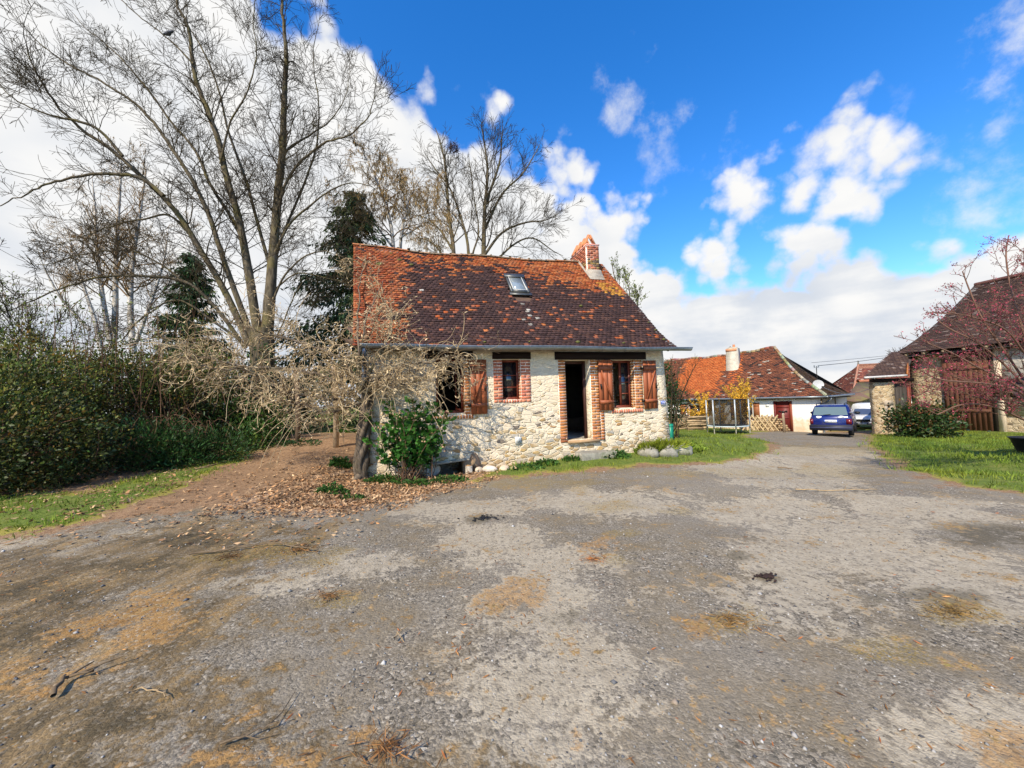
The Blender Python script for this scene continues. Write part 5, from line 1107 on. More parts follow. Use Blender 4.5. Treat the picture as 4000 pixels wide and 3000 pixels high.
def sprout(T, p, d, L, r, lvl, g, P, tips=None):
    """one branch with wander, then its children; P: wander, up, kids per metre, angle, ratio, min length"""
    n = max(3, min(9, int(L/P['seg'])+2)); st = L/(n-1); pts = [p]; dd = d.copy()
    for i in range(n-1):
        dd = unit(dd+g.normal(0, P['wander'], 3)+np.array([0, 0, P['up'][min(lvl, len(P['up'])-1)]])*st); pts.append(pts[-1]+dd*st)
    pts = np.array(pts); rad = np.linspace(r, max(P['rmin'], r*.35), n); T.tube(pts, rad, 5 if r > .03 else 3)
    if tips is not None and lvl >= P['maxl']-1: tips.append((pts, dd))
    if lvl >= P['maxl'] or L < P['minL']: return
    m = g.poisson(L*P['kids'][min(lvl, len(P['kids'])-1)])+1; side = perp(d, g)
    for i in range(m):
        t = g.uniform(.18, 1)**.8; x = t*(n-1); k = min(int(x), n-2); q = pts[k]+(pts[k+1]-pts[k])*(x-k); dirk = unit(pts[k+1]-pts[k])
        side = rot_toward(dirk, np.cross(dirk, side), 2.4*(i+1)) if i % 2 else perp(dirk, g); side = unit(side-dirk*(side@dirk))
        sprout(T, q, rot_toward(dirk, side, g.uniform(*P['ang'])), L*g.uniform(*P['ratio'])*(1.15-.55*t), max(P['rmin'], rad[k]*g.uniform(.4, .6)), lvl+1, g, P, tips)
def leaves(name, pos, dirs, size, mat, parent, g, aspect=.55, tint=None, tv=.25, fold=.25, flat=0.):
    """leaf blades: a folded diamond each; dirs = leaf axis"""
    pos = np.asarray(pos, float); n = len(pos); d = np.asarray(dirs, float); d = d/(np.linalg.norm(d, axis=1, keepdims=True)+1e-9)
    r = g.normal(size=(n, 3)); 
    if flat: r = np.cross(d, np.array([0, 0, 1.])+g.normal(0, .35, (n, 3)))
    s = r-d*(r*d).sum(1, keepdims=True); s /= np.linalg.norm(s, axis=1, keepdims=True)+1e-9; nn = np.cross(d, s); L = np.broadcast_to(size, (n,))*g.uniform(.5, 1.45, n); L = L[:, None]
    a = pos; b = pos+d*L*.5+s*L*aspect*.5+nn*L*fold*aspect*.5; c = pos+d*L; e = pos+d*L*.5-s*L*aspect*.5+nn*L*fold*aspect*.5
    V = np.stack((a, b, c, e), 1).reshape(-1, 3); i = np.arange(n)[:, None]*4; F = np.concatenate((i+[0, 1, 2], i+[0, 2, 3]), 1).reshape(-1, 3)
    k = np.clip(g.normal(1, tv, n), .35, 1.9)[:, None]; t = np.ones((n, 3))*k
    if tint is not None: t = t*tint
    return mesh_np(name, V, F, mat, parent, np.repeat(t, 2, 0))
def shell(g, n, c, r, lump=.25, inner=.45, seed=0):
    """points in a lumpy ellipsoid, denser toward its outside; returns points and outward directions"""
    d = g.normal(size=(n, 3)); d /= np.linalg.norm(d, axis=1, keepdims=True); 
    l = 1+lump*(np.sin(d[:, 0]*4.1+seed)+np.sin(d[:, 1]*5.3+seed*2.1)+np.sin(d[:, 2]*4.7+d[:, 0]*3+seed*.7))/1.8
    rad = l*(inner+(1-inner)*g.random(n)**.45); return np.array(c)+d*rad[:, None]*np.array(r), d

M['bark'] = m_bark('bark_lime', (.105, .085, .055), (.13, .11, .035), .65)
M['twig'] = m_simple('twig', (.05, .039, .024), .9, 0, .3, 3, 0, .1, tint=False, dirt=(.07, .06, .02, .6))
M['birch'] = m_bark('birch_bark', (.46, .42, .36), (.10, .085, .07), .5)
M['birchtwig'] = m_simple('birch_twig', (.20, .125, .06), .9, 0, .3, 3, 0, .1, tint=False)
M['paletwig'] = m_simple('pale_vine_twig', (.46, .35, .20), .85, 0, .35, 3, 0, .15, tint=False, dirt=(.15, .10, .055, .75))
M['vinebark'] = m_bark('vine_bark', (.13, .10, .07), (.10, .10, .04), .5, 14)
M['ivy'] = m_leaf('ivy_leaf', (.025, .06, .016), .4, .2, .4)
M['hedge'] = m_leaf('hedge_leaf', (.045, .062, .016), .4, .25, .45)
M['hedge_bright'] = m_leaf('hedge_leaf_bright', (.13, .15, .03), .35, .35)
M['conifer'] = m_leaf('conifer_needles', (.03, .06, .022), .35, .15, .6)
M['juniper'] = m_leaf('juniper_spray', (.03, .072, .018), .35, .25, .5)
M['hydrangea'] = m_leaf('hydrangea_leaf', (.05, .15, .022), .3, .4, .4)
M['forsythia'] = m_leaf('forsythia_flower', (.75, .47, .05), .2, .4)
M['catkin'] = m_leaf('catkin', (.30, .20, .075), .3, .3)
M['bud'] = m_leaf('pink_bud', (.32, .055, .08), .35, .3)
M['redtwig'] = m_simple('redbud_twig', (.15, .085, .06), .9, 0, .3, 4, 0, .1, tint=False)
M['grass'] = m_leaf('grass_blade', (.16, .22, .03), .35, .4)
M['weed'] = m_leaf('weed_leaf', (.05, .115, .02), .3, .35)
M['litter'] = m_leaf('dead_leaf', (.44, .29, .165), .3, .15, .8)
M['springleaf'] = m_leaf('spring_leaf', (.17, .21, .05), .3, .4)
M['rhodo'] = m_leaf('rhododendron_leaf', (.035, .062, .016), .4, .2, .4)
M['bramble'] = m_simple('bramble_stem', (.13, .075, .045), .9, 0, .35, 4, 0, .1, tint=False)

# ------------------------------------------------------------------ the great bare tree left of the cottage
def px_limb(pts, Ys): return catmull([at(x, y, Y) for (x, y), Y in zip(pts, np.interp(np.linspace(0, 1, len(pts)), np.linspace(0, 1, len(Ys)), Ys))], 5)
def big_tree():
    g = np.random.default_rng(21); base = at(1035, 1712, 14.0); z0 = hgt(base[0], base[1])
    root = thing('bare_tree', 'huge bare multi-stemmed tree with ivy on its trunk left of the cottage', 'tree', (0, 0, 0)); 
    T = TB(); K = TB()
    tr = px_limb([(1035, 1730), (1030, 1600), (1028, 1480), (1025, 1370), (1020, 1285)], [14, 14]); T.tube(tr, np.interp(np.linspace(0, 1, len(tr)), [0, .12, .5, .85, 1], [.62, .44, .37, .40, .36]), 12)
    limbs = [  # pixel polyline, distance, start/end radius
        ([(1040, 1330), (1055, 1150), (1068, 950), (1082, 760), (1098, 560), (1104, 380), (1108, 200), (1100, 40), (1095, -120)], [14, 14.6], .22, .045),
        ([(1072, 900), (1110, 740), (1170, 640), (1260, 560), (1360, 520), (1430, 450), (1470, 360)], [14.2, 13.4], .10, .015),
        ([(1092, 640), (1130, 580), (1210, 530), (1300, 470), (1350, 380), (1370, 280)], [14.3, 15.5], .08, .012),
        ([(1008, 1310), (985, 1150), (960, 1000), (930, 840), (885, 690), (850, 540), (812, 420), (775, 330), (755, 230), (750, 110), (715, 20), (690, -80)], [14, 13.2], .19, .04),
        ([(990, 1330), (930, 1170), (870, 1000), (810, 820), (740, 680), (660, 560), (590, 470), (500, 400), (380, 330), (250, 260), (150, 180)], [13.9, 12], .16, .018),
        ([(975, 1350), (890, 1160), (790, 985), (700, 840), (620, 745), (520, 650), (420, 560), (320, 490), (230, 400), (180, 310), (140, 190)], [13.9, 11.3], .18, .018),
        ([(640, 765), (560, 700), (470, 680), (370, 680), (270, 695), (190, 715), (110, 755), (-10, 800)], [12.4, 11.4], .10, .015),
        ([(480, 610), (390, 510), (280, 460), (170, 430), (60, 380), (-40, 300)], [12, 10.6], .08, .012),
        ([(960, 1360), (850, 1210), (740, 1110), (620, 1080), (500, 1072), (380, 1065), (250, 1090), (120, 1140), (20, 1160)], [13.8, 11.6], .11, .015),
        ([(730, 1110), (640, 1040), (540, 990), (440, 985), (330, 1010), (200, 1040)], [13.2, 12.3], .06, .012),
        ([(755, 930), (660, 840), (560, 860), (470, 880), (360, 930), (240, 990)], [13.3, 14.5], .07, .012),
        ([(1010, 1260), (960, 1050), (930, 900), (820, 720), (760, 590), (640, 440), (560, 330), (470, 230), (380, 150), (300, 60)], [14.2, 15.5], .12, .015),
        ([(1060, 1060), (1000, 850), (960, 700), (900, 520), (860, 350), (800, 200), (740, 100), (640, 20)], [14.2, 15.2], .11, .02),
        ([(755, 250), (694, 188), (636, 137), (560, 80), (463, 0), (400, -60)], [13.2, 13.0], .05, .012),
        ([(1060, 1190), (1110, 1080), (1200, 1000), (1290, 985), (1370, 1010)], [14, 13], .07, .01),
        ([(1068, 1000), (1130, 880), (1220, 800), (1310, 750), (1400, 735), (1460, 760)], [14.1, 13.2], .08, .01),
        ([(1075, 1130), (1160, 1060), (1260, 1075), (1340, 1090)], [14.2, 13.5], .05, .01),
        ([(1040, 1390), (1110, 1260), (1170, 1140), (1240, 1090)], [14, 14.8], .06, .01),
        ([(1050, 1200), (1090, 960), (1180, 740), (1240, 560), (1250, 400), (1230, 230), (1260, 80)], [14.4, 16], .09, .012),
        ([(860, 640), (900, 480), (960, 380), (1000, 230), (990, 60), (1010, -60)], [13.6, 12.6], .06, .012),
        ([(940, 1330), (840, 1260), (740, 1190), (660, 1180), (560, 1240), (470, 1330), (400, 1400)], [13.7, 12.4], .08, .012),
        ([(960, 1400), (830, 1350), (690, 1320), (560, 1320), (430, 1345), (330, 1350)], [13.8, 12.8], .05, .01)]
    P = dict(seg=.32, wander=.17, up=[.10, .10, .04], kids=[2.3, 3.8, 5.2], ang=(.45, 1.05), ratio=(.42, .70), maxl=3, minL=.2, rmin=.0055)
    for i, (pts, Ys, r0, r1) in enumerate(limbs):
        L = px_limb(pts, Ys); n = len(L); w = np.cumsum(g.normal(0, .026, (n, 3)), 0); w *= np.linspace(0, 1, n)[:, None]; L = L+w; r0 = r0*(.9 if i == 0 else .8 if i == 3 else .62); rad = np.interp(np.linspace(0, 1, n), [0, .2, 1], [r0*1.1, r0*.85, r1*.8]); T.tube(L, rad, 8 if r0 > .07 else 6)
        ln = np.concatenate(([0], np.cumsum(np.linalg.norm(np.diff(L, axis=0), axis=1)))); tot = ln[-1]; m = int(tot*3.2)
        for j in range(m):
            t = g.uniform(.16, 1); x = np.interp(t*tot, ln, np.arange(n)); k = min(int(x), n-2); q = L[k]+(L[k+1]-L[k])*(x-k); d = unit(L[k+1]-L[k]); side = perp(d, g); side = unit(side+np.array([0, 0, .25]))
            sprout(K, q, rot_toward(d, side, g.uniform(.5, 1.1)), g.uniform(.8, 2.3)*(1.15-.5*t), min(.026, max(.008, rad[k]*.30)), 1, g, P)
        sprout(K, L[-1], unit(L[-1]-L[-2]), 1.2, rad[-1], 1, g, P)
    T.build('trunk', M['bark'], root); K.build('crown', M['twig'], root)
    n = 3600; h = g.uniform(0, 1, n)**1.3*3.4; a = g.uniform(-3.6, 1.0, n); keep = g.random(n) < np.clip(1.15-h/3.6+.35*np.sin(a*2+h), 0, 1); h, a = h[keep], a[keep]; n = len(h)
    rr = np.interp(h, [0, .4, 1.2, 3.4], [.66, .47, .42, .42])+g.uniform(0, .12, n); x = np.interp(h, [0, 3.4], [base[0], at(1026, 1380, 14)[0]]); pos = np.stack((x+np.cos(a)*rr, base[1]+np.sin(a)*rr, z0+h), 1); d = np.stack((np.cos(a), np.sin(a), -.8+g.normal(0, .4, n)), 1)
    leaves('ivy', pos, d, .085, M['ivy'], root, g, .9, tv=.4)
    return root
big_tree()
def bird():
    c = at(657, 132, 13.16); mb = MB(); root = None; prof = [(-.20, .008), (-.15, .03), (-.08, .055), (0, .075), (.06, .07), (.10, .045), (.125, .036), (.155, .04), (.18, .028), (.20, .008), (.225, .004)]; axis = lambda t: np.array([t, 0, .10*max(0, t+.02)**.9*4 if t > -.02 else .08*(t+.02)])
    k = 10; vs = []; 
    for t, r in prof:
        cc = axis(t)
        for j in range(k): a = 2*math.pi*j/k; vs.append(cc+np.array([0, math.cos(a)*r, math.sin(a)*r]))
    mb.add(vs, [[i*k+j, i*k+(j+1) % k, (i+1)*k+(j+1) % k, (i+1)*k+j] for i in range(len(prof)-1) for j in range(k)]); mb.tube([(.02, .02, -.02), (.02, .02, -.10)], .006, 4); mb.tube([(.02, -.02, -.02), (.02, -.02, -.10)], .006, 4)
    o = mb.build('pigeon', m_simple('feathers', (.05, .055, .07), .7, 0, .2, 20, .1), None, True, c); tag(o, 'dark pigeon perched on a high branch of the huge bare tree', 'bird')
bird()

# ------------------------------------------------------------------ trees behind
def fan_tree(name, label, stems, Y, g, matT, matK, P, r0, dens, parent_loc=(0, 0, 0), group=None, catk=None, extra=None):
    root = thing(name, label, 'tree', parent_loc, 0, group); T = TB(); K = TB(); tips = []
    for pts, rk in stems:
        L = px_limb(pts, [Y+g.uniform(-.4, .4), Y+g.uniform(-1.2, 1.2)]); n = len(L); rad = np.interp(np.linspace(0, 1, n), [0, 1], [r0*rk, max(.012, r0*rk*.14)]); T.tube(L, rad, 7)
        ln = np.concatenate(([0], np.cumsum(np.linalg.norm(np.diff(L, axis=0), axis=1)))); tot = ln[-1]
        for j in range(int(tot*dens)):
            t = g.uniform(P.get('t0', .2), 1); x = np.interp(t*tot, ln, np.arange(n)); k = min(int(x), n-2); q = L[k]+(L[k+1]-L[k])*(x-k); d = unit(L[k+1]-L[k]); side = perp(d, g)
            sprout(K, q, rot_toward(d, side, g.uniform(*P['ang0'])), g.uniform(*P['len0'])*(1.2-.75*t), max(.008, rad[k]*.36), 1, g, P, tips)
    T.build('trunk', matT, root); K.build('crown', matK, root)
    if catk:
        pos = []; 
        for pts, d in tips:
            for _ in range(catk[0]): k = g.integers(len(pts)); pos.append(pts[k]+g.normal(0, .03, 3))
        pos = np.array(pos); dd = np.tile([0, 0, catk[2]], (len(pos), 1))+g.normal(0, .35, (len(pos), 3)); leaves(catk[4] if len(catk) > 4 else 'catkins', pos, dd, catk[1], catk[3], root, g, .35 if len(catk) < 6 else catk[5])
    return root
g = np.random.default_rng(33)
PB = dict(seg=.5, wander=.16, up=[.03, .03, -.05, -.22], kids=[1.6, 2.4, 3.0], ang=(.4, 1.0), ang0=(.5, 1.0), ratio=(.45, .7), len0=(1.2, 2.6), maxl=3, minL=.3, rmin=.007, t0=.25)
fan_tree('birch_tree', 'pale-stemmed birch leaning left behind the hedge, leftmost of the group', [([(395, 1370), (370, 1250), (330, 1130), (290, 1000), (260, 880)], .8), ([(350, 1290), (250, 1180), (190, 1080), (150, 990)], .6)], 20, g, M['birch'], M['birchtwig'], PB, .15, 3.0, group='birches behind the hedge', catk=(4, .09, -1, M['catkin'], 'catkins', .2))
fan_tree('birch_tree', 'tallest pale-stemmed birch behind the hedge with brown haze of twigs', [([(440, 1370), (450, 1220), (452, 1050), (460, 880), (470, 720), (475, 600)], 1.), ([(430, 1330), (400, 1150), (380, 980), (370, 800), (360, 690)], .8)], 21, g, M['birch'], M['birchtwig'], PB, .17, 3.4, group='birches behind the hedge', catk=(4, .09, -1, M['catkin'], 'catkins', .2))
fan_tree('birch_tree', 'white-barked birch behind the hedge just left of the dark evergreen', [([(520, 1380), (510, 1220), (515, 1050), (540, 880), (560, 740), (575, 640)], 1.), ([(530, 1340), (590, 1180), (640, 1020), (660, 880)], .7)], 20.5, g, M['birch'], M['birchtwig'], PB, .16, 3.4, group='birches behind the hedge', catk=(4, .09, -1, M['catkin'], 'catkins', .2))
PW = dict(seg=.45, wander=.17, up=[.0, -.15, -.45, -.75], kids=[1.6, 2.6, 3.0], ang=(.5, 1.1), ang0=(.6, 1.2), ratio=(.5, .75), len0=(1.2, 2.8), maxl=3, minL=.3, rmin=.007, t0=.2)
fan_tree('weeping_birch', 'weeping birch with brown hanging catkins above the left end of the cottage roof', [([(1540, 1040), (1530, 900), (1500, 780), (1460, 680), (1420, 600), (1400, 560)], .7), ([(1560, 1040), (1570, 900), (1600, 780), (1630, 720), (1660, 680)], .6), ([(1530, 960), (1450, 860), (1380, 800)], .4), ([(1560, 930), (1640, 880), (1700, 800)], .4)], 19, g, M['birch'], M['birchtwig'], PW, .15, 3.6, catk=(14, .13, -1.9, M['catkin'], 'catkins', .16))
PT = dict(seg=.45, wander=.12, up=[.1, .18, .12], kids=[1.7, 2.4, 3.2], ang=(.35, .85), ang0=(.4, .95), ratio=(.45, .7), len0=(1.4, 3.0), maxl=3, minL=.35, rmin=.0075, t0=.22)
tall = fan_tree('bare_tree', 'tall bare tree with dark nest standing behind the cottage roof ridge', [([(1778, 1120), (1770, 960), (1755, 850), (1745, 720), (1735, 620), (1715, 540), (1700, 500)], 1.), ([(1830, 1120), (1828, 960), (1800, 850), (1760, 740), (1700, 660), (1660, 600)], .75), ([(1888, 1120), (1890, 930), (1895, 800), (1905, 680), (1895, 580), (1880, 490)], 1.1), ([(1895, 800), (1950, 640), (1960, 540), (1965, 490)], .6), ([(1892, 900), (1960, 760), (2040, 680), (2090, 600), (2110, 560)], .6),
    ([(1890, 1000), (1960, 910), (2050, 870), (2130, 860), (2190, 830)], .6), ([(1900, 1060), (2000, 960), (2080, 930), (2160, 980), (2200, 1000)], .5), ([(1775, 990), (1720, 900), (1660, 850), (1610, 840)], .5), ([(1770, 1060), (1700, 960), (1640, 930), (1590, 940)], .45), ([(1830, 1060), (1850, 980), (1870, 900), (1850, 760), (1830, 600)], .5)], 23.5, g, M['bark'], M['twig'], PT, .15, 2.7)
c = at(1772, 578, 23.5); mb = MB(); gg = np.random.default_rng(1)
for i in range(160): d = unit(gg.normal(size=3))*np.array([.28, .28, .22]); e = d+gg.normal(0, .12, 3); mb.tube([c+d, c+(d+e)/2+gg.normal(0, .02, 3), c+e], .012, 3)
tag(mb.build('bird_nest', m_simple('nest_sticks', (.06, .035, .025), .9, 0, .3, 5, 0, .1, tint=False)), 'dark round nest of sticks high in the tall bare tree', 'nest')
PS = dict(seg=.3, wander=.14, up=[.2, .3], kids=[2.5, 3.2], ang=(.3, .7), ang0=(.3, .7), ratio=(.45, .7), len0=(.7, 1.5), maxl=2, minL=.3, rmin=.007, t0=.2)
fan_tree('leafing_tree', 'slim tree with fresh green buds showing past the chimney', [([(2440, 1330), (2430, 1180), (2400, 1080), (2390, 1030)], 1.), ([(2450, 1300), (2460, 1150), (2440, 1080)], .8), ([(2460, 1300), (2490, 1200), (2480, 1150)], .7)], 19, g, M['bark'], M['twig'], PS, .06, 5, catk=(6, .075, .6, M['springleaf'], 'young_leaves', .6))
fan_tree('distant_tree', 'faint bare tree far away beside the barn roof', [([(3540, 1440), (3530, 1400), (3490, 1385)], 1.), ([(3545, 1440), (3550, 1390), (3530, 1370)], 1.)], 60, g, M['twig'], M['twig'], dict(PS, len0=(1.0, 2.5), rmin=.02), .10, 3)
def conifer(label, cx, topy, basey, hw, Y, g, mat, drop=.45, nb=120, brown=0., name='spruce_tree'):
    top = at(cx, topy, Y); bot = at(cx+5, basey, Y); H = top[2]-bot[2]; root = thing(name, label, 'tree', (bot[0], bot[1], bot[2])); T = TB(); T.tube([(0, 0, 0), (0, 0, H*.5), (0, 0, H)], [.2, .12, .02], 8); Rm = hw*Y/1500; pos = []; dr = []; tn = []
    for i in range(nb):
        t = (i+.5)/nb; t = t**.85; z = H*(.02+.97*t); R = Rm*(1-t)**.8*g.uniform(.65, 1.1)+.15; a = g.uniform(0, 6.28); out = np.array([math.cos(a), math.sin(a), 0]); m = 7; s = np.linspace(0, 1, m); P = np.array([0, 0, z])+out*(R*s)[:, None]; P[:, 2] += R*(.10*s-drop*s**2+.18*s**4); T.tube(P, np.linspace(.03, .006, m), 3)
        k = int(26+55*R)
        for _ in range(k):
            u = g.random()**.7; q = np.array([np.interp(u, s, P[:, c]) for c in range(3)]); q = q+g.normal(0, .05+.09*u, 3)*np.array([1, 1, .6]); pos.append(q-np.array([0, 0, g.uniform(0, .22)*R*.5])); dr.append(out*.5+np.array([0, 0, -.75])+g.normal(0, .35, 3)); tn.append((1.9, 1.3, .9) if g.random() < brown*t*1.6 else (1, 1, 1))
    T.build('trunk', M['bark'], root); leaves('crown', pos, dr, .24, mat, root, g, .28, np.array(tn), .3)
conifer('dark spruce with drooping boughs directly left of the cottage roof', 1385, 735, 1500, 330, 18, np.random.default_rng(3), M['conifer'], .5, 190, .6)
conifer('dark ivy-clad evergreen behind the hedge left of the huge bare tree', 735, 985, 1560, 165, 18.5, np.random.default_rng(4), M['ivy'], .25, 140, .0, 'evergreen_tree')

# ------------------------------------------------------------------ hedge and shrubs along the left
def shrub(name, label, blobs, n, size, mat, g, stems=14, group=None, mat2=None, f2=0., asp=.55, up=.35, inner=.35, stemmat=None, leafname='foliage', cat='shrub', lump=.22, flatten=True):
    c0 = np.mean([b[0] for b in blobs], 0); z = hgt(c0[0], c0[1]); root = thing(name, label, cat, (c0[0], c0[1], z), 0, group); o = np.array([c0[0], c0[1], z]); pos = []; d = []; tnt = []; w = [b[1][0]*b[1][2] for b in blobs]; w = np.array(w)/sum(w)
    T = TB()
    for i, (c, r) in enumerate(blobs):
        nn_ = int(n*w[i]); nc = max(30, nn_//16); pc, qc = shell(g, nc, c, r, lump, inner, i*1.7+c[0]); ci = g.integers(0, nc, nn_); cl = size*1.7; p = pc[ci]+g.normal(0, cl, (nn_, 3))*np.array([1, 1, .75]); q = qc[ci]+g.normal(0, .3, (nc, 3))[ci]; hue = g.uniform(.55, 1.45, (nc, 1))*np.array([1, 1, 1])+g.normal(0, .12, (nc, 3))*np.array([1.6, .6, .5]); hue[g.random(nc) < .13] *= np.array([1.7, .85, .7]); tnt.append(np.clip(hue, .25, 2)[ci][p[:, 2] > hgt(p[:, 0], p[:, 1])+.02]); ok = p[:, 2] > hgt(p[:, 0], p[:, 1])+.02; pos.append(p[ok]); d.append(q[ok])
        for j in range(max(2, int(stems*w[i]))):
            b = np.array([c[0]+g.normal(0, r[0]*.3), c[1]+g.normal(0, r[1]*.3), 0]); b[2] = hgt(b[0], b[1])-.05; e = np.array(c)+unit(g.normal(size=3)+np.array([0, 0, .6]))*np.array(r)*g.uniform(.7, 1.08); m = (b+e)/2+g.normal(0, .18, 3); T.tube(catmull([b, m, e], 4)-o, np.linspace(.022, .006, 9), 4)
    pos = np.vstack(pos)-o; tnt = np.vstack(tnt); d = np.vstack(d); d = d+g.normal(0, .6, d.shape)+np.array([0, 0, up])
    T.build('stems', stemmat or M['bramble'], root)
    if mat2 is not None:
        k = g.random(len(pos)) < f2*np.clip((pos[:, 2])/np.ptp(pos[:, 2])*1.6-.2, 0, 1); leaves('young_growth', pos[k], d[k], size, mat2, root, g, asp, tnt[k]); pos, d, tnt = pos[~k], d[~k], tnt[~k]
    leaves(leafname, pos, d, size, mat, root, g, asp, tnt, tv=.25); return root
g = np.random.default_rng(55)
shrub('laurel_bush', 'dark overgrown laurel filling the left edge of the picture', [((-9.4, 6.6, 1.2), (1.5, 1.3, 1.35)), ((-8.9, 6.3, .6), (.9, .8, .8)), ((-10.2, 7.4, 1.9), (1.3, 1.2, 1.2)), ((-8.7, 7.3, .9), (.9, .9, 1.0))], 30000, .065, M['hedge'], g, 60, mat2=M['hedge_bright'], f2=.6)
shrub('hedge_bush', 'tall leafy hedge bush with bright green top behind the laurel', [((-11.2, 9.0, 1.9), (1.7, 1.2, 1.45)), ((-10.4, 8.6, 1.3), (1.3, 1., 1.4)), ((-12.6, 9.2, 2.1), (1.4, 1.2, 1.3))], 24000, .07, M['hedge'], g, 50, mat2=M['hedge_bright'], f2=.9)
shrub('hedge_bush', 'wild hedge of brown stems and sparse leaves in the middle of the hedge row', [((-11.2, 12.3, 1.6), (1.8, .8, 1.6)), ((-10.9, 10.6, 2.0), (1.3, 1.0, 1.5)), ((-9.9, 10.9, 1.7), (1.1, .9, 1.45)), ((-11.6, 11.2, 2.3), (1.5, 1., 1.4)), ((-9.7, 11.9, 2.3), (1.2, .9, 1.4))], 34000, .065, M['hedge'], g, 150, mat2=M['hedge_bright'], f2=.55)
shrub('hedge_bush', 'dark hedge bush beneath the evergreen, left of the huge trunk', [((-10.4, 13.3, 2.3), (1.3, 1.0, 1.6)), ((-9.4, 14.6, 2.0), (1.0, .8, 1.5)), ((-11.8, 13.8, 2.6), (1.5, 1.0, 1.5))], 20000, .075, M['hedge'], g, 60, mat2=M['hedge_bright'], f2=.4)
shrub('hedge_bush', 'dark backing hedge seen through the gaps of the hedge row', [((-13.5, 12.6, 1.7), (2.2, .8, 1.5)), ((-16.5, 11.5, 1.8), (2.2, .8, 1.6)), ((-13, 15.5, 1.9), (2.0, .8, 1.6)), ((-10.3, 16.8, 1.8), (2.0, .8, 1.5))], 22000, .12, M['ivy'], g, 60)
shrub('juniper_bush', 'low feathery green juniper at the foot of the hedge', [((-8.35, 8.9, .75), (.75, .7, .75)), ((-7.75, 9.1, .62), (.6, .6, .55)), ((-7.2, 9.5, .55), (.6, .5, .45))], 12000, .10, M['juniper'], g, 20, asp=.24, up=.6)
shrub('ivy_hedge', 'clipped bright green ivy hedge beside the huge trunk', [((-9.0, 12.2, 1.15), (.8, .6, .85)), ((-8.15, 12.6, 1.2), (.75, .5, .85)), ((-7.6, 11.0, .75), (.5, .5, .55))], 6500, .085, M['weed'], g, 22, mat2=M['hedge'], f2=.2)
shrub('background_hedge', 'dark shaded hedge far behind the two wooden posts', [((-8.5, 19.5, 1.4), (2.2, 1., 1.2)), ((-5.6, 20, 1.3), (2., 1., 1.1)), ((-11.8, 19.0, 1.6), (2., 1.2, 1.5)), ((-3.2, 21, 1.4), (1.8, 1, 1.2))], 12000, .13, M['ivy'], g, 40)
def shoots(label, c, sp, n, h, seed):
    g = np.random.default_rng(seed); z = hgt(c[0], c[1]); root = thing('hedge_shoots', label, 'shrub', (c[0], c[1], z), 0, 'stray shoots above the hedge'); T = TB(); pos = []; d = []
    for i in range(n):
        b = np.array([g.normal(0, sp[0]), g.normal(0, sp[1]), g.uniform(.6, 1.4)]); L = h*g.uniform(.7, 1.25); e = np.array([b[0]+g.normal(0, .45), b[1]+g.normal(0, .3), L]); P = catmull([b, (b+e)/2+g.normal(0, .14, 3), e], 5); T.tube(P, np.linspace(.012, .004, len(P)), 3)
        for _ in range(g.integers(4, 26)): k = g.integers(3, len(P)); pos.append(P[k]+g.normal(0, .05, 3)); d.append(g.normal(size=3)+np.array([0, 0, .5]))
    T.build('stems', M['bramble'], root); leaves('foliage', np.array(pos), np.array(d), .07, M['hedge_bright'], root, g, .6, np.repeat(g.uniform(.5, 1.3, (len(pos), 1)), 3, 1))
shoots('loose leafy shoots sticking up out of the hedge nearest the laurel', (-11.2, 9.0), (1.3, .6), 50, 3.4, 1)
shoots('loose leafy shoots sticking up out of the middle of the hedge', (-10.7, 10.9), (1.1, .6), 60, 3.5, 2)
shoots('loose leafy shoots sticking up out of the hedge beneath the evergreen', (-10.5, 13.6), (1.1, .5), 60, 4.3, 3)
def brambles():
    g = np.random.default_rng(9); c = np.array([-8.95, 9.35, .9]); z = hgt(c[0], c[1]); root = thing('bramble_thicket', 'tangle of dry reddish brown bramble stems in front of the hedge', 'brambles', (c[0], c[1], z)); T = TB()
    for i in range(330):
        b = np.array([g.normal(0, .55), g.normal(0, .45), g.uniform(-.05, .5)]); a = g.uniform(0, 6.28); L = g.uniform(.5, 1.7); e = b+np.array([math.cos(a)*L*.7, math.sin(a)*L*.6, g.uniform(-.3, .5)]); m = (b+e)/2+np.array([0, 0, g.uniform(.1, .75)]); T.tube(catmull([b, m, e], 4)+g.normal(0, .015, (9, 3)), np.linspace(.010, .004, 9), 3)
    T.build('stems', M['bramble'], root)
brambles()
def wild_stems():
    g = np.random.default_rng(77); c = at(95, 1400, 11); z = hgt(c[0], c[1]); root = thing('young_tree_clump', 'clump of thin upright stems with fresh green buds at the far left above the laurel', 'tree', (c[0], c[1], z)); T = TB(); tips = []; P = dict(PS, len0=(.5, 1.), minL=.2, rmin=.005, kids=[2.5, 3.5])
    for i in range(16):
        x = g.normal(0, .55); L = g.uniform(3.5, 5.2); pts = catmull([(x*.5, g.normal(0, .3), 0), (x, g.normal(0, .3), L*.5), (x*1.7+g.normal(0, .2), g.normal(0, .4), L)], 5); T.tube(pts, np.linspace(.03, .006, len(pts)), 4)
        for j in range(16): k = g.integers(4, len(pts)-1); d = unit(pts[k+1]-pts[k]); sprout(T, pts[k], rot_toward(d, perp(d, g), g.uniform(.3, .7)), g.uniform(.4, .9), .009, 1, g, P, tips)
    T.build('stems', M['twig'], root); pos = [p[k]+g.normal(0, .02, 3) for p, d in tips for k in range(len(p)) if g.random() < .75]; leaves('buds', pos, np.tile([0, 0, .5], (len(pos), 1))+g.normal(0, .5, (len(pos), 3)), .055, M['springleaf'], root, g, .6)
wild_stems()

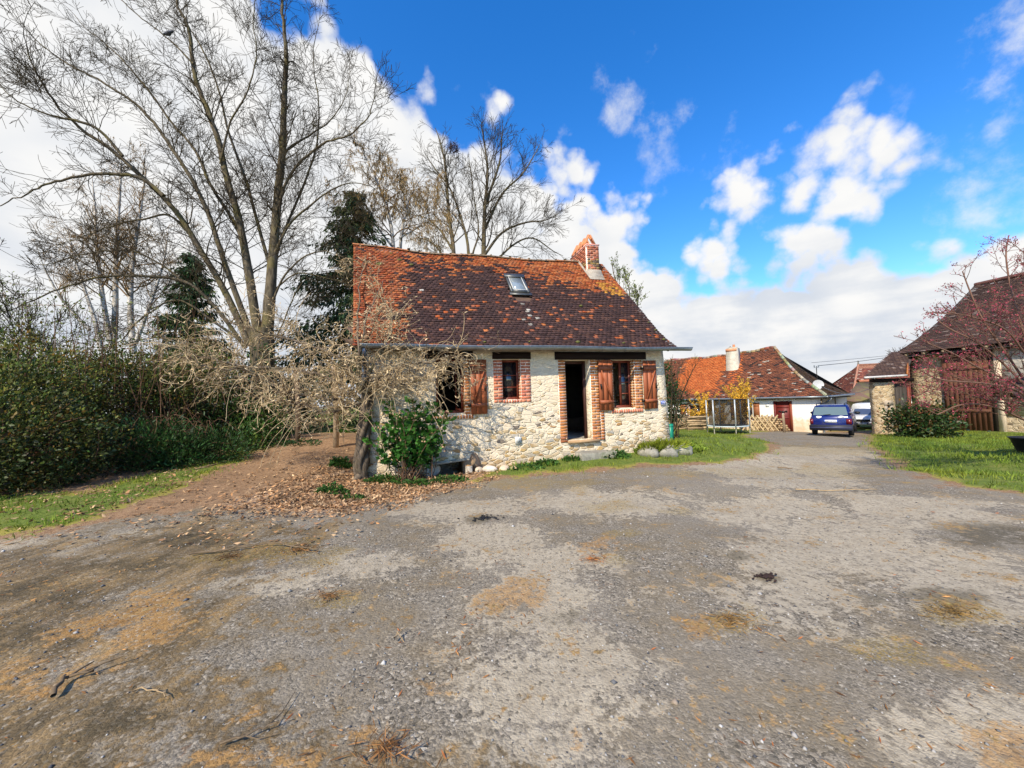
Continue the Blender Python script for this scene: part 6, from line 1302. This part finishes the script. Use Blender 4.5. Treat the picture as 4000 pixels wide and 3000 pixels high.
# ------------------------------------------------------------------ wisteria on the cottage corner, with its posts
def wisteria():
    g = np.random.default_rng(101); root = thing('wisteria_vine', 'sprawling leafless pale wisteria climbing over the left corner of the cottage', 'vine', (0, 0, 0)); T = TB(); K = TB(); K2 = TB()
    tb = at(1405, 1862, 8.3); z0 = hgt(tb[0], tb[1])
    for i in range(5):
        pts = [np.array([tb[0]+g.normal(0, .07), tb[1]+g.normal(0, .07), z0-.05])]
        for k in range(1, 8): a = i*1.3+k*.7; pts.append(np.array([tb[0]+.03*k+.10*math.cos(a)*(1-k*.05), tb[1]+.10*math.sin(a), z0+k*.30]))
        T.tube(catmull(pts, 4), np.linspace(.085, .05, 29), 7)
    arms = [([(1412, 1560), (1330, 1500), (1230, 1460), (1100, 1440), (950, 1430), (820, 1400), (720, 1370), (640, 1330)], [8.4, 7.6], .045), ([(1412, 1540), (1350, 1420), (1240, 1360), (1120, 1320), (1000, 1290), (880, 1250)], [8.4, 8.6], .04), ([(1410, 1580), (1300, 1560), (1180, 1540), (1060, 1500), (960, 1440), (840, 1440), (740, 1400)], [8.4, 7.2], .04), ([(1415, 1560), (1480, 1470), (1560, 1430), (1650, 1420), (1740, 1400), (1790, 1400)], [8.2, 7.9], .04), ([(1410, 1540), (1400, 1430), (1420, 1300), (1450, 1200), (1500, 1100)], None, .03), ([(1412, 1520), (1480, 1390), (1520, 1320), (1530, 1230), (1480, 1150)], None, .03), ([(1410, 1550), (1480, 1500), (1580, 1500), (1680, 1470), (1780, 1450)], [8.2, 7.7], .03), ([(1412, 1570), (1290, 1610), (1180, 1580), (1080, 1560)], [8.2, 7.4], .03), ([(1405, 1500), (1400, 1350), (1400, 1200), (1410, 1080), (1430, 1000)], None, .025), ([(1405, 1560), (1320, 1480), (1250, 1420), (1190, 1330), (1130, 1260), (1050, 1230)], [8.5, 10], .03)]
    A = []
    def onroof(px, py):
        e = CW(0, -.40, 2.87); rr = CW(0, 3.43, 6.49); nn = unit(np.cross(CD, rr-e)); e = e+nn*.12; d = ray(px, py); t = ((e-np.array([0, 0, CAMZ]))@nn)/(d@nn); p = np.array([0, 0, CAMZ])+d*t
        return p if p[2] > 2.8 else at(px, py, 8.1)
    for pts, Ys, r in arms: L = px_limb(pts, Ys) if Ys else catmull([onroof(*q) for q in pts], 5); L = L+g.normal(0, .015, L.shape); T.tube(L, np.linspace(r, .009, len(L)), 6); A.append(L)
    bud = []; bd = []
    def curl(p, d, L, r, lvl):
        n = 9; st = L/(n-1); ax = unit(g.normal(size=3)); k = g.normal(0, 2.2)*st/max(L, .3)*1.6; pts = [p]; dd = d
        for i in range(n-1):
            if g.random() < .2: ax = unit(ax+g.normal(0, .8, 3)); k = g.normal(0, .45)
            dd = unit(dd+np.cross(ax, dd)*k+g.normal(0, .08, 3)+np.array([0, 0, -.03])); pts.append(pts[-1]+dd*st)
        pts = np.array(pts); (K2 if g.random() < (.55 if lvl == 0 else .2) else K).tube(pts, np.linspace(r, r*.5, n), 3)
        for _ in range(g.integers(1, 5)): j = g.integers(3, n); bud.append(pts[j]); bd.append(unit(dd+g.normal(0, .9, 3)))
        if lvl < 2:
            for _ in range(g.poisson(2.5 if lvl == 0 else 1.7)): j = g.integers(1, n-1); q = unit(pts[j+1]-pts[j]); curl(pts[j], rot_toward(q, perp(q, g), g.uniform(.4, 1.2)), L*g.uniform(.35, .8), r*.8, lvl+1)
    dens = [46, 34, 48, 52, 26, 38, 36, 46, 16, 24]
    for L, m in zip(A, dens):
        for _ in range(m):
            t = (.1+.9*g.random()**1.35)*(len(L)-1); k = min(int(t), len(L)-2); d = unit(L[k+1]-L[k]); s = perp(d, g); s = unit(s+np.array([0, -.25, .15])); curl(L[k], rot_toward(d, s, g.uniform(.3, 1.3)), g.uniform(.45, 1.2), g.uniform(.0055, .011), 0)
    for _ in range(26):           # long hanging whips
        L = A[[3, 6, 7, 2][g.integers(0, 4)]]; k = g.integers(3, len(L)//2+4); p = L[k]; n = 12; dd = unit(np.array([g.normal(0, 1), -.4+g.normal(0, .4), .2])); pts = [p]; ln = g.uniform(.9, 2.0)
        for i in range(n-1): dd = unit(dd+np.array([0, 0, -.20])+g.normal(0, .08, 3)); pts.append(pts[-1]+dd*ln/(n-1))
        pts = np.array(pts); h = hgt(pts[:, 0], pts[:, 1]); pts[:, 2] = np.maximum(pts[:, 2], h+.03); K.tube(pts, np.linspace(.0075, .004, n), 3)
    T.build('trunk', M['vinebark'], root); K.build('twigs', M['paletwig'], root); K2.build('shade_twigs', m_simple('shade_vine_twig', (.17, .12, .07), .9, 0, .35, 3, 0, .1, tint=False), root)  # darker copy of the twigs: shade inside the vine put into the colour
    leaves('dry_pods', np.array(bud), np.array(bd), .075, m_leaf('dry_pod', (.56, .43, .25), .25, .2, .8), root, g, .22)
wisteria()
def wpost(px, Y, topy, basey, r, label, mat):
    a = at(px, basey, Y); b = at(px-8, topy, Y); z = hgt(a[0], a[1]); h = b[2]-z; mb = MB(); mb.tube([(0, 0, -.1), (.01, 0, h*.5), (b[0]-a[0], 0, h)], [r, r*.9, r*.85], 8, (1, 1, 1), True); tag(mb.build('wooden_post', mat, None, False, (a[0], a[1], z)), label, 'post', 'posts carrying the wisteria')
wpost(1163, 11.6, 1440, 1712, .075, 'dark wooden post under the wisteria, nearer the huge trunk', m_simple('dark_post', (.16, .11, .07), .9, 0, .3, 9, .4, .2, (2, 2, .3)))
wpost(1312, 11.2, 1430, 1715, .085, 'pale split wooden post under the wisteria, nearer the cottage', m_simple('pale_post', (.33, .24, .15), .9, 0, .3, 9, .4, .2, (2, 2, .3)))

# ------------------------------------------------------------------ hydrangea, forsythia, rhododendron, pink tree
def hydrangea():
    g = np.random.default_rng(5); c = at(1600, 1850, 8.15); z = hgt(c[0], c[1]); root = thing('hydrangea_bush', 'hydrangea with bright green leaves against the cottage wall beneath the left window', 'shrub', (c[0], c[1], z)); T = TB(); pos = []; d = []; tn = []; dead = []
    for i in range(42):
        a = g.uniform(0, 6.28); b = np.array([g.normal(0, .18), g.normal(0, .12), 0]); L = g.uniform(.7, 1.75); e = np.array([g.normal(0, .42), -.05+g.normal(0, .16), L]); e[0] += .25*(L > 1.25); m = (b+e)/2+np.array([g.normal(0, .1), g.normal(0, .08), 0]); P = catmull([b, m, e], 5); T.tube(P, np.linspace(.009, .005, len(P)), 4)
        for j in range(4, 11):
            for s in range(5): aa = g.uniform(0, 6.28); pos.append(P[j]+g.normal(0, .035, 3)); d.append((math.cos(aa), math.sin(aa)*.9-.2, g.uniform(-.1, .9))); tn.append((1, 1, 1) if j > 7 else (.8, .85, .9))
        if g.random() < .5: dead.append(e+np.array([0, -.05, .03]))
    T.build('stems', M['bramble'], root); leaves('foliage', pos, d, .125, M['hydrangea'], root, g, .72, np.array(tn), .3, .35)
    q = np.repeat(np.array(dead), 16, 0)+g.normal(0, .04, (len(dead)*16, 3)); leaves('dry_flower_heads', q, g.normal(size=q.shape), .035, M['litter'], root, g, .9)
hydrangea()
def forsythia(label, cx, Y, w, h, n, seed, basey=1660):
    g = np.random.default_rng(seed); c = at(cx, basey, Y); z = hgt(c[0], c[1]); root = thing('forsythia_bush', label, 'shrub', (c[0], c[1], z), 0, 'forsythias by the trampoline'); T = TB(); pos = []
    for i in range(n):
        a = g.uniform(0, 6.28); L = h*g.uniform(.55, 1.12); e = np.array([g.normal(0, w), g.normal(0, w*.6), L]); m = e*np.array([.35, .35, .6])+g.normal(0, .1, 3); P = catmull([(g.normal(0, .15), g.normal(0, .15), 0), m, e], 6); P[-4:, 2] -= np.array([0, .02, .06, .12])*(g.random() < .5); T.tube(P, np.linspace(.012, .005, len(P)), 3)
        for _ in range(130): k = g.uniform(3, len(P)-1.01); j = int(k); pos.append(P[j]+(P[j+1]-P[j])*(k-j)+g.normal(0, .035, 3))
    T.build('stems', M['bramble'], root); pos = np.array(pos); leaves('blossom', pos, g.normal(size=pos.shape), .075, M['forsythia'], root, g, .7, tv=.2)
forsythia('yellow forsythia left of the trampoline in front of the farmhouse window', 2745, 26.0, .75, 2.35, 34, 1)
forsythia('tall yellow forsythia rising above the right half of the trampoline', 2900, 24.6, .60, 3.15, 46, 2, 1680)
forsythia('thin yellow forsythia twigs inside the net outline behind the trampoline', 2820, 25.2, .7, 1.7, 14, 3, 1680)
g = np.random.default_rng(88)
pR = at(3590, 1690, 17.6); hR = hgt(pR[0], pR[1])
shrub('rhododendron_bush', 'dark green rounded bush with brownish tips in front of the barn wall', [((pR[0]-.35, 17.6, hR+.7), (.62, .7, .8)), ((pR[0]+.4, 17.3, hR+.6), (.62, .6, .7))], 6000, .13, M['rhodo'], g, 30, mat2=m_leaf('brown_leaf', (.15, .085, .03), .3, .3), f2=.3)
pI = at(2632, 1660, 15.0); hI = hgt(pI[0], pI[1])
shrub('ivy_shrub', 'dark ivy shrub squeezed behind the right corner of the cottage', [((pI[0]-.05, 15, hI+1.35), (.32, .4, .9)), ((pI[0]-.2, 15.3, hI+2.1), (.25, .3, .9))], 2600, .09, M['ivy'], g, 12)
fan_tree('bare_shrub', 'thin bare shrub with arching twigs behind the right corner of the cottage', [([(2625, 1690), (2650, 1580), (2690, 1480), (2720, 1420)], 1.), ([(2622, 1690), (2640, 1540), (2650, 1430)], 1.), ([(2628, 1690), (2680, 1600), (2730, 1540)], .8), ([(2620, 1690), (2625, 1500), (2620, 1400)], .8)], 14.5, np.random.default_rng(6), M['twig'], M['twig'], dict(PS, len0=(.4, 1.1), rmin=.005, minL=.2), .03, 4)
PR = dict(seg=.25, wander=.12, up=[.15, .2, .2], kids=[2.0, 3.0, 3.2], ang=(.35, .8), ang0=(.4, .9), ratio=(.45, .7), len0=(.6, 1.3), maxl=3, minL=.18, rmin=.0042, t0=.25)
fan_tree('redbud_tree', 'spreading tree covered in pink buds in front of the barn', [([(4180, 1790), (4080, 1600), (3960, 1500), (3830, 1440), (3720, 1380), (3620, 1340)], 1.), ([(4170, 1760), (4050, 1560), (3930, 1380), (3840, 1250), (3790, 1140), (3760, 1060)], 1.), ([(4180, 1740), (4080, 1480), (4000, 1300), (3950, 1130), (3930, 1000), (3940, 920)], 1.), ([(4190, 1740), (4120, 1450), (4060, 1250), (4010, 1080), (4000, 980)], 1.), ([(4150, 1720), (4000, 1640), (3880, 1590), (3760, 1580), (3660, 1620)], .8), ([(4100, 1640), (3980, 1530), (3860, 1500), (3740, 1490), (3640, 1480)], .7), ([(4060, 1570), (3940, 1440), (3820, 1340), (3720, 1290), (3660, 1250)], .8), ([(4100, 1650), (4010, 1590), (3900, 1570), (3780, 1540), (3600, 1450)], .6), ([(4030, 1420), (3930, 1290), (3800, 1240), (3700, 1220)], .6)], 8.6, np.random.default_rng(44), M['redtwig'], M['redtwig'], PR, .03, 4.3, catk=(5, .036, .3, M['bud'], 'buds', .55))
# grass tuft growing in the planter
g = np.random.default_rng(71); n = 900; a = g.uniform(0, 6.28, n); rr = np.sqrt(g.random(n)); pos = np.stack((rr*np.cos(a)*.72+.05, rr*np.sin(a)*.24-.02, .16+.10*(1-rr)), 1); leaves('grass_tuft', pos, np.stack((np.cos(a)*rr*.8, np.sin(a)*rr*.8-.2, np.full(n, .8)), 1)+g.normal(0, .3, (n, 3)), .17, M['grass'], PLANTER, g, .12, np.array([1.35, 1.15, .8]))

# ------------------------------------------------------------------ grass, litter, pebbles, sticks
def inside(g, n, P, dens=None, soft=.0):
    lo, hi = P.min(0), P.max(0); q = g.uniform(lo, hi, (n, 2)); s = sdist(q[:, 0], q[:, 1], P)+(fbm(q[:, 0]*1.7, q[:, 1]*1.7, 21, 5)-.5)*.7; return q[s > soft]
def clipbox(P, x0, x1, y0, y1): return np.stack((np.clip(P[:, 0], x0, x1), np.clip(P[:, 1], y0, y1)), 1)
def clear_of_cottage(q):
    u = (q[:, 0]-CO[0])*CD[0]+(q[:, 1]-CO[1])*CD[1]; v = (q[:, 0]-CO[0])*CN[0]+(q[:, 1]-CO[1])*CN[1]
    return q[~((u > .2) & (u < 8.05) & (v > -.04) & (v < 7)) & ~((u > 1.65) & (u < 2.52) & (v > -.4) & (v < 1))]
def grass(name, label, P, n, size, seed, tint=(1, 1, 1), mat=None):
    g = np.random.default_rng(seed); q = clear_of_cottage(inside(g, n, P, soft=-.4)); q = q[(g.random(len(q)) < .10) | (sdist(q[:, 0], q[:, 1], P)+(fbm(q[:, 0]*1.7, q[:, 1]*1.7, 21, 5)-.5)*.7 > 0)]; dn = fbm(q[:, 0]*2.2, q[:, 1]*2.2, 5, 4); q = q[g.random(len(q)) < np.clip((dn-.28)*3, .08, 1)]; n = len(q); pos = np.stack((q[:, 0], q[:, 1], hgt(q[:, 0], q[:, 1])-.01), 1)
    tall = .6+1.1*fbm(q[:, 0]*1.1, q[:, 1]*1.1, 9, 3); c = fbm(q[:, 0]*1.4, q[:, 1]*1.4, 14, 4)[:, None]; t = np.array(tint)*(np.array([1.5, 1.15, .8])*c*1.1+np.array([.6, .85, 1.0])*(1-c)*1.1)
    o = leaves(name, pos, g.normal(0, .45, (n, 3))+np.array([0, 0, 1]), size*tall, mat or M['grass'], None, g, .12, t, .25, .3); tag(o, label, 'grass', None, 'stuff')
grass('grass', 'green grass along the front of the cottage and towards the farmhouse', clipbox(Z_LAWN[0], -2, 14, 6, 24), 90000, .085, 1)
grass('grass', 'lush green grass bank in front of the barn', clipbox(Z_LAWN[1], 5, 22, 4.5, 20.5), 110000, .10, 2)
grass('grass', 'shaded grass strip beneath the hedge on the left', clipbox(Z_LAWN[2], -9.5, -3, 4, 14), 30000, .07, 3, (1.0, 1.0, .9))
def litter():
    g = np.random.default_rng(8); q = np.vstack((inside(g, 10500, Z_LEAF, soft=-.05), inside(g, 6000, Z_LEAF+(Z_LEAF-Z_LEAF.mean(0))*.35, soft=-.3))); q2 = np.stack((g.uniform(-8, -1.8, 2600), g.uniform(4.3, 11, 2600)), 1); q2 = q2[g.random(len(q2)) < np.clip(1.3-np.hypot(q2[:, 0]+4, q2[:, 1]-7)/4, .1, 1)]; q3 = inside(g, 4200, clipbox(Z_LAWN[2], -9, -3, 4, 9.5)); q3 = q3[g.random(len(q3)) < np.clip(1.5-(q3[:, 1]-4)/4.5, .15, 1)*np.clip((fbm(q3[:, 0]*1.3, q3[:, 1]*1.3, 6, 3)-.3)*3, 0, 1)]; q = clear_of_cottage(np.vstack((q, q2, q3))); n = len(q); pos = np.stack((q[:, 0], q[:, 1], hgt(q[:, 0], q[:, 1])+.012+g.random(n)*.035), 1); pal = np.array([(.95, .92, .85), (1.2, 1.2, 1.12), (.65, .55, .48), (1.0, .8, .6), (.45, .4, .36)])[g.integers(0, 5, n)]
    tag(leaves('leaf_litter', pos, g.normal(0, 1, (n, 3))*np.array([1, 1, .28]), .065, M['litter'], None, g, .5, pal, .2, .5, 1), 'fallen brown leaves on the dirt before the wisteria', 'leaves', None, 'stuff')
litter()
def pebbles():
    g = np.random.default_rng(4); n = 15000; r = .9+g.random(n)**1.7*8.5; a = g.uniform(-1.02, .98, n); x, y = r*np.sin(a)/np.cos(a)*np.cos(a)*1.15, r*np.cos(a); ok = (sdist(x, y, Z_GRAVEL) > .1); x, y = x[ok], y[ok]; dn = fbm(x*1.3, y*1.3, 40, 4); k = g.random(len(x)) < np.clip((dn-.3)*2.6, .12, 1); x, y = x[k], y[k]; n = len(x); sz = .0045+.0075*g.random(n)**3+.016*(g.random(n) < .012); z = hgt(x, y)+(fbm(x*.9, y*.9, 3)-.5)*.05+(fbm(x*5, y*5, 11)-.5)*.016
    oct_ = np.array([(1, 0, 0), (0, 1, 0), (-1, 0, 0), (0, -1, 0), (0, 0, .75), (0, 0, -.5)]); V = oct_[None]*sz[:, None, None]*g.uniform(.65, 1.35, (n, 6, 1)); th = g.uniform(0, 6.28, n); cs, sn = np.cos(th), np.sin(th); V = np.stack((V[..., 0]*cs[:, None]-V[..., 1]*sn[:, None], V[..., 0]*sn[:, None]+V[..., 1]*cs[:, None], V[..., 2]), -1); V += np.stack((x, y, z+sz*.25), -1)[:, None]
    f = np.array([(0, 1, 4), (1, 2, 4), (2, 3, 4), (3, 0, 4), (1, 0, 5), (2, 1, 5), (3, 2, 5), (0, 3, 5)]); F = (f[None]+np.arange(n)[:, None, None]*6).reshape(-1, 3); pal = np.array([(.12, .12, .12), (.22, .215, .20), (.34, .32, .29), (.06, .06, .065), (.48, .46, .42), (.28, .22, .16)])[g.choice(6, n, p=[.28, .28, .18, .14, .06, .06])]
    tag(mesh_np('loose_gravel', V.reshape(-1, 3), F, m_simple('pebble', (1, 1, 1), .85, 0, .1, 30, 0), None, np.repeat(pal, 8, 0)), 'loose grey gravel scattered over the yard', 'gravel', None, 'stuff')
pebbles()
def stick(pts, r, label, mat, group='fallen sticks on the ground', branchy=0, seed=0, name='fallen_stick'):
    g = np.random.default_rng(seed); P = np.array([ground(*p) for p in pts]); P = catmull(P, 4); P = P+g.normal(0, .008, P.shape); P[:, 2] = hgt(P[:, 0], P[:, 1])+r+.016+.012*np.abs(g.normal(size=len(P))); o = P[0].copy(); T = TB(); T.tube(P-o, np.linspace(r, r*.4, len(P)), 6)
    for i in range(branchy):
        k = g.integers(1, len(P)-2); d = unit(P[k+1]-P[k]); s = unit(np.array([-d[1], d[0], .12])*g.choice([-1, 1])); L = g.uniform(.08, .3); e = P[k]+rot_toward(d, s, .7)*L; T.tube(np.array([P[k], (P[k]+e)/2+g.normal(0, .01, 3), e])-o, [r*.6, r*.5, r*.3], 4)
    ob = T.build(name, mat, None); ob.location = o; tag(ob, label, 'stick', group)
SM = m_simple('dead_wood', (.16, .115, .07), .9, 0, .3, 12, .3, .1, tint=False); SP = m_simple('pale_dead_wood', (.34, .24, .13), .9, 0, .3, 12, .3, .1, tint=False)
stick([(200, 2760), (250, 2690), (300, 2660), (370, 2650)], .013, 'thick forked dead branch at the lower left of the yard', SM, None, 2, 1)
stick([(520, 2735), (580, 2725), (625, 2735), (640, 2760)], .005, 'thin curved twig right of the forked dead branch', SP, None, 0, 2)
stick([(740, 2175), (860, 2165), (980, 2150), (1060, 2140), (1240, 2165)], .012, 'long twig lying in the needles near the dirt path', SM, None, 2, 3)
stick([(760, 1842), (860, 1815), (930, 1785), (990, 1760)], .018, 'long dead branch on the grass before the huge trunk', SP, None, 3, 4)
stick([(690, 1800), (740, 1806), (800, 1800), (860, 1808)], .016, 'pale branch lying left of the long dead branch', SP, None, 5, 5)
stick([(430, 1860), (470, 1830), (440, 1800), (450, 1780)], .02, 'curly pale root stick at the foot of the juniper', SP, None, 4, 6)
stick([(1540, 2520), (1560, 2490), (1590, 2470)], .006, 'short reddish twig in the middle of the foreground gravel', SP, None, 1, 7)
stick([(3110, 1920), (3180, 1925), (3330, 1922), (3420, 1918)], .011, 'long brown stick lying across the road before the blue car', SP, None, 1, 8)
stick([(3040, 1834), (3100, 1840)], .02, 'short dark piece of wood on the road nearest the blue car', SM, None, 0, 9)
stick([(870, 2945), (960, 2910), (1060, 2870), (1120, 2840)], .006, 'slender dark twig at the bottom left foreground', SM, None, 2, 10)
def hay(px, py, rad, n, label, seed, col=(1, 1, 1)):
    n = int(n*1.5); rad *= 1.2; col = tuple(k*.72 for k in col); g = np.random.default_rng(seed); p = ground(px, py); z = hgt(p[0], p[1]); a = g.uniform(0, 6.28, n); r = np.abs(g.normal(0, rad*.5, n)); x, y = p[0]+r*np.cos(a)*1.3, p[1]+r*np.sin(a)*.8; pos = np.stack((x-p[0], y-p[1], hgt(x, y)-z+.01+g.random(n)*.02), 1); tag(leaves('dry_grass_clump', pos, g.normal(size=(n, 3))*np.array([1, 1, .09]), .065, M['litter'], None, g, .07, np.array(col), .35), label, 'dry grass').location = (p[0], p[1], z)
hay(1290, 2340, .13, 110, 'clump of dry pine needles left of centre in the foreground', 1, (.75, .6, .4)); hay(2860, 2440, .18, 150, 'yellowish tuft of dry weeds right of centre on the gravel', 2, (.9, .75, .35)); hay(3730, 2400, .20, 190, 'elongated mat of dry moss on the right of the gravel', 3, (.7, .65, .35)); hay(1180, 2150, .22, 170, 'loose mat of brown needles near the dirt path', 4, (.65, .5, .3)); hay(900, 2180, .2, 130, 'thin mat of dark needles left of the loose brown mat', 5, (.5, .4, .28)); hay(1500, 2960, .12, 110, 'dead grass tuft at the bottom edge of the foreground', 6, (.7, .5, .3)); hay(2320, 2190, .12, 80, 'small orange tuft of needles beside the large pale patch', 7, (1, .6, .3))
b = MB(); gg = np.random.default_rng(2); p = ground(2990, 2255)
for i in range(70): r = abs(gg.normal(0, .045)); a = gg.uniform(0, 6.28); b.blob((r*math.cos(a)*1.3, r*math.sin(a), .012), (.012, .010, .008), (1, 1, 1), i, 1, .3)
tag(b.build('dark_dropping', m_simple('dark_brown_lumps', (.03, .016, .012), .9), None, False, (p[0], p[1], hgt(p[0], p[1]))), 'small heap of dark brown lumps on the pale gravel', 'droppings')
b = MB(); p = ground(1892, 2028)
for i in range(60): r = abs(gg.normal(0, .09)); a = gg.uniform(0, 6.28); b.blob((r*math.cos(a)*1.4, r*math.sin(a)*.8, .012), (.02, .012, .01), (.6, .6, .6), i+100, 1, .3)
tag(b.build('charred_remains', M['black'], None, False, (p[0], p[1], hgt(p[0], p[1]))), 'black charred scraps on the gravel below the cottage', 'ashes')
def plant(px, py, n, size, rad, h, label, seed, mat=None, name='weed_clump'):
    g = np.random.default_rng(seed); p = ground(px, py); z = hgt(p[0], p[1]); a = g.uniform(0, 6.28, n); r = np.sqrt(g.random(n))*rad; pos = np.stack((r*np.cos(a)*1.4, r*np.sin(a)*.8, (1-(r/rad)**2)*h*g.random(n)+.02), 1); pos[:, 2] += hgt(p[0]+pos[:, 0], p[1]+pos[:, 1])-z; tag(leaves(name, pos, np.stack((np.cos(a), np.sin(a), g.uniform(.1, 1, n)), 1)+g.normal(0, .4, (n, 3)), size, mat or M['weed'], None, g, .6, None, .3, .3), label, 'weeds').location = (p[0], p[1], z)
plant(1300, 1930, 420, .06, .20, .16, 'bright green weed clump alone on the leaf litter', 1); plant(1380, 1955, 160, .05, .16, .08, 'low weeds right of the lone clump on the leaf litter', 2); plant(1510, 1885, 700, .06, .32, .14, 'dense green weeds in front of the hydrangea', 3); plant(1620, 1900, 320, .06, .24, .12, 'patchy weeds below the large pale rock', 4); plant(1750, 1885, 420, .06, .28, .13, 'weeds at the foot of the cellar hole', 5); plant(1330, 1825, 220, .09, .16, .22, 'leafy green plant beside the wisteria trunk', 6); plant(1340, 1690, 380, .11, .35, .35, 'lush green plant behind the pale wooden post', 7); plant(1010, 1745, 900, .07, .7, .18, 'ivy spreading over the ground around the huge trunk', 8, M['ivy'], 'ground_ivy'); plant(1180, 1735, 360, .06, .4, .12, 'bluish ivy patch at the foot of the dark wooden post', 9, M['ivy'], 'ground_ivy'); plant(2130, 1818, 260, .07, .22, .10, 'low weeds at the foot of the wall left of the step', 12); plant(2240, 1800, 220, .07, .18, .10, 'weeds in front of the left end of the stone step', 13); plant(2400, 1790, 420, .08, .26, .16, 'leafy weeds between the flat slab and the stone planter', 14); plant(2560, 1775, 520, .15, .3, .2, 'tall grass clump in front of the stone planter', 15, M['grass']); plant(2680, 1760, 400, .14, .3, .18, 'tall grass clump right of the stone planter', 16, M['grass']); plant(2050, 1835, 260, .06, .3, .08, 'weeds between the small tan rock and the step', 17); plant(1960, 1812, 300, .13, .12, .25, 'tuft of tall leaves against the wall right of the cellar hole', 10, M['grass']); plant(780, 1730, 700, .07, .6, .14, 'ground ivy in front of the ivy hedge', 11, M['weed'], 'ground_ivy')

def debris():
    g = np.random.default_rng(14); n = 9000; r = 1.0+g.random(n)**1.4*9; a = g.uniform(-1.02, .98, n); x, y = r*np.sin(a)*1.15, r*np.cos(a); k = sdist(x, y, Z_GRAVEL) > .02; x, y = x[k], y[k]
    dn = fbm(x*1.15, y*1.15, 61, 5); dl = np.clip((.6-x*.12), .25, 1.3); k = g.random(len(x)) < np.clip((dn-.52)*7*dl, .02, 1); x, y = x[k], y[k]; n = len(x); z = hgt(x, y)+(fbm(x*.9, y*.9, 3)-.5)*.05+(fbm(x*5, y*5, 11)-.5)*.016
    pal = np.array([(.75, .55, .3), (.5, .35, .2), (1.0, .75, .45), (.35, .27, .18), (.8, .4, .2)])[g.integers(0, 5, n)]
    tag(leaves('straw_debris', np.stack((x, y, z+.008), 1), g.normal(0, 1, (n, 3))*np.array([1, 1, .12]), .045, M['litter'], None, g, .16, pal, .25, .2, 1), 'bits of straw, needles and bark strewn over the gravel', 'debris', None, 'stuff')
debris()
